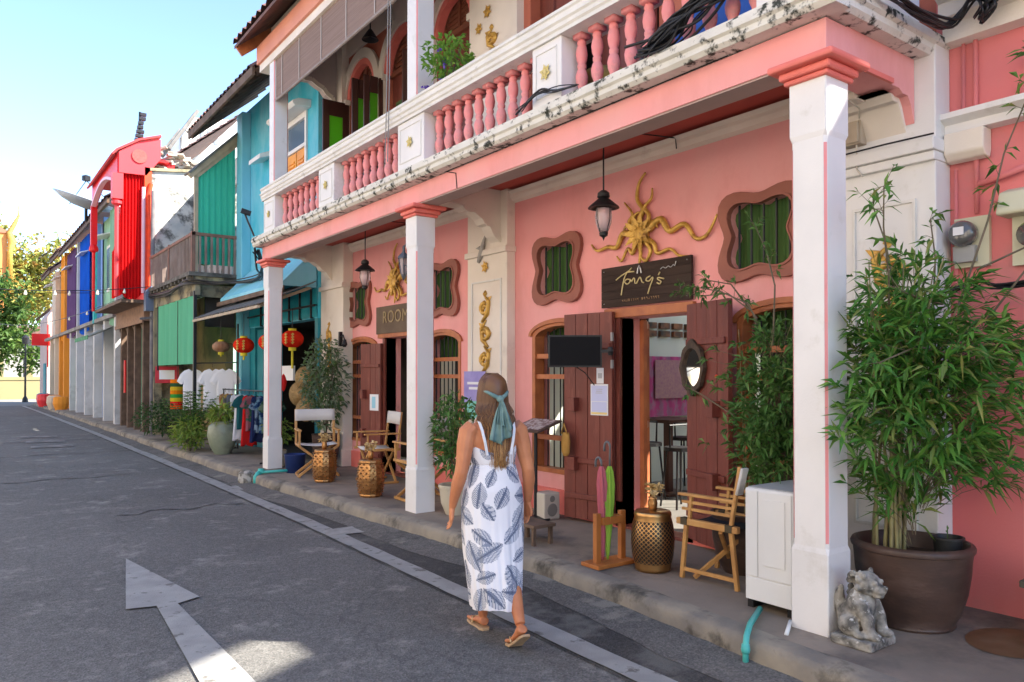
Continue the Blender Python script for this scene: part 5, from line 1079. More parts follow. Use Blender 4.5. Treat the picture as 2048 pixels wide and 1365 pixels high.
# bits on the verandah floor
t = thing('speaker', 'small beige loudspeaker on the floor by the left red door leaf', 'speaker', (4.82, 5.92, FP))
b = MB(); b.box(4.72,4.92,5.86,6.04,.15,.42); b.build('case', M('beige plastic', (.55,.50,.42), rough=.5), t, bevel=.012); b = MB(); b.v=[]; b.lathe([(.0,-.004),(.06,-.004),(.065,0)], (0,0,0), 18); b.v = [(4.82+x, 5.857+z, .25+y) for x,y,z in b.v]; b.lathe([(.0,-.004),(.03,-.004),(.033,0)], (0,0,0), 14) ; b.v = b.v[:54] + [(4.82+x, 5.857+z, .36+y) for x,y,z in b.v[54:]]; b.build('grille', M('grey grille', (.22,.21,.19), rough=.7), t)
t = thing('low_bench', 'low dark wooden bench on the kerb just right of the woman', 'bench', (4.05, 5.2, FP))
b = MB(); b.box(3.93,4.17,5.02,5.42,.30,.33); b.build('top', OLDW, t, bevel=.005)
for x in (3.96,4.14):
    for y in (5.06,5.38): b = MB(); b.box(x-.015,x+.015,y-.015,y+.015,.15,.30); b.build('leg', OLDW, t)
t = thing('menu_stand', 'slanted menu stand in front of the nearer window', 'menu stand', (4.7, 6.0, FP))
b = MB(); b.tube([(4.72,6.0,.15),(4.72,6.0,1.02)], .018, 8); b.lathe([(.16,0),(.16,.02),(.02,.04)], (4.72,6.0,.15), 16); b.build('post', BLACKM, t)
b = MB(); b.add([(4.56,5.76,1.04),(4.56,6.22,1.04),(4.86,6.22,1.14),(4.86,5.76,1.14)], [(0,1,2,3)]); b.build('tray', M('dark tray', (.09,.06,.05), rough=.4), t, solid=.02); b = MB(); b.add([(4.58,5.79,1.062),(4.58,6.19,1.062),(4.84,6.19,1.149),(4.84,5.79,1.149)], [(0,1,2,3)]); b.build('menu', M('printed menu', (.50,.44,.42), (.25,.16,.15), scale=22, contrast=(.45,.55)), t)
b = MB(); b.loft([[(4.86+r1*math.cos(a*PI/8)*.5, 5.70+r1*math.sin(a*PI/8), z) for a in range(16)] for z, r1 in ((.80,.03),(.84,.055),(.95,.06),(1.03,.045))]); b.tube([(4.84,5.66,1.02),(4.84,5.70,1.12),(4.84,5.74,1.02)], .008, 6)
tag(b.build('yellow_bag', cloth('ochre cloth bag', (.62,.36,.10), (.5,.28,.08), scale=8), smooth=True), 'small ochre cloth bag hanging by the left red door leaf', 'bag')
b = MB(); b.lathe([(0,0),(.13,0),(.155,.26),(.165,.27),(.15,.27),(.125,.03),(0,.03)], (4.10,11.0,FP), 20, closed=False); tag(b.build('blue_tub', M('navy plastic', (.02,.04,.16), rough=.4), smooth=True), 'navy blue plastic tub beside the far pillar', 'tub')
# electricity meters on the rose wall
t = thing('electricity_meter', 'round glass electricity meter on a cream board, on the rose wall', 'meter', (XW, 2.1, 2.4))
b = MB(); b.box(5.085,5.118,1.985,2.185,2.27,2.58); b.build('board', M('cream board', (.60,.58,.42), rough=.6), t)
b = MB(); b.box(5.04,5.084,2.05,2.175,2.30,2.40); b.build('terminal_cover', M('grey bakelite', (.35,.35,.34)), t)
b = MB(); b.lathe([(0,0),(.075,0),(.08,.02),(.08,.07),(.06,.10),(0,.105)], (0,0,0), 24); b.v = [(5.083-z, 2.115+x, 2.475+y) for x,y,z in b.v]; b.build('dial_case', M('smoky glass case', (.10,.10,.10), rough=.08, coat=1), t, smooth=True)
b = MB(); b.box(4.972,4.976,2.085,2.145,2.46,2.51); b.build('dial_plate', WP, t)
t = thing('electricity_meter', 'second meter with a cream rain hood, cut by the right edge', 'meter', (XW, 1.75, 2.5))
b = MB(); b.box(5.085,5.118,1.62,1.86,2.25,2.55); b.build('board', bpy.data.materials['cream board'], t); b = MB(); b.prism([(5.12,2.72),(5.0,2.68),(4.95,2.56),(4.96,2.54),(5.118,2.54)], 'Y', 1.6, 1.90); b.build('rain_hood', bpy.data.materials['cream board'], t, bevel=.01)
b = MB(); b.lathe([(0,0),(.07,0),(.075,.07),(0,.10)], (0,0,0), 20); b.v = [(5.083-z, 1.74+x, 2.42+y) for x,y,z in b.v]; b.build('dial_case', bpy.data.materials['smoky glass case'], t, smooth=True)
b = MB()
b.tube([(5.10,2.13,3.68),(5.09,2.13,3.25),(5.0,2.13,3.24)], .012, 6); b.tube([(5.10,2.06,3.68),(5.10,2.06,2.6)], .014, 8); b.tube([(5.10,2.045,2.78),(5.08,1.9,2.80),(5.08,1.75,2.84)], .02, 8); b.tube([(5.10,2.18,1.0),(5.10,2.18,2.9)], .010, 8)
tag(b.build('wall_conduit', PINK_NEXT, smooth=True), 'pink painted conduit running up the rose wall by the meter', 'conduit')
# cables
CAB = M('black cable rubber', (.014,.014,.016), rough=.45)
def cables(name, label, pts, n, spread, r, seed):
    rr = random.Random(seed); b = MB()
    for i in range(n):
        o = [Vector((rr.gauss(0,spread), rr.gauss(0,spread), rr.gauss(0,spread))) for _ in pts]; P = [Vector(p) + q for p, q in zip(pts, o)]
        P = [P[0]] + P + [P[-1]]; out = []
        for k in range(1, len(P)-2):
            for j in range(6):
                t = j/6; a,b_,c,d = P[k-1],P[k],P[k+1],P[k+2]; out.append(.5*((2*b_) + (-a+c)*t + (2*a-5*b_+4*c-d)*t*t + (-a+3*b_-3*c+d)*t*t*t))
        out.append(P[-1]); b.tube(out, r*rr.uniform(.6,1.2), 6)
    return tag(b.build(name, CAB, smooth=True), label, 'cables')
cables('cable_bundle', 'thick tangle of black cables slung across the corner of the white ledge', [(3.78,3.62,3.80),(3.77,3.35,3.85),(3.79,3.1,3.93),(3.85,2.8,3.98),(4.1,2.25,4.0),(4.6,1.98,3.90),(4.86,1.82,3.93),(4.88,1.5,3.96),(4.9,1.0,4.0)], 28, .042, .0095, 1)
cables('cable_loop', 'loose loops of black cable under the tangle at the upper right', [(3.74,2.6,3.82),(4.0,2.2,3.78),(4.5,2.12,3.70),(4.86,2.1,3.72),(4.88,1.98,3.86),(4.86,1.88,3.76),(4.88,1.96,3.72),(4.86,1.80,3.84),(4.88,1.3,3.96)], 8, .022, .008, 2)
cables('cable_coil', 'black cables lying along the balcony ledge', [(3.78,5.05,3.80),(3.76,4.75,3.87),(3.79,4.55,3.84),(3.78,4.3,3.80)], 5, .012, .007, 3)
cables('cable_run', 'black cables crossing the rose wall behind the bamboo', [(5.0,2.20,2.12),(4.95,2.0,2.16),(4.9,1.8,2.12),(4.9,1.2,2.2)], 4, .015, .009, 4)
cables('cable_run', 'dark service cables sagging along the teal front and the timber balcony', [(3.80,11.9,3.55),(4.1,12.6,3.42),(4.5,14.0,3.36),(4.3,15.6,3.42),(3.82,16.4,3.50),(3.8,18,3.42),(3.8,20.1,3.5)], 6, .03, .016, 5)
b = MB(); b.tube([(4.85,2.2,3.088),(4.84,2.5,3.09),(4.85,2.88,3.09)], .006, 6); tag(b.build('cable_clip_run', CAB), 'thin dark cable along the top of the white pilaster moulding', 'cable')
cm = MB(); cm.tube([(3.78,11.95,3.78),(3.70,12.0,4.0),(3.66,12.02,4.12)], .015, 6); cm.bar((3.60,12.02,4.17),(3.74,12.0,4.13),.07); tag(cm.build('security_camera', BLACKM), 'small dark camera on a bent arm at the far end of the ledge', 'camera')
# light bulbs on wires over the street
def festoon(label, a, c, sag, n):
    t = thing('string_of_lights', label, 'string lights', a)
    P = [(a[0]+(c[0]-a[0])*i/24, a[1]+(c[1]-a[1])*i/24, a[2]+(c[2]-a[2])*i/24 - sag*4*(i/24)*(1-i/24)) for i in range(25)]
    b = MB(); b.tube(P, .010, 5); b.build('wire', CAB, t)
    for i in range(1, n): 
        p = P[int(24*i/n)]; b = MB(); b.lathe([(.012,0),(.016,-.03),(.034,-.07),(.03,-.10),(0,-.115)], p, 10); b.build('bulb', M('milky bulb', (.85,.8,.65), rough=.2) if i == 1 else bpy.data.materials['milky bulb'], t, smooth=True)
festoon('string of pale bulbs crossing the street in front of the red drapes', (-3,20.2,3.95), (3.85,20.1,3.75), .35, 14)
festoon('string of pale bulbs running away along the far houses', (3.6,21.0,3.65), (1.0,48,4.6), .6, 12)
b = MB(); b.tube([(-4.5,26,4.0),(-1,26,3.8),(3.7,26,4.1)], .01, 5); tag(b.build('street_wire', CAB), 'single dark wire crossing the street before the green house', 'wire')

jb = thing('wiring_box', 'beige wiring box with loose wires on the white pilaster behind the nearest pillar', 'wiring box', (4.9, 2.72, 3.22))
b = MB(); b.box(4.84,4.918,2.66,2.80,3.14,3.30); b.box(4.82,4.838,2.67,2.79,3.15,3.29); b.build('box', M('beige plastic box', (.50,.42,.32), (.38,.30,.22), scale=6), jb, bevel=.006)
b = MB(); b.tube([(4.86,2.70,3.14),(4.88,2.71,2.98),(4.86,2.66,2.92)], .006, 5); b.tube([(4.86,2.68,3.30),(4.75,2.62,3.34),(4.45,2.58,3.36)], .006, 5); b.build('loose_wire', M('pale wire', (.55,.5,.42)), jb)
b = MB(); b.tube([(3.905,6.4,3.61),(3.895,6.2,3.55),(3.896,6.18,3.40)], .005, 5); b.tube([(3.893,3.0,3.60),(3.893,6.4,3.603)], .004, 5); tag(b.build('beam_wire', CAB), 'thin black wire running along the pink beam and dropping by the middle pillar', 'wire')
# ================================================================ plants
BAM = [(.04,.16,.025),(.07,.23,.035),(.12,.30,.045),(.03,.11,.02),(.20,.38,.07),(.045,.15,.03),(.30,.32,.09)]
BAML = foliage('bamboo leaf', BAM, .3); SHR = foliage('shrub leaf', [(.06,.17,.04),(.12,.26,.06),(.04,.11,.025),(.20,.34,.10)], .3)
SIL_L = foliage('silvery leaf', [(.16,.22,.13),(.22,.28,.18),(.08,.15,.06),(.12,.20,.06)], .3); YG = foliage('yellow green leaf', [(.18,.30,.05),(.30,.36,.06),(.10,.22,.04)], .35)
CULM = M('bamboo culm', (.30,.28,.12), (.20,.16,.08), scale=8, rough=.5, stretch=(3,3,1)); TWIG = M('thin twig', (.16,.12,.08), (.10,.09,.05), scale=8)
SOIL = M('dark soil', (.05,.035,.025), (.09,.06,.04), scale=20, rough=1, bump=1)
def rv(rr, s=1): return Vector((rr.gauss(0,s), rr.gauss(0,s), rr.gauss(0,s)))
def pot(name, mat, prof, x, y, z, parent, soil_r, soil_z, seg=36, smooth=True):
    b = MB(); b.lathe(prof, (x,y,z), seg, closed=False); o = b.build(name, mat, parent, smooth=smooth); md = o.modifiers.new('s','EDGE_SPLIT'); md.split_angle = R(50)
    b = MB(); b.lathe([(0,soil_z),(soil_r,soil_z)], (x,y,z), seg, closed=False); b.build('soil', SOIL, o); return o
def fan(b, p, d, rr, n, L, W):
    """a spray of narrow leaves at a twig tip"""
    d = Vector(d).normalized()
    for i in range(n):
        q = (d + rv(rr, .55)); q.z -= .25; b.leaf(Vector(p) - d*rr.uniform(0,.06), q, rv(rr,.5) + Vector((0,0,1)), L*rr.uniform(.65,1.25), W*rr.uniform(.8,1.3), droop=rr.uniform(.1,.4))
def bamboo(t, x, y, z0, ncul, zlo, zhi, rx, ry, cx, cy, nfan, L, W, seed, shoots=(), culm_r=.012, spread=.16, mat=None, nleaf=7):
    rr = random.Random(seed)
    for i in range(ncul):
        a = rr.random()*2*PI; r_ = spread*math.sqrt(rr.random()); bx, by = x+r_*math.cos(a), y+r_*math.sin(a)
        ex, ey = cx+rx*rr.uniform(-.6,.6), cy+ry*rr.uniform(-.6,.6); h = rr.uniform(.75,1.0)*(zhi-z0); b = MB(); pts = []; rad = []
        nn = 14
        for k in range(nn*2+1):
            t_ = k/(nn*2); pts.append((bx+(ex-bx)*t_**1.7, by+(ey-by)*t_**1.7, z0+h*t_)); rad.append(culm_r*(1-.75*t_)*(1.22 if k % 4 == 0 else 1))
        b.tube(pts, rad, 8); b.build('culm', CULM, t, smooth=True)
    b = MB(); lf = MB()
    for i in range(nfan):
        if i % 12 == 0:
            u = rv(rr).normalized(); k = rr.random()**.4; cc_ = Vector((cx+u.x*rx*k, cy+u.y*ry*k, (zlo+zhi)/2+u.z*(zhi-zlo)/2*k)); sp = rr.uniform(.07,.13)
        c = cc_ + rv(rr, sp)
        root = Vector((cx+(c.x-cx)*.25, cy+(c.y-cy)*.25, c.z-.16)); d = (c-root)
        if i % 3 == 0: b.tube([root, (root+c)/2+Vector((0,0,.03)), c], [.003,.002,.001], 4)
        fan(lf, c, d, rr, nleaf, L, W)
    for s in shoots:
        P = [Vector(p) for p in s]; b.tube(P, [.006*(1-.8*i/len(P))+.001 for i in range(len(P))], 5)
        for a, c in zip(P[1:], P[2:] + [P[-1]]):
            for _ in range(6 if len(s) > 4 else 3):
                p = a.lerp(c, rr.random()); q = p + rv(rr,.05)+Vector((0,0,.03)); b.tube([p,q],[.002,.001],4); fan(lf, q, q-p, rr, 3, L*.75, W)
        fan(lf, P[-1], P[-1]-P[-2], rr, 4, L*.7, W)
    b.build('twigs', TWIG, t); lf.build('foliage', mat or BAML, t)
bp = thing('potted_bamboo', 'large bushy bamboo in a wide brown glazed pot at the rose wall', 'potted plant', (4.56, 2.17, FP))
DPOT = M('brown glazed pot', (.085,.05,.038), (.055,.034,.027), scale=3, rough=.42, bump=.15, bscale=25, stain=(.15,.10,.08), stain_scale=2.5, stain_at=(.5,.8), stretch=(1,1,3))
pot('pot', DPOT, [(0,0),(.22,0),(.23,.015),(.225,.03),(.258,.09),(.288,.20),(.305,.31),(.312,.40),(.316,.435),(.326,.44),(.330,.46),(.322,.475),(.30,.48),(.288,.46),(.28,.40),(.27,.37)], 4.54, 2.20, FP, bp, .275, .385)
bamboo(bp, 4.47, 2.24, .52, 15, .84, 2.34, .50, .42, 4.43, 2.12, 820, .130, .022, 11, spread=.14,
       shoots=([(4.3,2.2,1.9),(4.2,2.15,2.15),(4.05,2.1,2.4),(3.96,2.05,2.6)], [(4.4,2.2,2.0),(4.45,2.3,2.4),(4.4,2.35,2.62)], [(4.7,2.0,2.0),(4.85,1.9,2.5),(4.95,1.85,2.9),(5.0,1.75,3.2),(5.02,1.7,3.45)],
               [(4.6,2.1,1.9),(4.75,2.15,2.3),(4.8,2.2,2.55)], [(4.8,1.9,1.9),(4.9,1.65,2.3),(4.85,1.5,2.5)], [(4.5,1.9,1.7),(4.1,1.95,1.75),(3.8,2.0,1.66)], [(4.5,2.0,2.0),(4.2,2.0,2.02),(4.0,2.0,2.05)], [(4.7,1.9,2.2),(4.95,1.7,2.35),(5.05,1.5,2.3)], [(4.7,1.9,1.6),(5.0,1.6,1.75),(5.0,1.3,1.7)]))
n_ = thing('nursery_pot', 'small black plastic nursery pot with one sprout sitting in the big brown pot', 'pot', (4.66, 2.02, .56))
pot('pot', M('black plastic pot', (.02,.022,.024), rough=.5), [(0,0),(.065,0),(.078,.11),(.088,.112),(.088,.125),(.078,.125),(.07,.10)], 4.66, 2.05, .535, n_, .07, .10)
b = MB(); b.tube([(4.66,2.05,.63),(4.655,2.05,.70)], .003, 5); b.leaf((4.655,2.05,.69),(.2,.1,.6),(0,-1,.3),.05,.028); b.leaf((4.655,2.05,.68),(-.4,0,.4),(0,-1,.3),.035,.02); b.build('sprout', SHR, n_)
b2 = thing('potted_bamboo', 'leafy bush in a dark pot behind the white cabinet, branches arching over the window', 'potted plant', (4.74, 3.52, FP))
pot('pot', DPOT, [(0,0),(.14,0),(.19,.10),(.22,.25),(.225,.40),(.235,.42),(.235,.44),(.21,.44),(.20,.40)], 4.70, 3.50, FP, b2, .2, .38)
bamboo(b2, 4.72, 3.45, .5, 9, .74, 2.02, .30, .34, 4.64, 3.16, 560, .085, .024, 21, culm_r=.007, spread=.1, mat=SHR,
       shoots=([(4.7,3.3,1.7),(4.62,3.35,2.05),(4.6,3.55,2.20),(4.58,3.78,2.20),(4.55,3.95,2.24)], [(4.6,3.2,1.8),(4.5,3.3,2.1),(4.45,3.5,2.2),(4.4,3.7,2.25)], [(4.5,3.1,1.8),(4.45,3.05,2.2),(4.5,3.15,2.45),(4.45,3.2,2.62)], [(4.6,3.3,2.0),(4.7,3.6,2.28),(4.7,3.85,2.34)], [(4.6,3.5,1.3),(4.6,3.8,1.45),(4.62,3.95,1.5)]))
rr = random.Random(2); f = MB()
for i in range(7): blob(f, (4.62+rr.uniform(-.25,.25), 3.3+rr.uniform(-.25,.3), rr.uniform(1.0,1.8)), .014, seg=6)
f.build('red_flowers', RED, b2)
def bush(name, label, x, y, z, h, r, mat, seed, n, L, W, potspec=None, cat='potted plant', stems=8, group=None):
    rr = random.Random(seed); t = thing(name, label, cat, (x,y,z), group); ph = 0
    if potspec: pot('pot', potspec[0], potspec[1], x, y, z, t, potspec[2], potspec[3]); ph = potspec[3]
    b = MB()
    for i in range(stems):
        a = rr.random()*2*PI; b.tube([(x,y,z+ph),(x+r*.3*math.cos(a),y+r*.3*math.sin(a),z+ph+(h-ph)*.5),(x+r*.6*math.cos(a),y+r*.6*math.sin(a),z+ph+(h-ph)*rr.uniform(.7,.95))], [.008,.006,.002], 5)
    b.build('stems', TWIG, t); b = MB()
    for i in range(n):
        u = rv(rr).normalized()*rr.random()**.4; c = Vector((x+u.x*r, y+u.y*r, z+ph+.06+(h-ph)*(.52+.48*u.z)))
        b.leaf(c, Vector((u.x,u.y,rr.gauss(.1,.5)))+rv(rr,.4), rv(rr,.5)+Vector((0,0,1)), L*rr.uniform(.6,1.3), W*rr.uniform(.7,1.3), droop=rr.uniform(0,.4))
    b.build('foliage', mat, t); return t
CRP = M('cream ceramic', (.60,.54,.42), (.52,.46,.35), scale=4, rough=.4, stain=(.35,.30,.22), stain_scale=5)
bush('potted_shrub', 'round green shrub in a cream pot just right of the middle pillar', 4.22, 6.72, FP, 1.22, .24, SHR, 5, 950, .085, .035, (CRP, [(0,0),(.10,0),(.15,.12),(.165,.26),(.18,.29),(.175,.31),(.155,.30),(.15,.26)], .15, .25))
bush('potted_tree', 'tall silvery green plant in a dark pot by the far white pilaster', 4.72, 11.35, FP, 2.0, .36, SIL_L, 6, 1500, .10, .045, (DPOT, [(0,0),(.15,0),(.2,.2),(.21,.5),(.22,.52),(.19,.52),(.18,.45)], .19, .44), stems=12)
bush('potted_plant', 'small yellow green bush beside the tall silvery plant', 4.15, 11.9, FP, .75, .22, YG, 8, 260, .08, .035, (CRP, [(0,0),(.10,0),(.14,.25),(.12,.26)], .12, .2))
URN = M('grey green glazed urn', (.20,.24,.17), (.28,.30,.21), scale=3, rough=.35, stain=(.13,.13,.09))
bush('potted_plant', 'leafy plant in a tall grey green urn beside the clothes rack', 3.98, 14.35, FP, .84, .20, YG, 9, 200, .18, .045, (URN, [(0,0),(.14,0),(.22,.15),(.27,.35),(.25,.50),(.19,.56),(.21,.59),(.19,.6),(.17,.55)], .17, .5))
def fern(name, label, x, y, z, L, n, seed, mat, cat='plant', group=None, wide=.06):
    rr = random.Random(seed); t = thing(name, label, cat, (x,y,z), group); b = MB(); st = MB()
    for i in range(n):
        a = rr.random()*2*PI; l = L*rr.uniform(.6,1.1); e = rr.uniform(.15,.6); P = []
        for k in range(7):
            t_ = k/6; P.append(Vector((x+math.cos(a)*l*e*t_, y+math.sin(a)*l*e*t_, z+l*(t_*1.15-.6*t_*t_*(.2+e)))))
        st.tube(P, [.006*(1-t_/7)+.001 for t_ in range(7)], 4); side = Vector((-math.sin(a), math.cos(a), 0))
        for k in range(1, 7):
            for s_ in (-1, 1):
                for m_ in (0, .5):
                    p = P[k-1].lerp(P[k], m_); d = (P[k]-P[k-1]).normalized(); b.leaf(p, d*.7+side*s_+Vector((0,0,-.1)), (0,0,1), l*.22*(1-.09*k), l*wide, droop=.25)
    st.build('stalks', TWIG, t); b.build('fronds', mat, t); return t
fern('cycad_fern', 'tall arching green fern growing at the kerb in front of the white shirts', 3.72, 15.6, .18, 1.25, 30, 3, foliage('fern frond', [(.06,.16,.03),(.10,.22,.04),(.15,.27,.05)], .3))
bush('kerb_shrub', 'low dark green shrub at the kerb under the sea green blind', 3.95, 18.4, .15, .85, .75, foliage('dark shrub leaf', [(.02,.06,.015),(.04,.09,.02),(.06,.12,.03)], .2), 12, 1500, .09, .04, cat='shrub')
bush('kerb_shrub', 'scruffy yellow green shrub at the foot of the tall fern', 3.62, 15.2, .12, .6, .35, YG, 14, 500, .14, .035, cat='shrub')
fern('balcony_fern', 'yellow green fern hanging through the timber balcony rail', 4.15, 16.35, 3.85, .62, 34, 6, YG, group='plants on the balconies')
bush('balcony_plant', 'green trailing plant with violet flowers spilling over the white balcony rail', 3.93, 6.40, 4.42, .50, .24, foliage('fresh trailing leaf', [(.10,.24,.03),(.16,.34,.04),(.24,.40,.06)], .4), 15, 380, .075, .038, cat='plant', group='plants on the balconies')
vf = MB(); rr = random.Random(4)
for i in range(9): c = (3.84+rr.uniform(-.08,.05), 6.40+rr.uniform(-.2,.24), rr.uniform(4.42,4.85)); [vf.leaf(c, rv(rr), rv(rr), .035, .03) for _ in range(5)]
vf.build('violet_flowers', foliage('violet petal', [(.12,.06,.40),(.20,.10,.5)], .3), bpy.data.objects['balcony_plant'])
bush('balcony_plant', 'small potted plant behind the balusters at the far end of the balcony', 4.12, 11.1, 3.80, .42, .16, YG, 17, 160, .09, .035, (CRP, [(0,0),(.07,0),(.1,.12),(.085,.13)], .08, .1), group='plants on the balconies')
bush('balcony_plant', 'bright green pot plant in front of the second upstairs arch', 4.5, 8.9, 4.35, .5, .16, YG, 18, 150, .10, .04, cat='plant', group='plants on the balconies')
pl_ = thing('bonsai_planter', 'dark square planter with a palm sprout, cut by the right edge', 'planter', (4.85,1.52,FP))
b = MB()
for z0,z1,r0,r1 in ((0,.30,.13,.20),(.30,.34,.22,.22)): b.loft([[(4.86+sx*r_, 1.46+sy*r_, .15+z) for sx, sy in ((-1,-1),(1,-1),(1,1),(-1,1))] for z, r_ in ((z0,r0),(z1,r1))])
b.build('planter', M('weathered dark clay', (.075,.07,.055), (.13,.12,.10), scale=5, rough=.8, bump=.4), pl_, bevel=.008)
rr = random.Random(9); b = MB()
for i in range(26): b.leaf((4.86+rr.uniform(-.1,.1),1.50+rr.uniform(-.1,.1),.49), (rr.gauss(-.2,.8),rr.gauss(.2,.8),rr.uniform(.1,.9)), (0,0,1), .24, .03)
b.build('palm_leaves', BAML, pl_)
b = MB(); b.lathe([(0,.0),(.27,.0)], (4.62,1.70,.1535), 30, closed=False, sx=1, sy=.8); tag(b.build('rust_stain', M('rust brown damp ring', (.12,.065,.025), (.17,.11,.06), scale=5, rough=.5)), kind='structure')
fp_ = thing('roadside_pots', 'cluster of orange and cream pots at the foot of the orange columns', 'pots', (3.6,38,.1))
for i, (x, y, mt) in enumerate(((3.6,36.5,ORW),(3.5,38.0,CRW),(3.65,39.4,ORW),(3.4,41.5,RSE),(3.5,43,TEALD))): b = MB(); b.lathe([(0,0),(.2,0),(.3,.3),(.28,.55),(.2,.6)], (x,y,.1), 12); b.build('pot', mt, fp_)

# ================================================================ clothes stall and lanterns at the teal house
def lant(label, x, y, z, r, sq, mat, tas, grp='paper lanterns under the awning'):
    t = thing('paper_lantern', label, 'lantern', (x,y,z), grp); n = 20
    b = MB(); rings = []
    for i in range(13):
        p = -PI/2+PI*(i+.0)/12; p = max(-1.25,min(1.25,p)); rings.append([(x+r*math.cos(p)*(1+.03*(k % 2))*math.cos(2*PI*k/32), y+r*math.cos(p)*(1+.03*(k % 2))*math.sin(2*PI*k/32), z+r*sq*math.sin(p)) for k in range(32)])
    b.loft(rings); b.build('globe', mat, t); yl = r*sq
    b = MB(); b.lathe([(r*.34,-.02),(r*.36,.03)], (x,y,z+yl*.97), 16); b.lathe([(r*.34,-.05),(r*.34,.01)], (x,y,z-yl*.97), 16); b.tube([(x,y,z-yl-.04),(x,y,z-yl-.04-tas)], .018, 6); b.build('tassel', M('yellow tassel', (.70,.60,.03), (.6,.5,.03), scale=9), t)
    b = MB(); b.tube([(x,y,z+yl),(x,y,2.70)], .006, 5); b.build('cord', CAB, t)
    if mat is LRED:
        b = MB()
        for a in (-1.9, -2.5): 
            for k in range(4): b.bar((x+r*1.03*math.cos(a-.12), y+r*1.03*math.sin(a-.12), z-.07+.045*k), (x+r*1.03*math.cos(a+.12), y+r*1.03*math.sin(a+.12), z-.06+.045*k), .012, .018)
            b.bar((x+r*1.04*math.cos(a), y+r*1.04*math.sin(a), z-.09), (x+r*1.04*math.cos(a), y+r*1.04*math.sin(a), z+.09), .014)
        b.build('gold_marks', GOLD, t)
LRED = cloth('red lantern silk', (.80,.035,.012), (.72,.03,.012), scale=6, transl=.25)
lant('red paper lantern nearest the far white pilaster', 4.50, 12.22, 2.19, .18, .82, LRED, .30)
lant('red paper lantern just left of the far pillar, over the clothes rack', 4.22, 13.9, 2.13, .18, .80, LRED, .08)
lant('red paper lantern mostly hidden behind the far pillar', 4.30, 12.75, 2.15, .18, .82, LRED, .08)
lant('faded brown paper lantern, leftmost under the awning', 4.15, 15.1, 2.14, .16, .68, cloth('faded brown silk', (.36,.18,.10), (.45,.28,.18), scale=9, transl=.2), .04)
def shirt(label, c, u, z, w, h, mat, sleeve=True, depth=.05, grp='garments hanging outside the teal shop', seed=0, name='shirt', cat='shirt'):
    """hanging garment: centre c (x,y), width direction u, shoulder height z"""
    t = thing(name, label, cat, (c[0],c[1],z), grp); u = Vector((u[0],u[1],0)).normalized(); nrm = Vector((-u.y,u.x,0)); rr = random.Random(seed+int(z*100)+int(c[1]*50))
    k_ = w/2
    if sleeve: out = [(-.20,0),(-.12,-.02),(0,-.05),(.12,-.02),(.20,0),(.52,-.04),(.78,-.13),(1.02,-.30),(.80,-.37),(.60,-.25),(.58,-.6),(.61,-1)] + [(x_,-1-.012*math.sin(x_*9)) for x_ in (.4,.2,0,-.2,-.4)] + [(-.61,-1),(-.58,-.6),(-.60,-.25),(-.80,-.37),(-1.02,-.30),(-.78,-.13),(-.52,-.04)]
    else: out = [(-.16,.0),(-.10,-.06),(0,-.09),(.10,-.06),(.16,0),(.42,-.03),(.50,-.10),(.44,-.25),(.46,-.45),(.62,-1)] + [(x_,-1-.02*math.sin(x_*9)) for x_ in (.4,.2,0,-.2,-.4)] + [(-.62,-1),(-.46,-.45),(-.44,-.25),(-.50,-.10),(-.42,-.03)]
    b = MB(); o_ = Vector((c[0],c[1],z)); n_o = len(out)
    def P3(x_, y_, d_): return o_ + u*(x_*k_) + Vector((0,0,y_*h)) + nrm*(d_*(.35+.65*min(1,-y_*2.2)) + .016*math.sin(x_*7+ph+y_*3)*min(1,-y_*2))
    ph = rr.random()*6; ctr = (0,-.5)
    ring0 = [P3(x_, y_, 0) for x_, y_ in out]; ins = [(x_*.80, -.5+(y_+.5)*.93) for x_, y_ in out]; f1 = [P3(x_, y_, depth*.5) for x_, y_ in ins]; f2 = [P3(x_, y_, -depth*.5) for x_, y_ in ins]
    tr = [tuple(t_) for t_ in tessellate_polygon([[Vector((q[0],q[1],0)) for q in ins]])]
    b.add(ring0+f1+f2, [(i,(i+1)%n_o,n_o+(i+1)%n_o,n_o+i) for i in range(n_o)] + [(i,(i+1)%n_o,2*n_o+(i+1)%n_o,2*n_o+i) for i in range(n_o)] + [tuple(n_o+i for i in t_) for t_ in tr] + [tuple(2*n_o+i for i in reversed(t_)) for t_ in tr])
    b.build('garment', mat, t)
    b = MB(); b.tube([tuple(Vector((c[0],c[1],z+.10))), tuple(Vector((c[0],c[1],z+.03)))], .005, 5); b.build('hanger_hook', OLDW, t); return t
rk = thing('clothes_rack', 'long clothes rail on the pavement in front of the teal shop', 'clothes rack', (4.25, 13.6, FP))
b = MB(); b.tube([(4.22,12.2,1.32),(4.22,15.2,1.32)], .014, 8); b.build('rail', BLACKM, rk)
for y in (12.25,15.15): b = MB(); b.tube([(4.22,y,.15),(4.22,y,1.32)], .014, 8); b.tube([(3.98,y,.17),(4.46,y,.17)], .014, 8); b.build('upright', BLACKM, rk)
cm_ = {}
def cc(nm, a, c=None, sc=12): return cloth(nm, a, c, scale=sc, transl=.15, contrast=(.45,.55)) if c else cloth(nm, a, transl=.15)
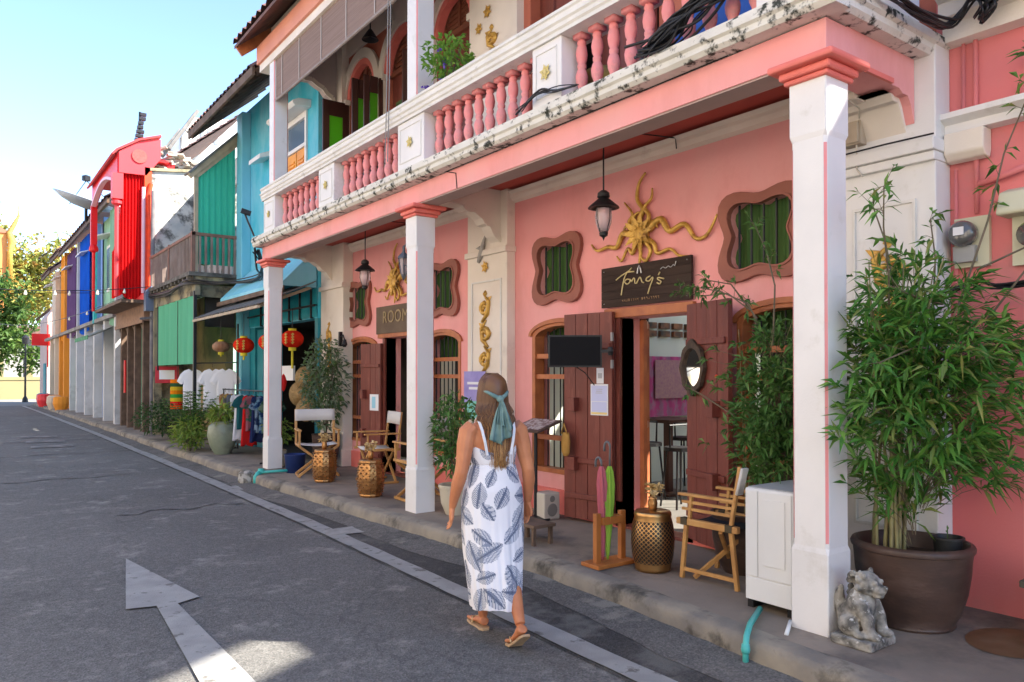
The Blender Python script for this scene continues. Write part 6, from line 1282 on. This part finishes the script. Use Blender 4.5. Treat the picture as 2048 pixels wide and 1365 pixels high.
garm = [('tan and rust patterned dress at the left end of the rack', cc('rust print',(.50,.30,.12),(.25,.07,.05)), .80),('ochre patterned dress second from the left on the rack', cc('ochre print',(.52,.34,.10),(.15,.16,.14)), .80),('grey dress third from the left on the rack', cc('slate cloth',(.13,.14,.17)), .85),
        ('long white dress on the rack', cc('white cotton',(.78,.78,.80)), .90),('second long white dress on the rack', bpy.data.materials['white cotton'], .84),('dark teal shirt on the rack', cc('dark teal cloth',(.02,.12,.13)), .62),('long red dress on the rack beside the far pillar', cc('red cloth',(.62,.02,.02)), .90),
        ('green and pink printed shirt hidden partly by the far pillar', cc('green print',(.05,.16,.10),(.35,.12,.14)), .62),('navy dress behind the far pillar', cc('navy cloth',(.02,.03,.10)), .8),('navy and white printed shirt right of the far pillar', cc('navy print',(.015,.03,.08),(.20,.28,.38)), .62),('blue flowered shirt at the right end of the rack', cc('blue print',(.02,.05,.14),(.18,.32,.42)), .62),('dark green printed shirt ending the rack', cc('forest print',(.02,.07,.05),(.14,.20,.14)), .7)]
for i, (lb, mt, h) in enumerate(garm):
    y = 15.05 - .245*i; shirt(lb, (4.22, y), (1, .12+.05*math.sin(i*3)), 1.24, .50, h, mt, seed=i, sleeve=h < .8)
for i, (x, y, lb) in enumerate(((4.02,16.75,'white T-shirt hanging nearest the sea green blind'),(4.22,15.95,'white T-shirt hanging in the middle of the three by the black opening'),(4.34,15.45,'white T-shirt with a pale blue edge, hanging above the rack'))):
    shirt(lb, (x,y), (1,-.55), 1.72, .60, .85, bpy.data.materials['white cotton'], seed=20+i, grp='white T-shirts hanging from the awning post')
b = MB(); b.tube([(3.95,17.0,1.84),(4.5,15.2,1.84)], .014, 6); b.tube([(4.5,15.2,.15),(4.5,15.2,2.6)], .02, 6); tag(b.build('hanging_pole', BLACKM), 'dark slanting pole carrying the white T-shirts', 'pole')
STRAW = M('straw', (.55,.36,.16), (.42,.26,.10), scale=30, rough=.8, bump=.6)
for i, (x,y,z,r_) in enumerate(((4.72,12.22,1.55,.19),(4.66,12.28,1.28,.21),(4.72,12.16,1.02,.20))):
    b = MB(); b.lathe([(0,.12),(.07,.115),(.09,.09),(.095,.0),(r_,-.015),(r_,-.02),(.09,-.01)], (0,0,0), 22, closed=False); b.v = [(x+px_*.9-.3*pz*.4, y-pz*.9, z+py_) for px_,py_,pz in b.v]
    tag(b.build('straw_hat', STRAW, smooth=True), ['topmost straw hat hung beside the red lantern','middle straw hat of the three hung at the shop corner','lowest straw hat of the three, above the first canvas chair'][i], 'hat', 'straw hats hung at the shop corner')
b = MB(); b.lathe([(0,0),(.03,-.04),(.06,-.14),(.03,-.26),(0,-.3)], (4.40,12.35,1.62), 8, sx=1, sy=.4); tag(b.build('red_pennant', RED), 'small red cloth charm hanging under the nearest red lantern', 'charm')
b = MB(); b.box(4.80,4.84,13.0,13.6,1.50,1.76); tag(b.build('shop_notice', WP), 'blank white board inside the teal shopfront behind the rack', 'notice')
t = thing('wind_sock', 'rainbow striped wind sock hanging below the timber balcony', 'wind sock', (3.92,17.6,1.1))
cols = [(.85,.12,.01),(.80,.02,.02),(.75,.55,.03),(.05,.35,.06),(.85,.25,.01),(.75,.5,.03),(.04,.12,.05),(.85,.2,.01)]
for i, c in enumerate(cols): b = MB(); b.lathe([(.14,0),(.145,.04),(.14,.08)], (3.92,17.6,.86+.08*i), 14); b.build('stripe', cloth('stripe %d' % i, c, transl=.3) , t)
b = MB(); b.tube([(3.92,17.6,1.5),(3.92,17.6,3.2)], .006, 4); b.build('cord', CAB, t)
t = thing('framed_sign', 'white card in a red frame on the ochre pier', 'sign', (4.1,19.3,1.6))
slab(Vector((4.12,19.55,1.60)), Vector((.93,-.36,0)), Vector((-.36,-.93,0)), .52, .40, .03).build('frame', M('crimson frame', (.55,.03,.05), (.45,.03,.04), scale=8), t); slab(Vector((4.12,19.55,1.60))+Vector((-.36,-.93,0))*.004, Vector((.93,-.36,0)), Vector((-.36,-.93,0)), .34, .22, .002).build('card', WP, t)
b = MB(); b.bar((4.12,19.56,1.8),(4.12,19.56,3.3),.012); b.build('hanger', BLACKM, t)
# inside the nearer shop
tp = MB(); tp.grid(lambda u, v: (7.42+1.35*u, 7.11+.012*math.sin(u*40), 1.03+.82*v), 40, 4); tw = thing('tapestry', 'pink patterned cloth hanging on the pale wall seen through the nearer doorway', 'tapestry', (7.9,7.11,1.03))
tp.build('cloth', cloth('pink weave', (.55,.10,.26), (.42,.20,.30), scale=14, transl=0, contrast=(.45,.55), stretch=(1,1,.5)), tw, smooth=True)
tp = MB(); tp.box(7.62,8.5,7.075,7.088,1.28,1.80); tp.build('overlaid_panel', cloth('mauve weave', (.42,.22,.27), (.50,.30,.28), scale=30, transl=0), tw)
v_ = MB()
for j in range(2):
    for i in range(4): v_.box(7.5+.26*i,7.68+.26*i,7.10,7.148,2.12+.11*j,2.20+.11*j)
tag(v_.build('wall_vent', M('brick vent', (.30,.13,.06), (.06,.05,.04), scale=9)), 'brown pierced vent blocks above the pink tapestry', 'vent')
tb = thing('high_table', 'tall dark table inside the nearer doorway', 'table', (7.0,6.3,.15)); b = MB(); b.box(6.7,7.35,6.0,6.6,1.03,1.07); b.build('top', DWOOD, tb); b = MB(); b.box(6.98,7.06,6.27,6.35,.15,1.03); b.box(6.8,7.25,6.1,6.5,.15,.18); b.build('post', DWOOD, tb)
for i, (x, y) in enumerate(((6.55,6.2),(7.5,6.5),(6.4,5.6))):
    b = MB(); b.lathe([(0,.62),(.16,.62),(.16,.66),(0,.67)], (x,y,.15), 14)
    for k in range(4): a = k*PI/2+.6; b.tube([(x+.13*math.cos(a),y+.13*math.sin(a),.78),(x+.2*math.cos(a),y+.2*math.sin(a),.15)], .012, 6)
    b.tube([(x-.14,y,.8),(x-.15,y,1.05),(x+.15,y,1.05),(x+.14,y,.8)], .012, 6)
    tag(b.build('bar_stool', BLACKM), ['black metal stool left of the tall indoor table','black metal stool behind the tall indoor table','black metal stool nearest the doorway'][i], 'stool', 'stools inside the nearer shop')
# things on the upstairs balcony
b = MB(); b.box(4.5,4.95,3.2,4.4,3.82,4.15); b.box(4.85,4.97,3.2,4.4,4.15,4.6); tag(b.build('balcony_bench', M('cobalt cushion', (.03,.12,.45), (.02,.08,.3), scale=4), bevel=.03), 'blue cushioned bench seen between the nearest balusters', 'bench')
b = MB(); b.lathe([(0,0),(.15,0),(.2,.3),(.18,.34)], (4.4,4.65,3.8), 16); tag(b.build('balcony_pot', M('mustard pot', (.45,.36,.08), (.3,.25,.1), scale=6), smooth=True), 'mustard pot behind the nearest group of balusters', 'pot')
t = thing('wall_spot', 'dark bell shaped spotlight hanging under the upstairs eave', 'lamp', (4.7,9.75,6.3)); b = MB(); b.tube([(4.7,9.75,7.16),(4.7,9.75,6.45)], .01, 6); b.lathe([(.02,.1),(.05,.06),(.12,-.05),(.11,-.05),(0,.0)], (4.7,9.75,6.38), 14); b.build('shade', BLACKM, t)
# ================================================================ the woman walking away
SKIN = M('tanned skin', (.60,.24,.11), (.48,.175,.08), scale=7, rough=.5, spec=.35)
_b = SKIN.node_tree.nodes['Principled BSDF']; _b.inputs['Subsurface Weight'].default_value = .12; _b.inputs['Subsurface Radius'].default_value = (.02,.008,.004); _b.inputs['Subsurface Scale'].default_value = .5
woman = thing('person', 'woman with long brown hair, teal scarf and white palm print dress walking away', 'person', (0,0,0))
def ell(cx, cy, z, rx, ry, n=24, tilt=0): return [(cx+rx*math.cos(2*PI*k/n), cy+ry*math.sin(2*PI*k/n), z + tilt*math.sin(2*PI*k/n)) for k in range(n)]
b = MB()
b.loft([ell(0,.01,z,rx,ry) for z, rx, ry in ((.74,.10,.08),(.80,.165,.115),(.88,.175,.12),(.97,.150,.105),(1.04,.128,.092),(1.12,.138,.098),(1.20,.152,.095),(1.26,.160,.082),(1.30,.135,.068),(1.325,.085,.055),(1.34,.052,.05))])
b.loft([ell(0,.012+(z-1.33)*.2,z,r_,r_*1.02,16) for z, r_ in ((1.31,.062),(1.345,.052),(1.40,.050),(1.44,.052))])
# head: skull, jaw, face (she looks ahead, away from the camera)
hc = Vector((.0,.03,1.50))
b.loft([ell(hc.x, hc.y+dy, hc.z+dz, rx, ry, 24) for dz, rx, ry, dy in ((-.105,.020,.026,.045),(-.095,.038,.048,.030),(-.07,.056,.066,.014),(-.04,.066,.082,.004),(0,.072,.092,0),(.03,.073,.094,-.002),(.06,.066,.086,-.004),(.085,.047,.062,-.004),(.098,.018,.025,-.004))])
b.tube([hc+Vector((0,.088,.015)), hc+Vector((0,.105,-.02)), hc+Vector((0,.098,-.03))], [.008,.013,.008], 8)
for s in (-1,1): b.tube([hc+Vector((s*.072,0,.02)), hc+Vector((s*.082,-.006,.005)), hc+Vector((s*.073,.004,-.028))], [.010,.012,.008], 8); b.tube([hc+Vector((s*.012,.088,-.055)), hc+Vector((0,.095,-.054))], .007, 6)
# arms and hands
def limb(P, Rr, n=12): b.tube([Vector(p) for p in P], Rr, n)
def hand(wr, d, side, s=1.0):
    d = Vector(d).normalized(); sd = Vector(side).normalized(); nn = d.cross(sd); wr = Vector(wr)
    rings = []
    for t_, w_, th_ in ((-.02,.024,.020),(0,.026,.019),(.03,.036,.017),(.06,.040,.015),(.08,.036,.012)):
        c = wr + d*t_; rings.append([c + sd*w_*math.cos(2*PI*k/14) + nn*th_*math.sin(2*PI*k/14) for k in range(14)])
    b.loft(rings)
    for i, (o, l) in enumerate(((-.029,.062),(-.010,.072),(.010,.066),(.028,.052))):
        p0 = wr + d*.072 + sd*o; cur = -nn*.35; p1 = p0 + (d+cur*.3).normalized()*l*.45; p2 = p1 + (d+cur*1.3).normalized()*l*.32; p3 = p2 + (d*.7+cur*2.2).normalized()*l*.26
        b.tube([p0 - d*.02, p0, p1, p2, p3], [.0085,.0088,.0082,.0075,.0058], 8)
    p0 = wr + d*.022 - sd*.030; p1 = p0 + (d*.8 - sd*.55).normalized()*.034; p2 = p1 + (d - sd*.1 - nn*.25).normalized()*.03; b.tube([wr+d*.005 - sd*.012, p0, p1, p2], [.014,.012,.0098,.0075], 8)
limb([(-.135,.0,1.285),(-.170,-.004,1.255),(-.188,-.015,1.18),(-.205,-.028,1.08),(-.218,-.030,1.02),(-.232,-.008,.95),(-.242,.030,.86),(-.246,.050,.805)], [.050,.055,.052,.044,.040,.040,.030,.023])
limb([(.135,.0,1.285),(.170,.004,1.255),(.190,.002,1.18),(.208,-.010,1.08),(.220,-.018,1.02),(.232,-.004,.95),(.240,.022,.86),(.243,.040,.81)], [.050,.055,.052,.044,.040,.040,.030,.023])
hand((-.247,.055,.80), (.0,.22,-1), (.25,1,.22)); 
sv = b; hand((.244,.044,.805), (.0,.18,-1), (-.25,1,.18))
# legs and feet
limb([(-.085,.01,.84),(-.080,.06,.66),(-.060,.13,.47),(-.050,.135,.42),(-.030,.13,.32),(-.010,.165,.16),(.0,.185,.085)], [.095,.080,.055,.050,.052,.034,.030], 14)
limb([(.085,.0,.84),(.085,.0,.66),(.080,-.02,.48),(.078,-.055,.42),(.074,-.13,.32),(.068,-.225,.20),(.064,-.265,.155)], [.095,.080,.055,.050,.052,.035,.030], 14)
def foot(heel, ball, toe, up, w=.040):
    heel, ball, toe, up = Vector(heel), Vector(ball), Vector(toe), Vector(up).normalized(); d = (ball-heel).normalized(); s = d.cross(up).normalized(); rings = []
    for t_, wk, h_ in ((-.02,.55,.030),(.03,.78,.052),(.25,.80,.060),(.5,.74,.046),(.8,.98,.030),(1.0,1.08,.024)):
        c = heel + (ball-heel)*t_; rings.append([c + s*w*wk*math.cos(2*PI*k/16) + up*(h_*.5*(1+math.sin(2*PI*k/16))) for k in range(16)])
    b.loft(rings)
    for i, (o, l, r_) in enumerate(((-.030,1.0,.0125),(-.010,.95,.0095),(.006,.85,.009),(.020,.75,.0085),(.033,.62,.008))):
        b.tube([ball + s*o*.95 + up*.011 - d*.02, ball + s*o + up*.012, ball + s*o*1.05 + (toe-ball)*l + up*.009], [r_*1.1, r_, r_*.85], 8)
    return d, s, up
fL = foot((.0,.155,.026), (-.005,.30,.022), (-.008,.365,.02), (0,0,1)); fR = foot((.066,-.315,.118), (.060,-.205,.032), (.056,-.145,.018), (0,.62,.78))
body = b.build('body', SKIN, woman, smooth=True); md = body.modifiers.new('r', 'REMESH'); md.mode = 'VOXEL'; md.voxel_size = .0042; md.use_smooth_shade = True
md = body.modifiers.new('s', 'SMOOTH'); md.factor = .5; md.iterations = 5
# eyes and brows, hidden from here but part of the face
for s in (-1,1): e = MB(); blob(e, (hc.x+s*.030, hc.y+.080, hc.z+.012), .011); e.build('eye', M('eye white', (.8,.8,.78), rough=.2) if s < 0 else bpy.data.materials['eye white'], woman, smooth=True)
# sandals
SOLE = M('tan sandal leather', (.52,.36,.22), (.42,.28,.16), scale=8, rough=.6); 
for (heel, ball, toe, up) in (((.0,.145,.012),(-.005,.30,.010),(-.008,.385,.010),(0,0,1)), ((.067,-.335,.112),(.060,-.20,.018),(.056,-.125,.008),(0,.62,.78))):
    heel, ball, toe, up = map(Vector, (heel, ball, toe, up)); q = MB(); d = (ball-heel).normalized(); s = d.cross(up.normalized()).normalized(); rings = []
    for c, w_, uu in ((heel - d*.012,.022,up),(heel + d*.02,.036,up),(heel.lerp(ball,.5),.034,up),(ball,.046,(up+Vector((0,0,1)))/2),(ball.lerp(toe,.7),.042,Vector((0,0,1))),(toe,.022,Vector((0,0,1)))):
        uu = uu.normalized(); rings.append([c - s*w_ - uu*.012, c + s*w_ - uu*.012, c + s*w_ + uu*.004, c - s*w_ + uu*.004])
    q.loft(rings); so = q.build('sandal', SOLE, woman, bevel=.004)
    q = MB(); m_ = ball.lerp(heel,.25)
    for sg in (-1,1): q.tube([m_ + s*sg*.043 + up.normalized()*.004, m_.lerp(ball,.5) + s*sg*.032 + up.normalized()*.040, ball + d*.01 + up.normalized()*.034 - s*.008], [.006,.006,.005], 6)
    q.build('sandal_strap', M('gold strap', (.55,.38,.2), rough=.4, metal=.3), so, smooth=True)
# dress: a fine mesh with the printed leaves as a colour attribute
rr = random.Random(17)
leaves = []
for row in range(8):
    for k in range(7):
        leaves.append(((k + .5*(row % 2) + rr.uniform(-.25,.25)) / 7, .29 + row*.118 + rr.uniform(-.03,.03), rr.uniform(0, 2*PI), rr.uniform(.060,.098), rr.random()))
def printcol(u, z, circ):
    out = None
    for lu, lz, an, L_, tone in leaves:
        du = (u - lu + .5) % 1 - .5; x_ = du*circ; y_ = z - lz
        if x_*x_ + y_*y_ > L_*L_: continue
        a = x_*math.cos(an) + y_*math.sin(an); c_ = -x_*math.sin(an) + y_*math.cos(an)
        tt = (a/L_ + 1)/2; w_ = L_*.62*math.sin(PI*min(1,max(0,tt)))**.75
        if abs(c_) > w_: continue
        st = ((a - .85*abs(c_)) / .0115) % 1
        if abs(c_) < .0035: out = (.11,.13,.2); continue
        if abs(c_) > w_*.22 and st > .66: continue
        v = .5 + .5*math.sin(st*6.28); k_ = .6*tone + .4*v; out = (.12+.17*k_, .145+.18*k_, .22+.19*k_)
    return out
NU, NV = 300, 236; zt = 1.175; vs_, cs = [], []
tab = [(1.175,.140,.100,0),(1.14,.146,.106,0),(1.10,.142,.103,0),(1.065,.135,.098,0),(1.05,.140,.103,0),(.98,.160,.118,0),(.90,.182,.134,0),(.82,.192,.145,.01),(.70,.190,.150,.01),(.55,.182,.160,.0),(.40,.165,.168,-.02),(.28,.150,.172,-.03),(.20,.140,.172,-.03)]
def tabv(z):
    for p, q in zip(tab, tab[1:]):
        if z >= q[0]: t_ = (p[0]-z)/(p[0]-q[0]); t_ = t_*t_*(3-2*t_)*.5 + t_*.5; return [p[i]+(q[i]-p[i])*t_ for i in (1,2,3)]
    return tab[-1][1:]
for j in range(NV+1):
    for i in range(NU):
        a = 2*PI*i/NU; side = max(0, math.cos(a - R(-8)))**4; zb = .215 + .075*side + .010*math.sin(3*a+1); topz = zt - .045*max(0, -math.sin(a))**2 + .02*max(0, math.sin(a))
        v = j/NV; z = topz + (zb - topz)*v; rx, ry, cy = tabv(max(z,.2)); low = max(0, (1.03 - z)/.8)
        fold = 1 + low*(.030*math.sin(9*a+1.3+z*1.5) + .020*math.sin(17*a+2.0-z*2.5) + .012*math.sin(29*a + z*4)) + (.012*math.sin(60*a) if abs(z-1.055) < .018 or z > topz-.012 else 0)
        gather = -.006 if abs(z-1.055) < .010 else 0
        x_ = (rx+gather)*fold*math.cos(a); y_ = .012 + cy + (ry+gather)*fold*math.sin(a)
        # trailing and leading leg push the cloth
        x_ += .012*low*math.sin(a*1+.5); y_ -= .03*low*low*(1 if math.sin(a) < 0 else 0)*max(0,math.cos(a-.9+PI/2))
        vs_.append((x_, y_, z)); cs.append(printcol(i/NU, z, 1.05))
D = MB(); fs = [(j*NU+i, j*NU+(i+1) % NU, (j+1)*NU+(i+1) % NU, (j+1)*NU+i) for j in range(NV) for i in range(NU)]
D.add(vs_, fs)
DM = M('white printed cotton', (.78,.78,.80), rough=.85, spec=.15, bump=.1, bscale=300); nt = DM.node_tree; va = nt.nodes.new('ShaderNodeVertexColor'); va.layer_name = 'print'; nt.links.new(va.outputs[0], nt.nodes['Principled BSDF'].inputs['Base Color'])
dr = D.build('dress', DM, woman, smooth=True); ca = dr.data.color_attributes.new('print', 'FLOAT_COLOR', 'POINT')
for i, c in enumerate(cs): ca.data[i].color = ((*c, 1) if c else (.80,.79,.82,1))
md = dr.modifiers.new('s','SOLIDIFY'); md.thickness = .003
# straps
for s in (-1,1):
    q = MB(); P = [(s*.075,-.090,1.12),(s*.090,-.092,1.20),(s*.104,-.078,1.27),(s*.110,-.045,1.318),(s*.108,.0,1.335),(s*.102,.05,1.31),(s*.09,.085,1.24),(s*.08,.095,1.17)]
    for p, r_ in zip(P, P[1:]): q.bar(p, r_, .016, .006, up=(0,-.6,.6))
    q.build('shoulder_strap', M('white strap', (.8,.8,.82)) if s < 0 else bpy.data.materials['white strap'], woman)
# hair
HAIR = M('brown hair with golden ends', (.16,.08,.04), rough=.42, spec=.5); nt = HAIR.node_tree; tc = nt.nodes.new('ShaderNodeTexCoord'); sx = nt.nodes.new('ShaderNodeSeparateXYZ'); nt.links.new(tc.outputs['Object'], sx.inputs[0])
cr = nt.nodes.new('ShaderNodeValToRGB'); mr = nt.nodes.new('ShaderNodeMapRange'); mr.inputs[1].default_value = 1.02; mr.inputs[2].default_value = 1.62; nt.links.new(sx.outputs[2], mr.inputs[0]); gi = nt.nodes.new('ShaderNodeNewGeometry')
ad = nt.nodes.new('ShaderNodeMath'); ad.operation = 'MULTIPLY_ADD'; nt.links.new(gi.outputs['Random Per Island'], ad.inputs[0]); ad.inputs[1].default_value = .62; nt.links.new(mr.outputs[0], ad.inputs[2]); ad2 = nt.nodes.new('ShaderNodeMath'); ad2.operation = 'SUBTRACT'; nt.links.new(ad.outputs[0], ad2.inputs[0]); ad2.inputs[1].default_value = .31
nt.links.new(ad2.outputs[0], cr.inputs[0]); e = cr.color_ramp.elements; e[0].position = 0; e[0].color = (.52,.29,.11,1); e[1].position = 1; e[1].color = (.15,.065,.025,1); q_ = e.new(.35); q_.color = (.23,.10,.036,1); q_ = e.new(.62); q_.color = (.07,.028,.012,1)
nt.links.new(cr.outputs[0], nt.nodes['Principled BSDF'].inputs['Base Color'])
hb = MB(); rr = random.Random(31)
hb.loft([ell(hc.x, hc.y-.012+dy, hc.z+dz, rx, ry, 24) for dz, rx, ry, dy in ((-.10,.060,.050,-.05),(-.06,.074,.072,-.032),(-.02,.080,.090,-.018),(.03,.082,.100,-.010),(.065,.074,.092,-.006),(.092,.054,.068,-.004),(.106,.020,.026,-.004))])
for i in range(950):
    th_ = rr.uniform(-1.0, 1.0)*PI*.62; out = rr.uniform(.0,1)          # angle round the back of the head
    ax = math.sin(th_); ay = -math.cos(th_)
    top = Vector((hc.x + ax*.03*rr.random(), hc.y - .01 + rr.uniform(-.02,.05), hc.z+.108))
    mid = Vector((hc.x + ax*.086, hc.y - .010 + ay*.104, hc.z + .02)); up_ = Vector((hc.x + ax*.068, hc.y - .006 + ay*.08, hc.z+.078))
    tied = abs(ax) < .55 and rr.random() < .5
    if tied: nk = Vector((hc.x + ax*.03, hc.y-.112, hc.z-.045)); lo = Vector((hc.x + ax*.06, hc.y-.125, 1.30)); en = Vector((hc.x+.01 + ax*.05 + rr.gauss(0,.012), hc.y-.125, rr.uniform(1.03,1.14)))
    else:
        nk = Vector((hc.x + ax*.096, hc.y-.012 + ay*.098, hc.z-.07)); lo = Vector((hc.x + .004 + ax*.104 + rr.gauss(0,.006), hc.y-.04 + min(ay,-.25)*.090, 1.325)); en = Vector((hc.x + .012 + ax*.050 + rr.gauss(0,.018), hc.y-.05 + min(ay,-.45)*.085, rr.uniform(1.08,1.24) if abs(ax) > .75 else rr.uniform(1.02,1.14)))
    wv = rr.uniform(-.02,.02); r_ = rr.uniform(.0014,.0036)
    pts = [top, up_, mid, nk, lo.lerp(nk,.5)+Vector((wv,0,0)), lo - Vector((wv,0,0)), lo.lerp(en,.5)+Vector((wv,.0,0)), en]
    P = [pts[0]] + pts + [pts[-1]]; o_ = []
    for k in range(1, len(P)-2):
        for j in range(3):
            t_ = j/3; a_,b_,c_,d_ = P[k-1],P[k],P[k+1],P[k+2]; o_.append(.5*((2*b_) + (-a_+c_)*t_ + (2*a_-5*b_+4*c_-d_)*t_*t_ + (-a_+3*b_-3*c_+d_)*t_*t_*t_))
    o_.append(P[-1]); n_k = len(o_); hb.tube(o_, [r_*(1 - .75*(k/n_k)**3) for k in range(n_k)], 5)
hb.build('hair', HAIR, woman, smooth=True)
# scarf
SC = cloth('sage teal scarf', (.15,.26,.25), (.24,.36,.34), scale=14, transl=.15)
q = MB(); kn = Vector((hc.x+.002, hc.y-.135, hc.z-.045)); blob(q, kn, .022, 1.1, .8, 1); 
for s in (-1,1): q.tube([kn, kn+Vector((s*.04,.012,.022)), kn+Vector((s*.065,.045,.04)), kn+Vector((s*.082,.10,.05))], [.013,.012,.009,.007], 8)
for k_, (dx, ln, w_) in enumerate(((-.030,.27,.042),(.030,.25,.040),(.0,.17,.032),(.048,.20,.02))):
    q.grid(lambda u, v: (kn.x + dx*(v**.7)*1.1 + (u-.5)*2*w_*(.25+.75*v**.6) , kn.y - .012 - .010*math.sin(u*PI*3+k_)*(.3+v) - .006*k_, kn.z - .005 - ln*v - .03*abs(u-.5)*2*(1-v) + .035*(u if k_ % 2 else 1-u)*v), 14, 14)
sc = q.build('hair_scarf', SC, woman, smooth=True); md = sc.modifiers.new('s','SOLIDIFY'); md.thickness = .003
woman.location = (2.655, 3.79, 0.0); woman.rotation_euler.z = R(-14)
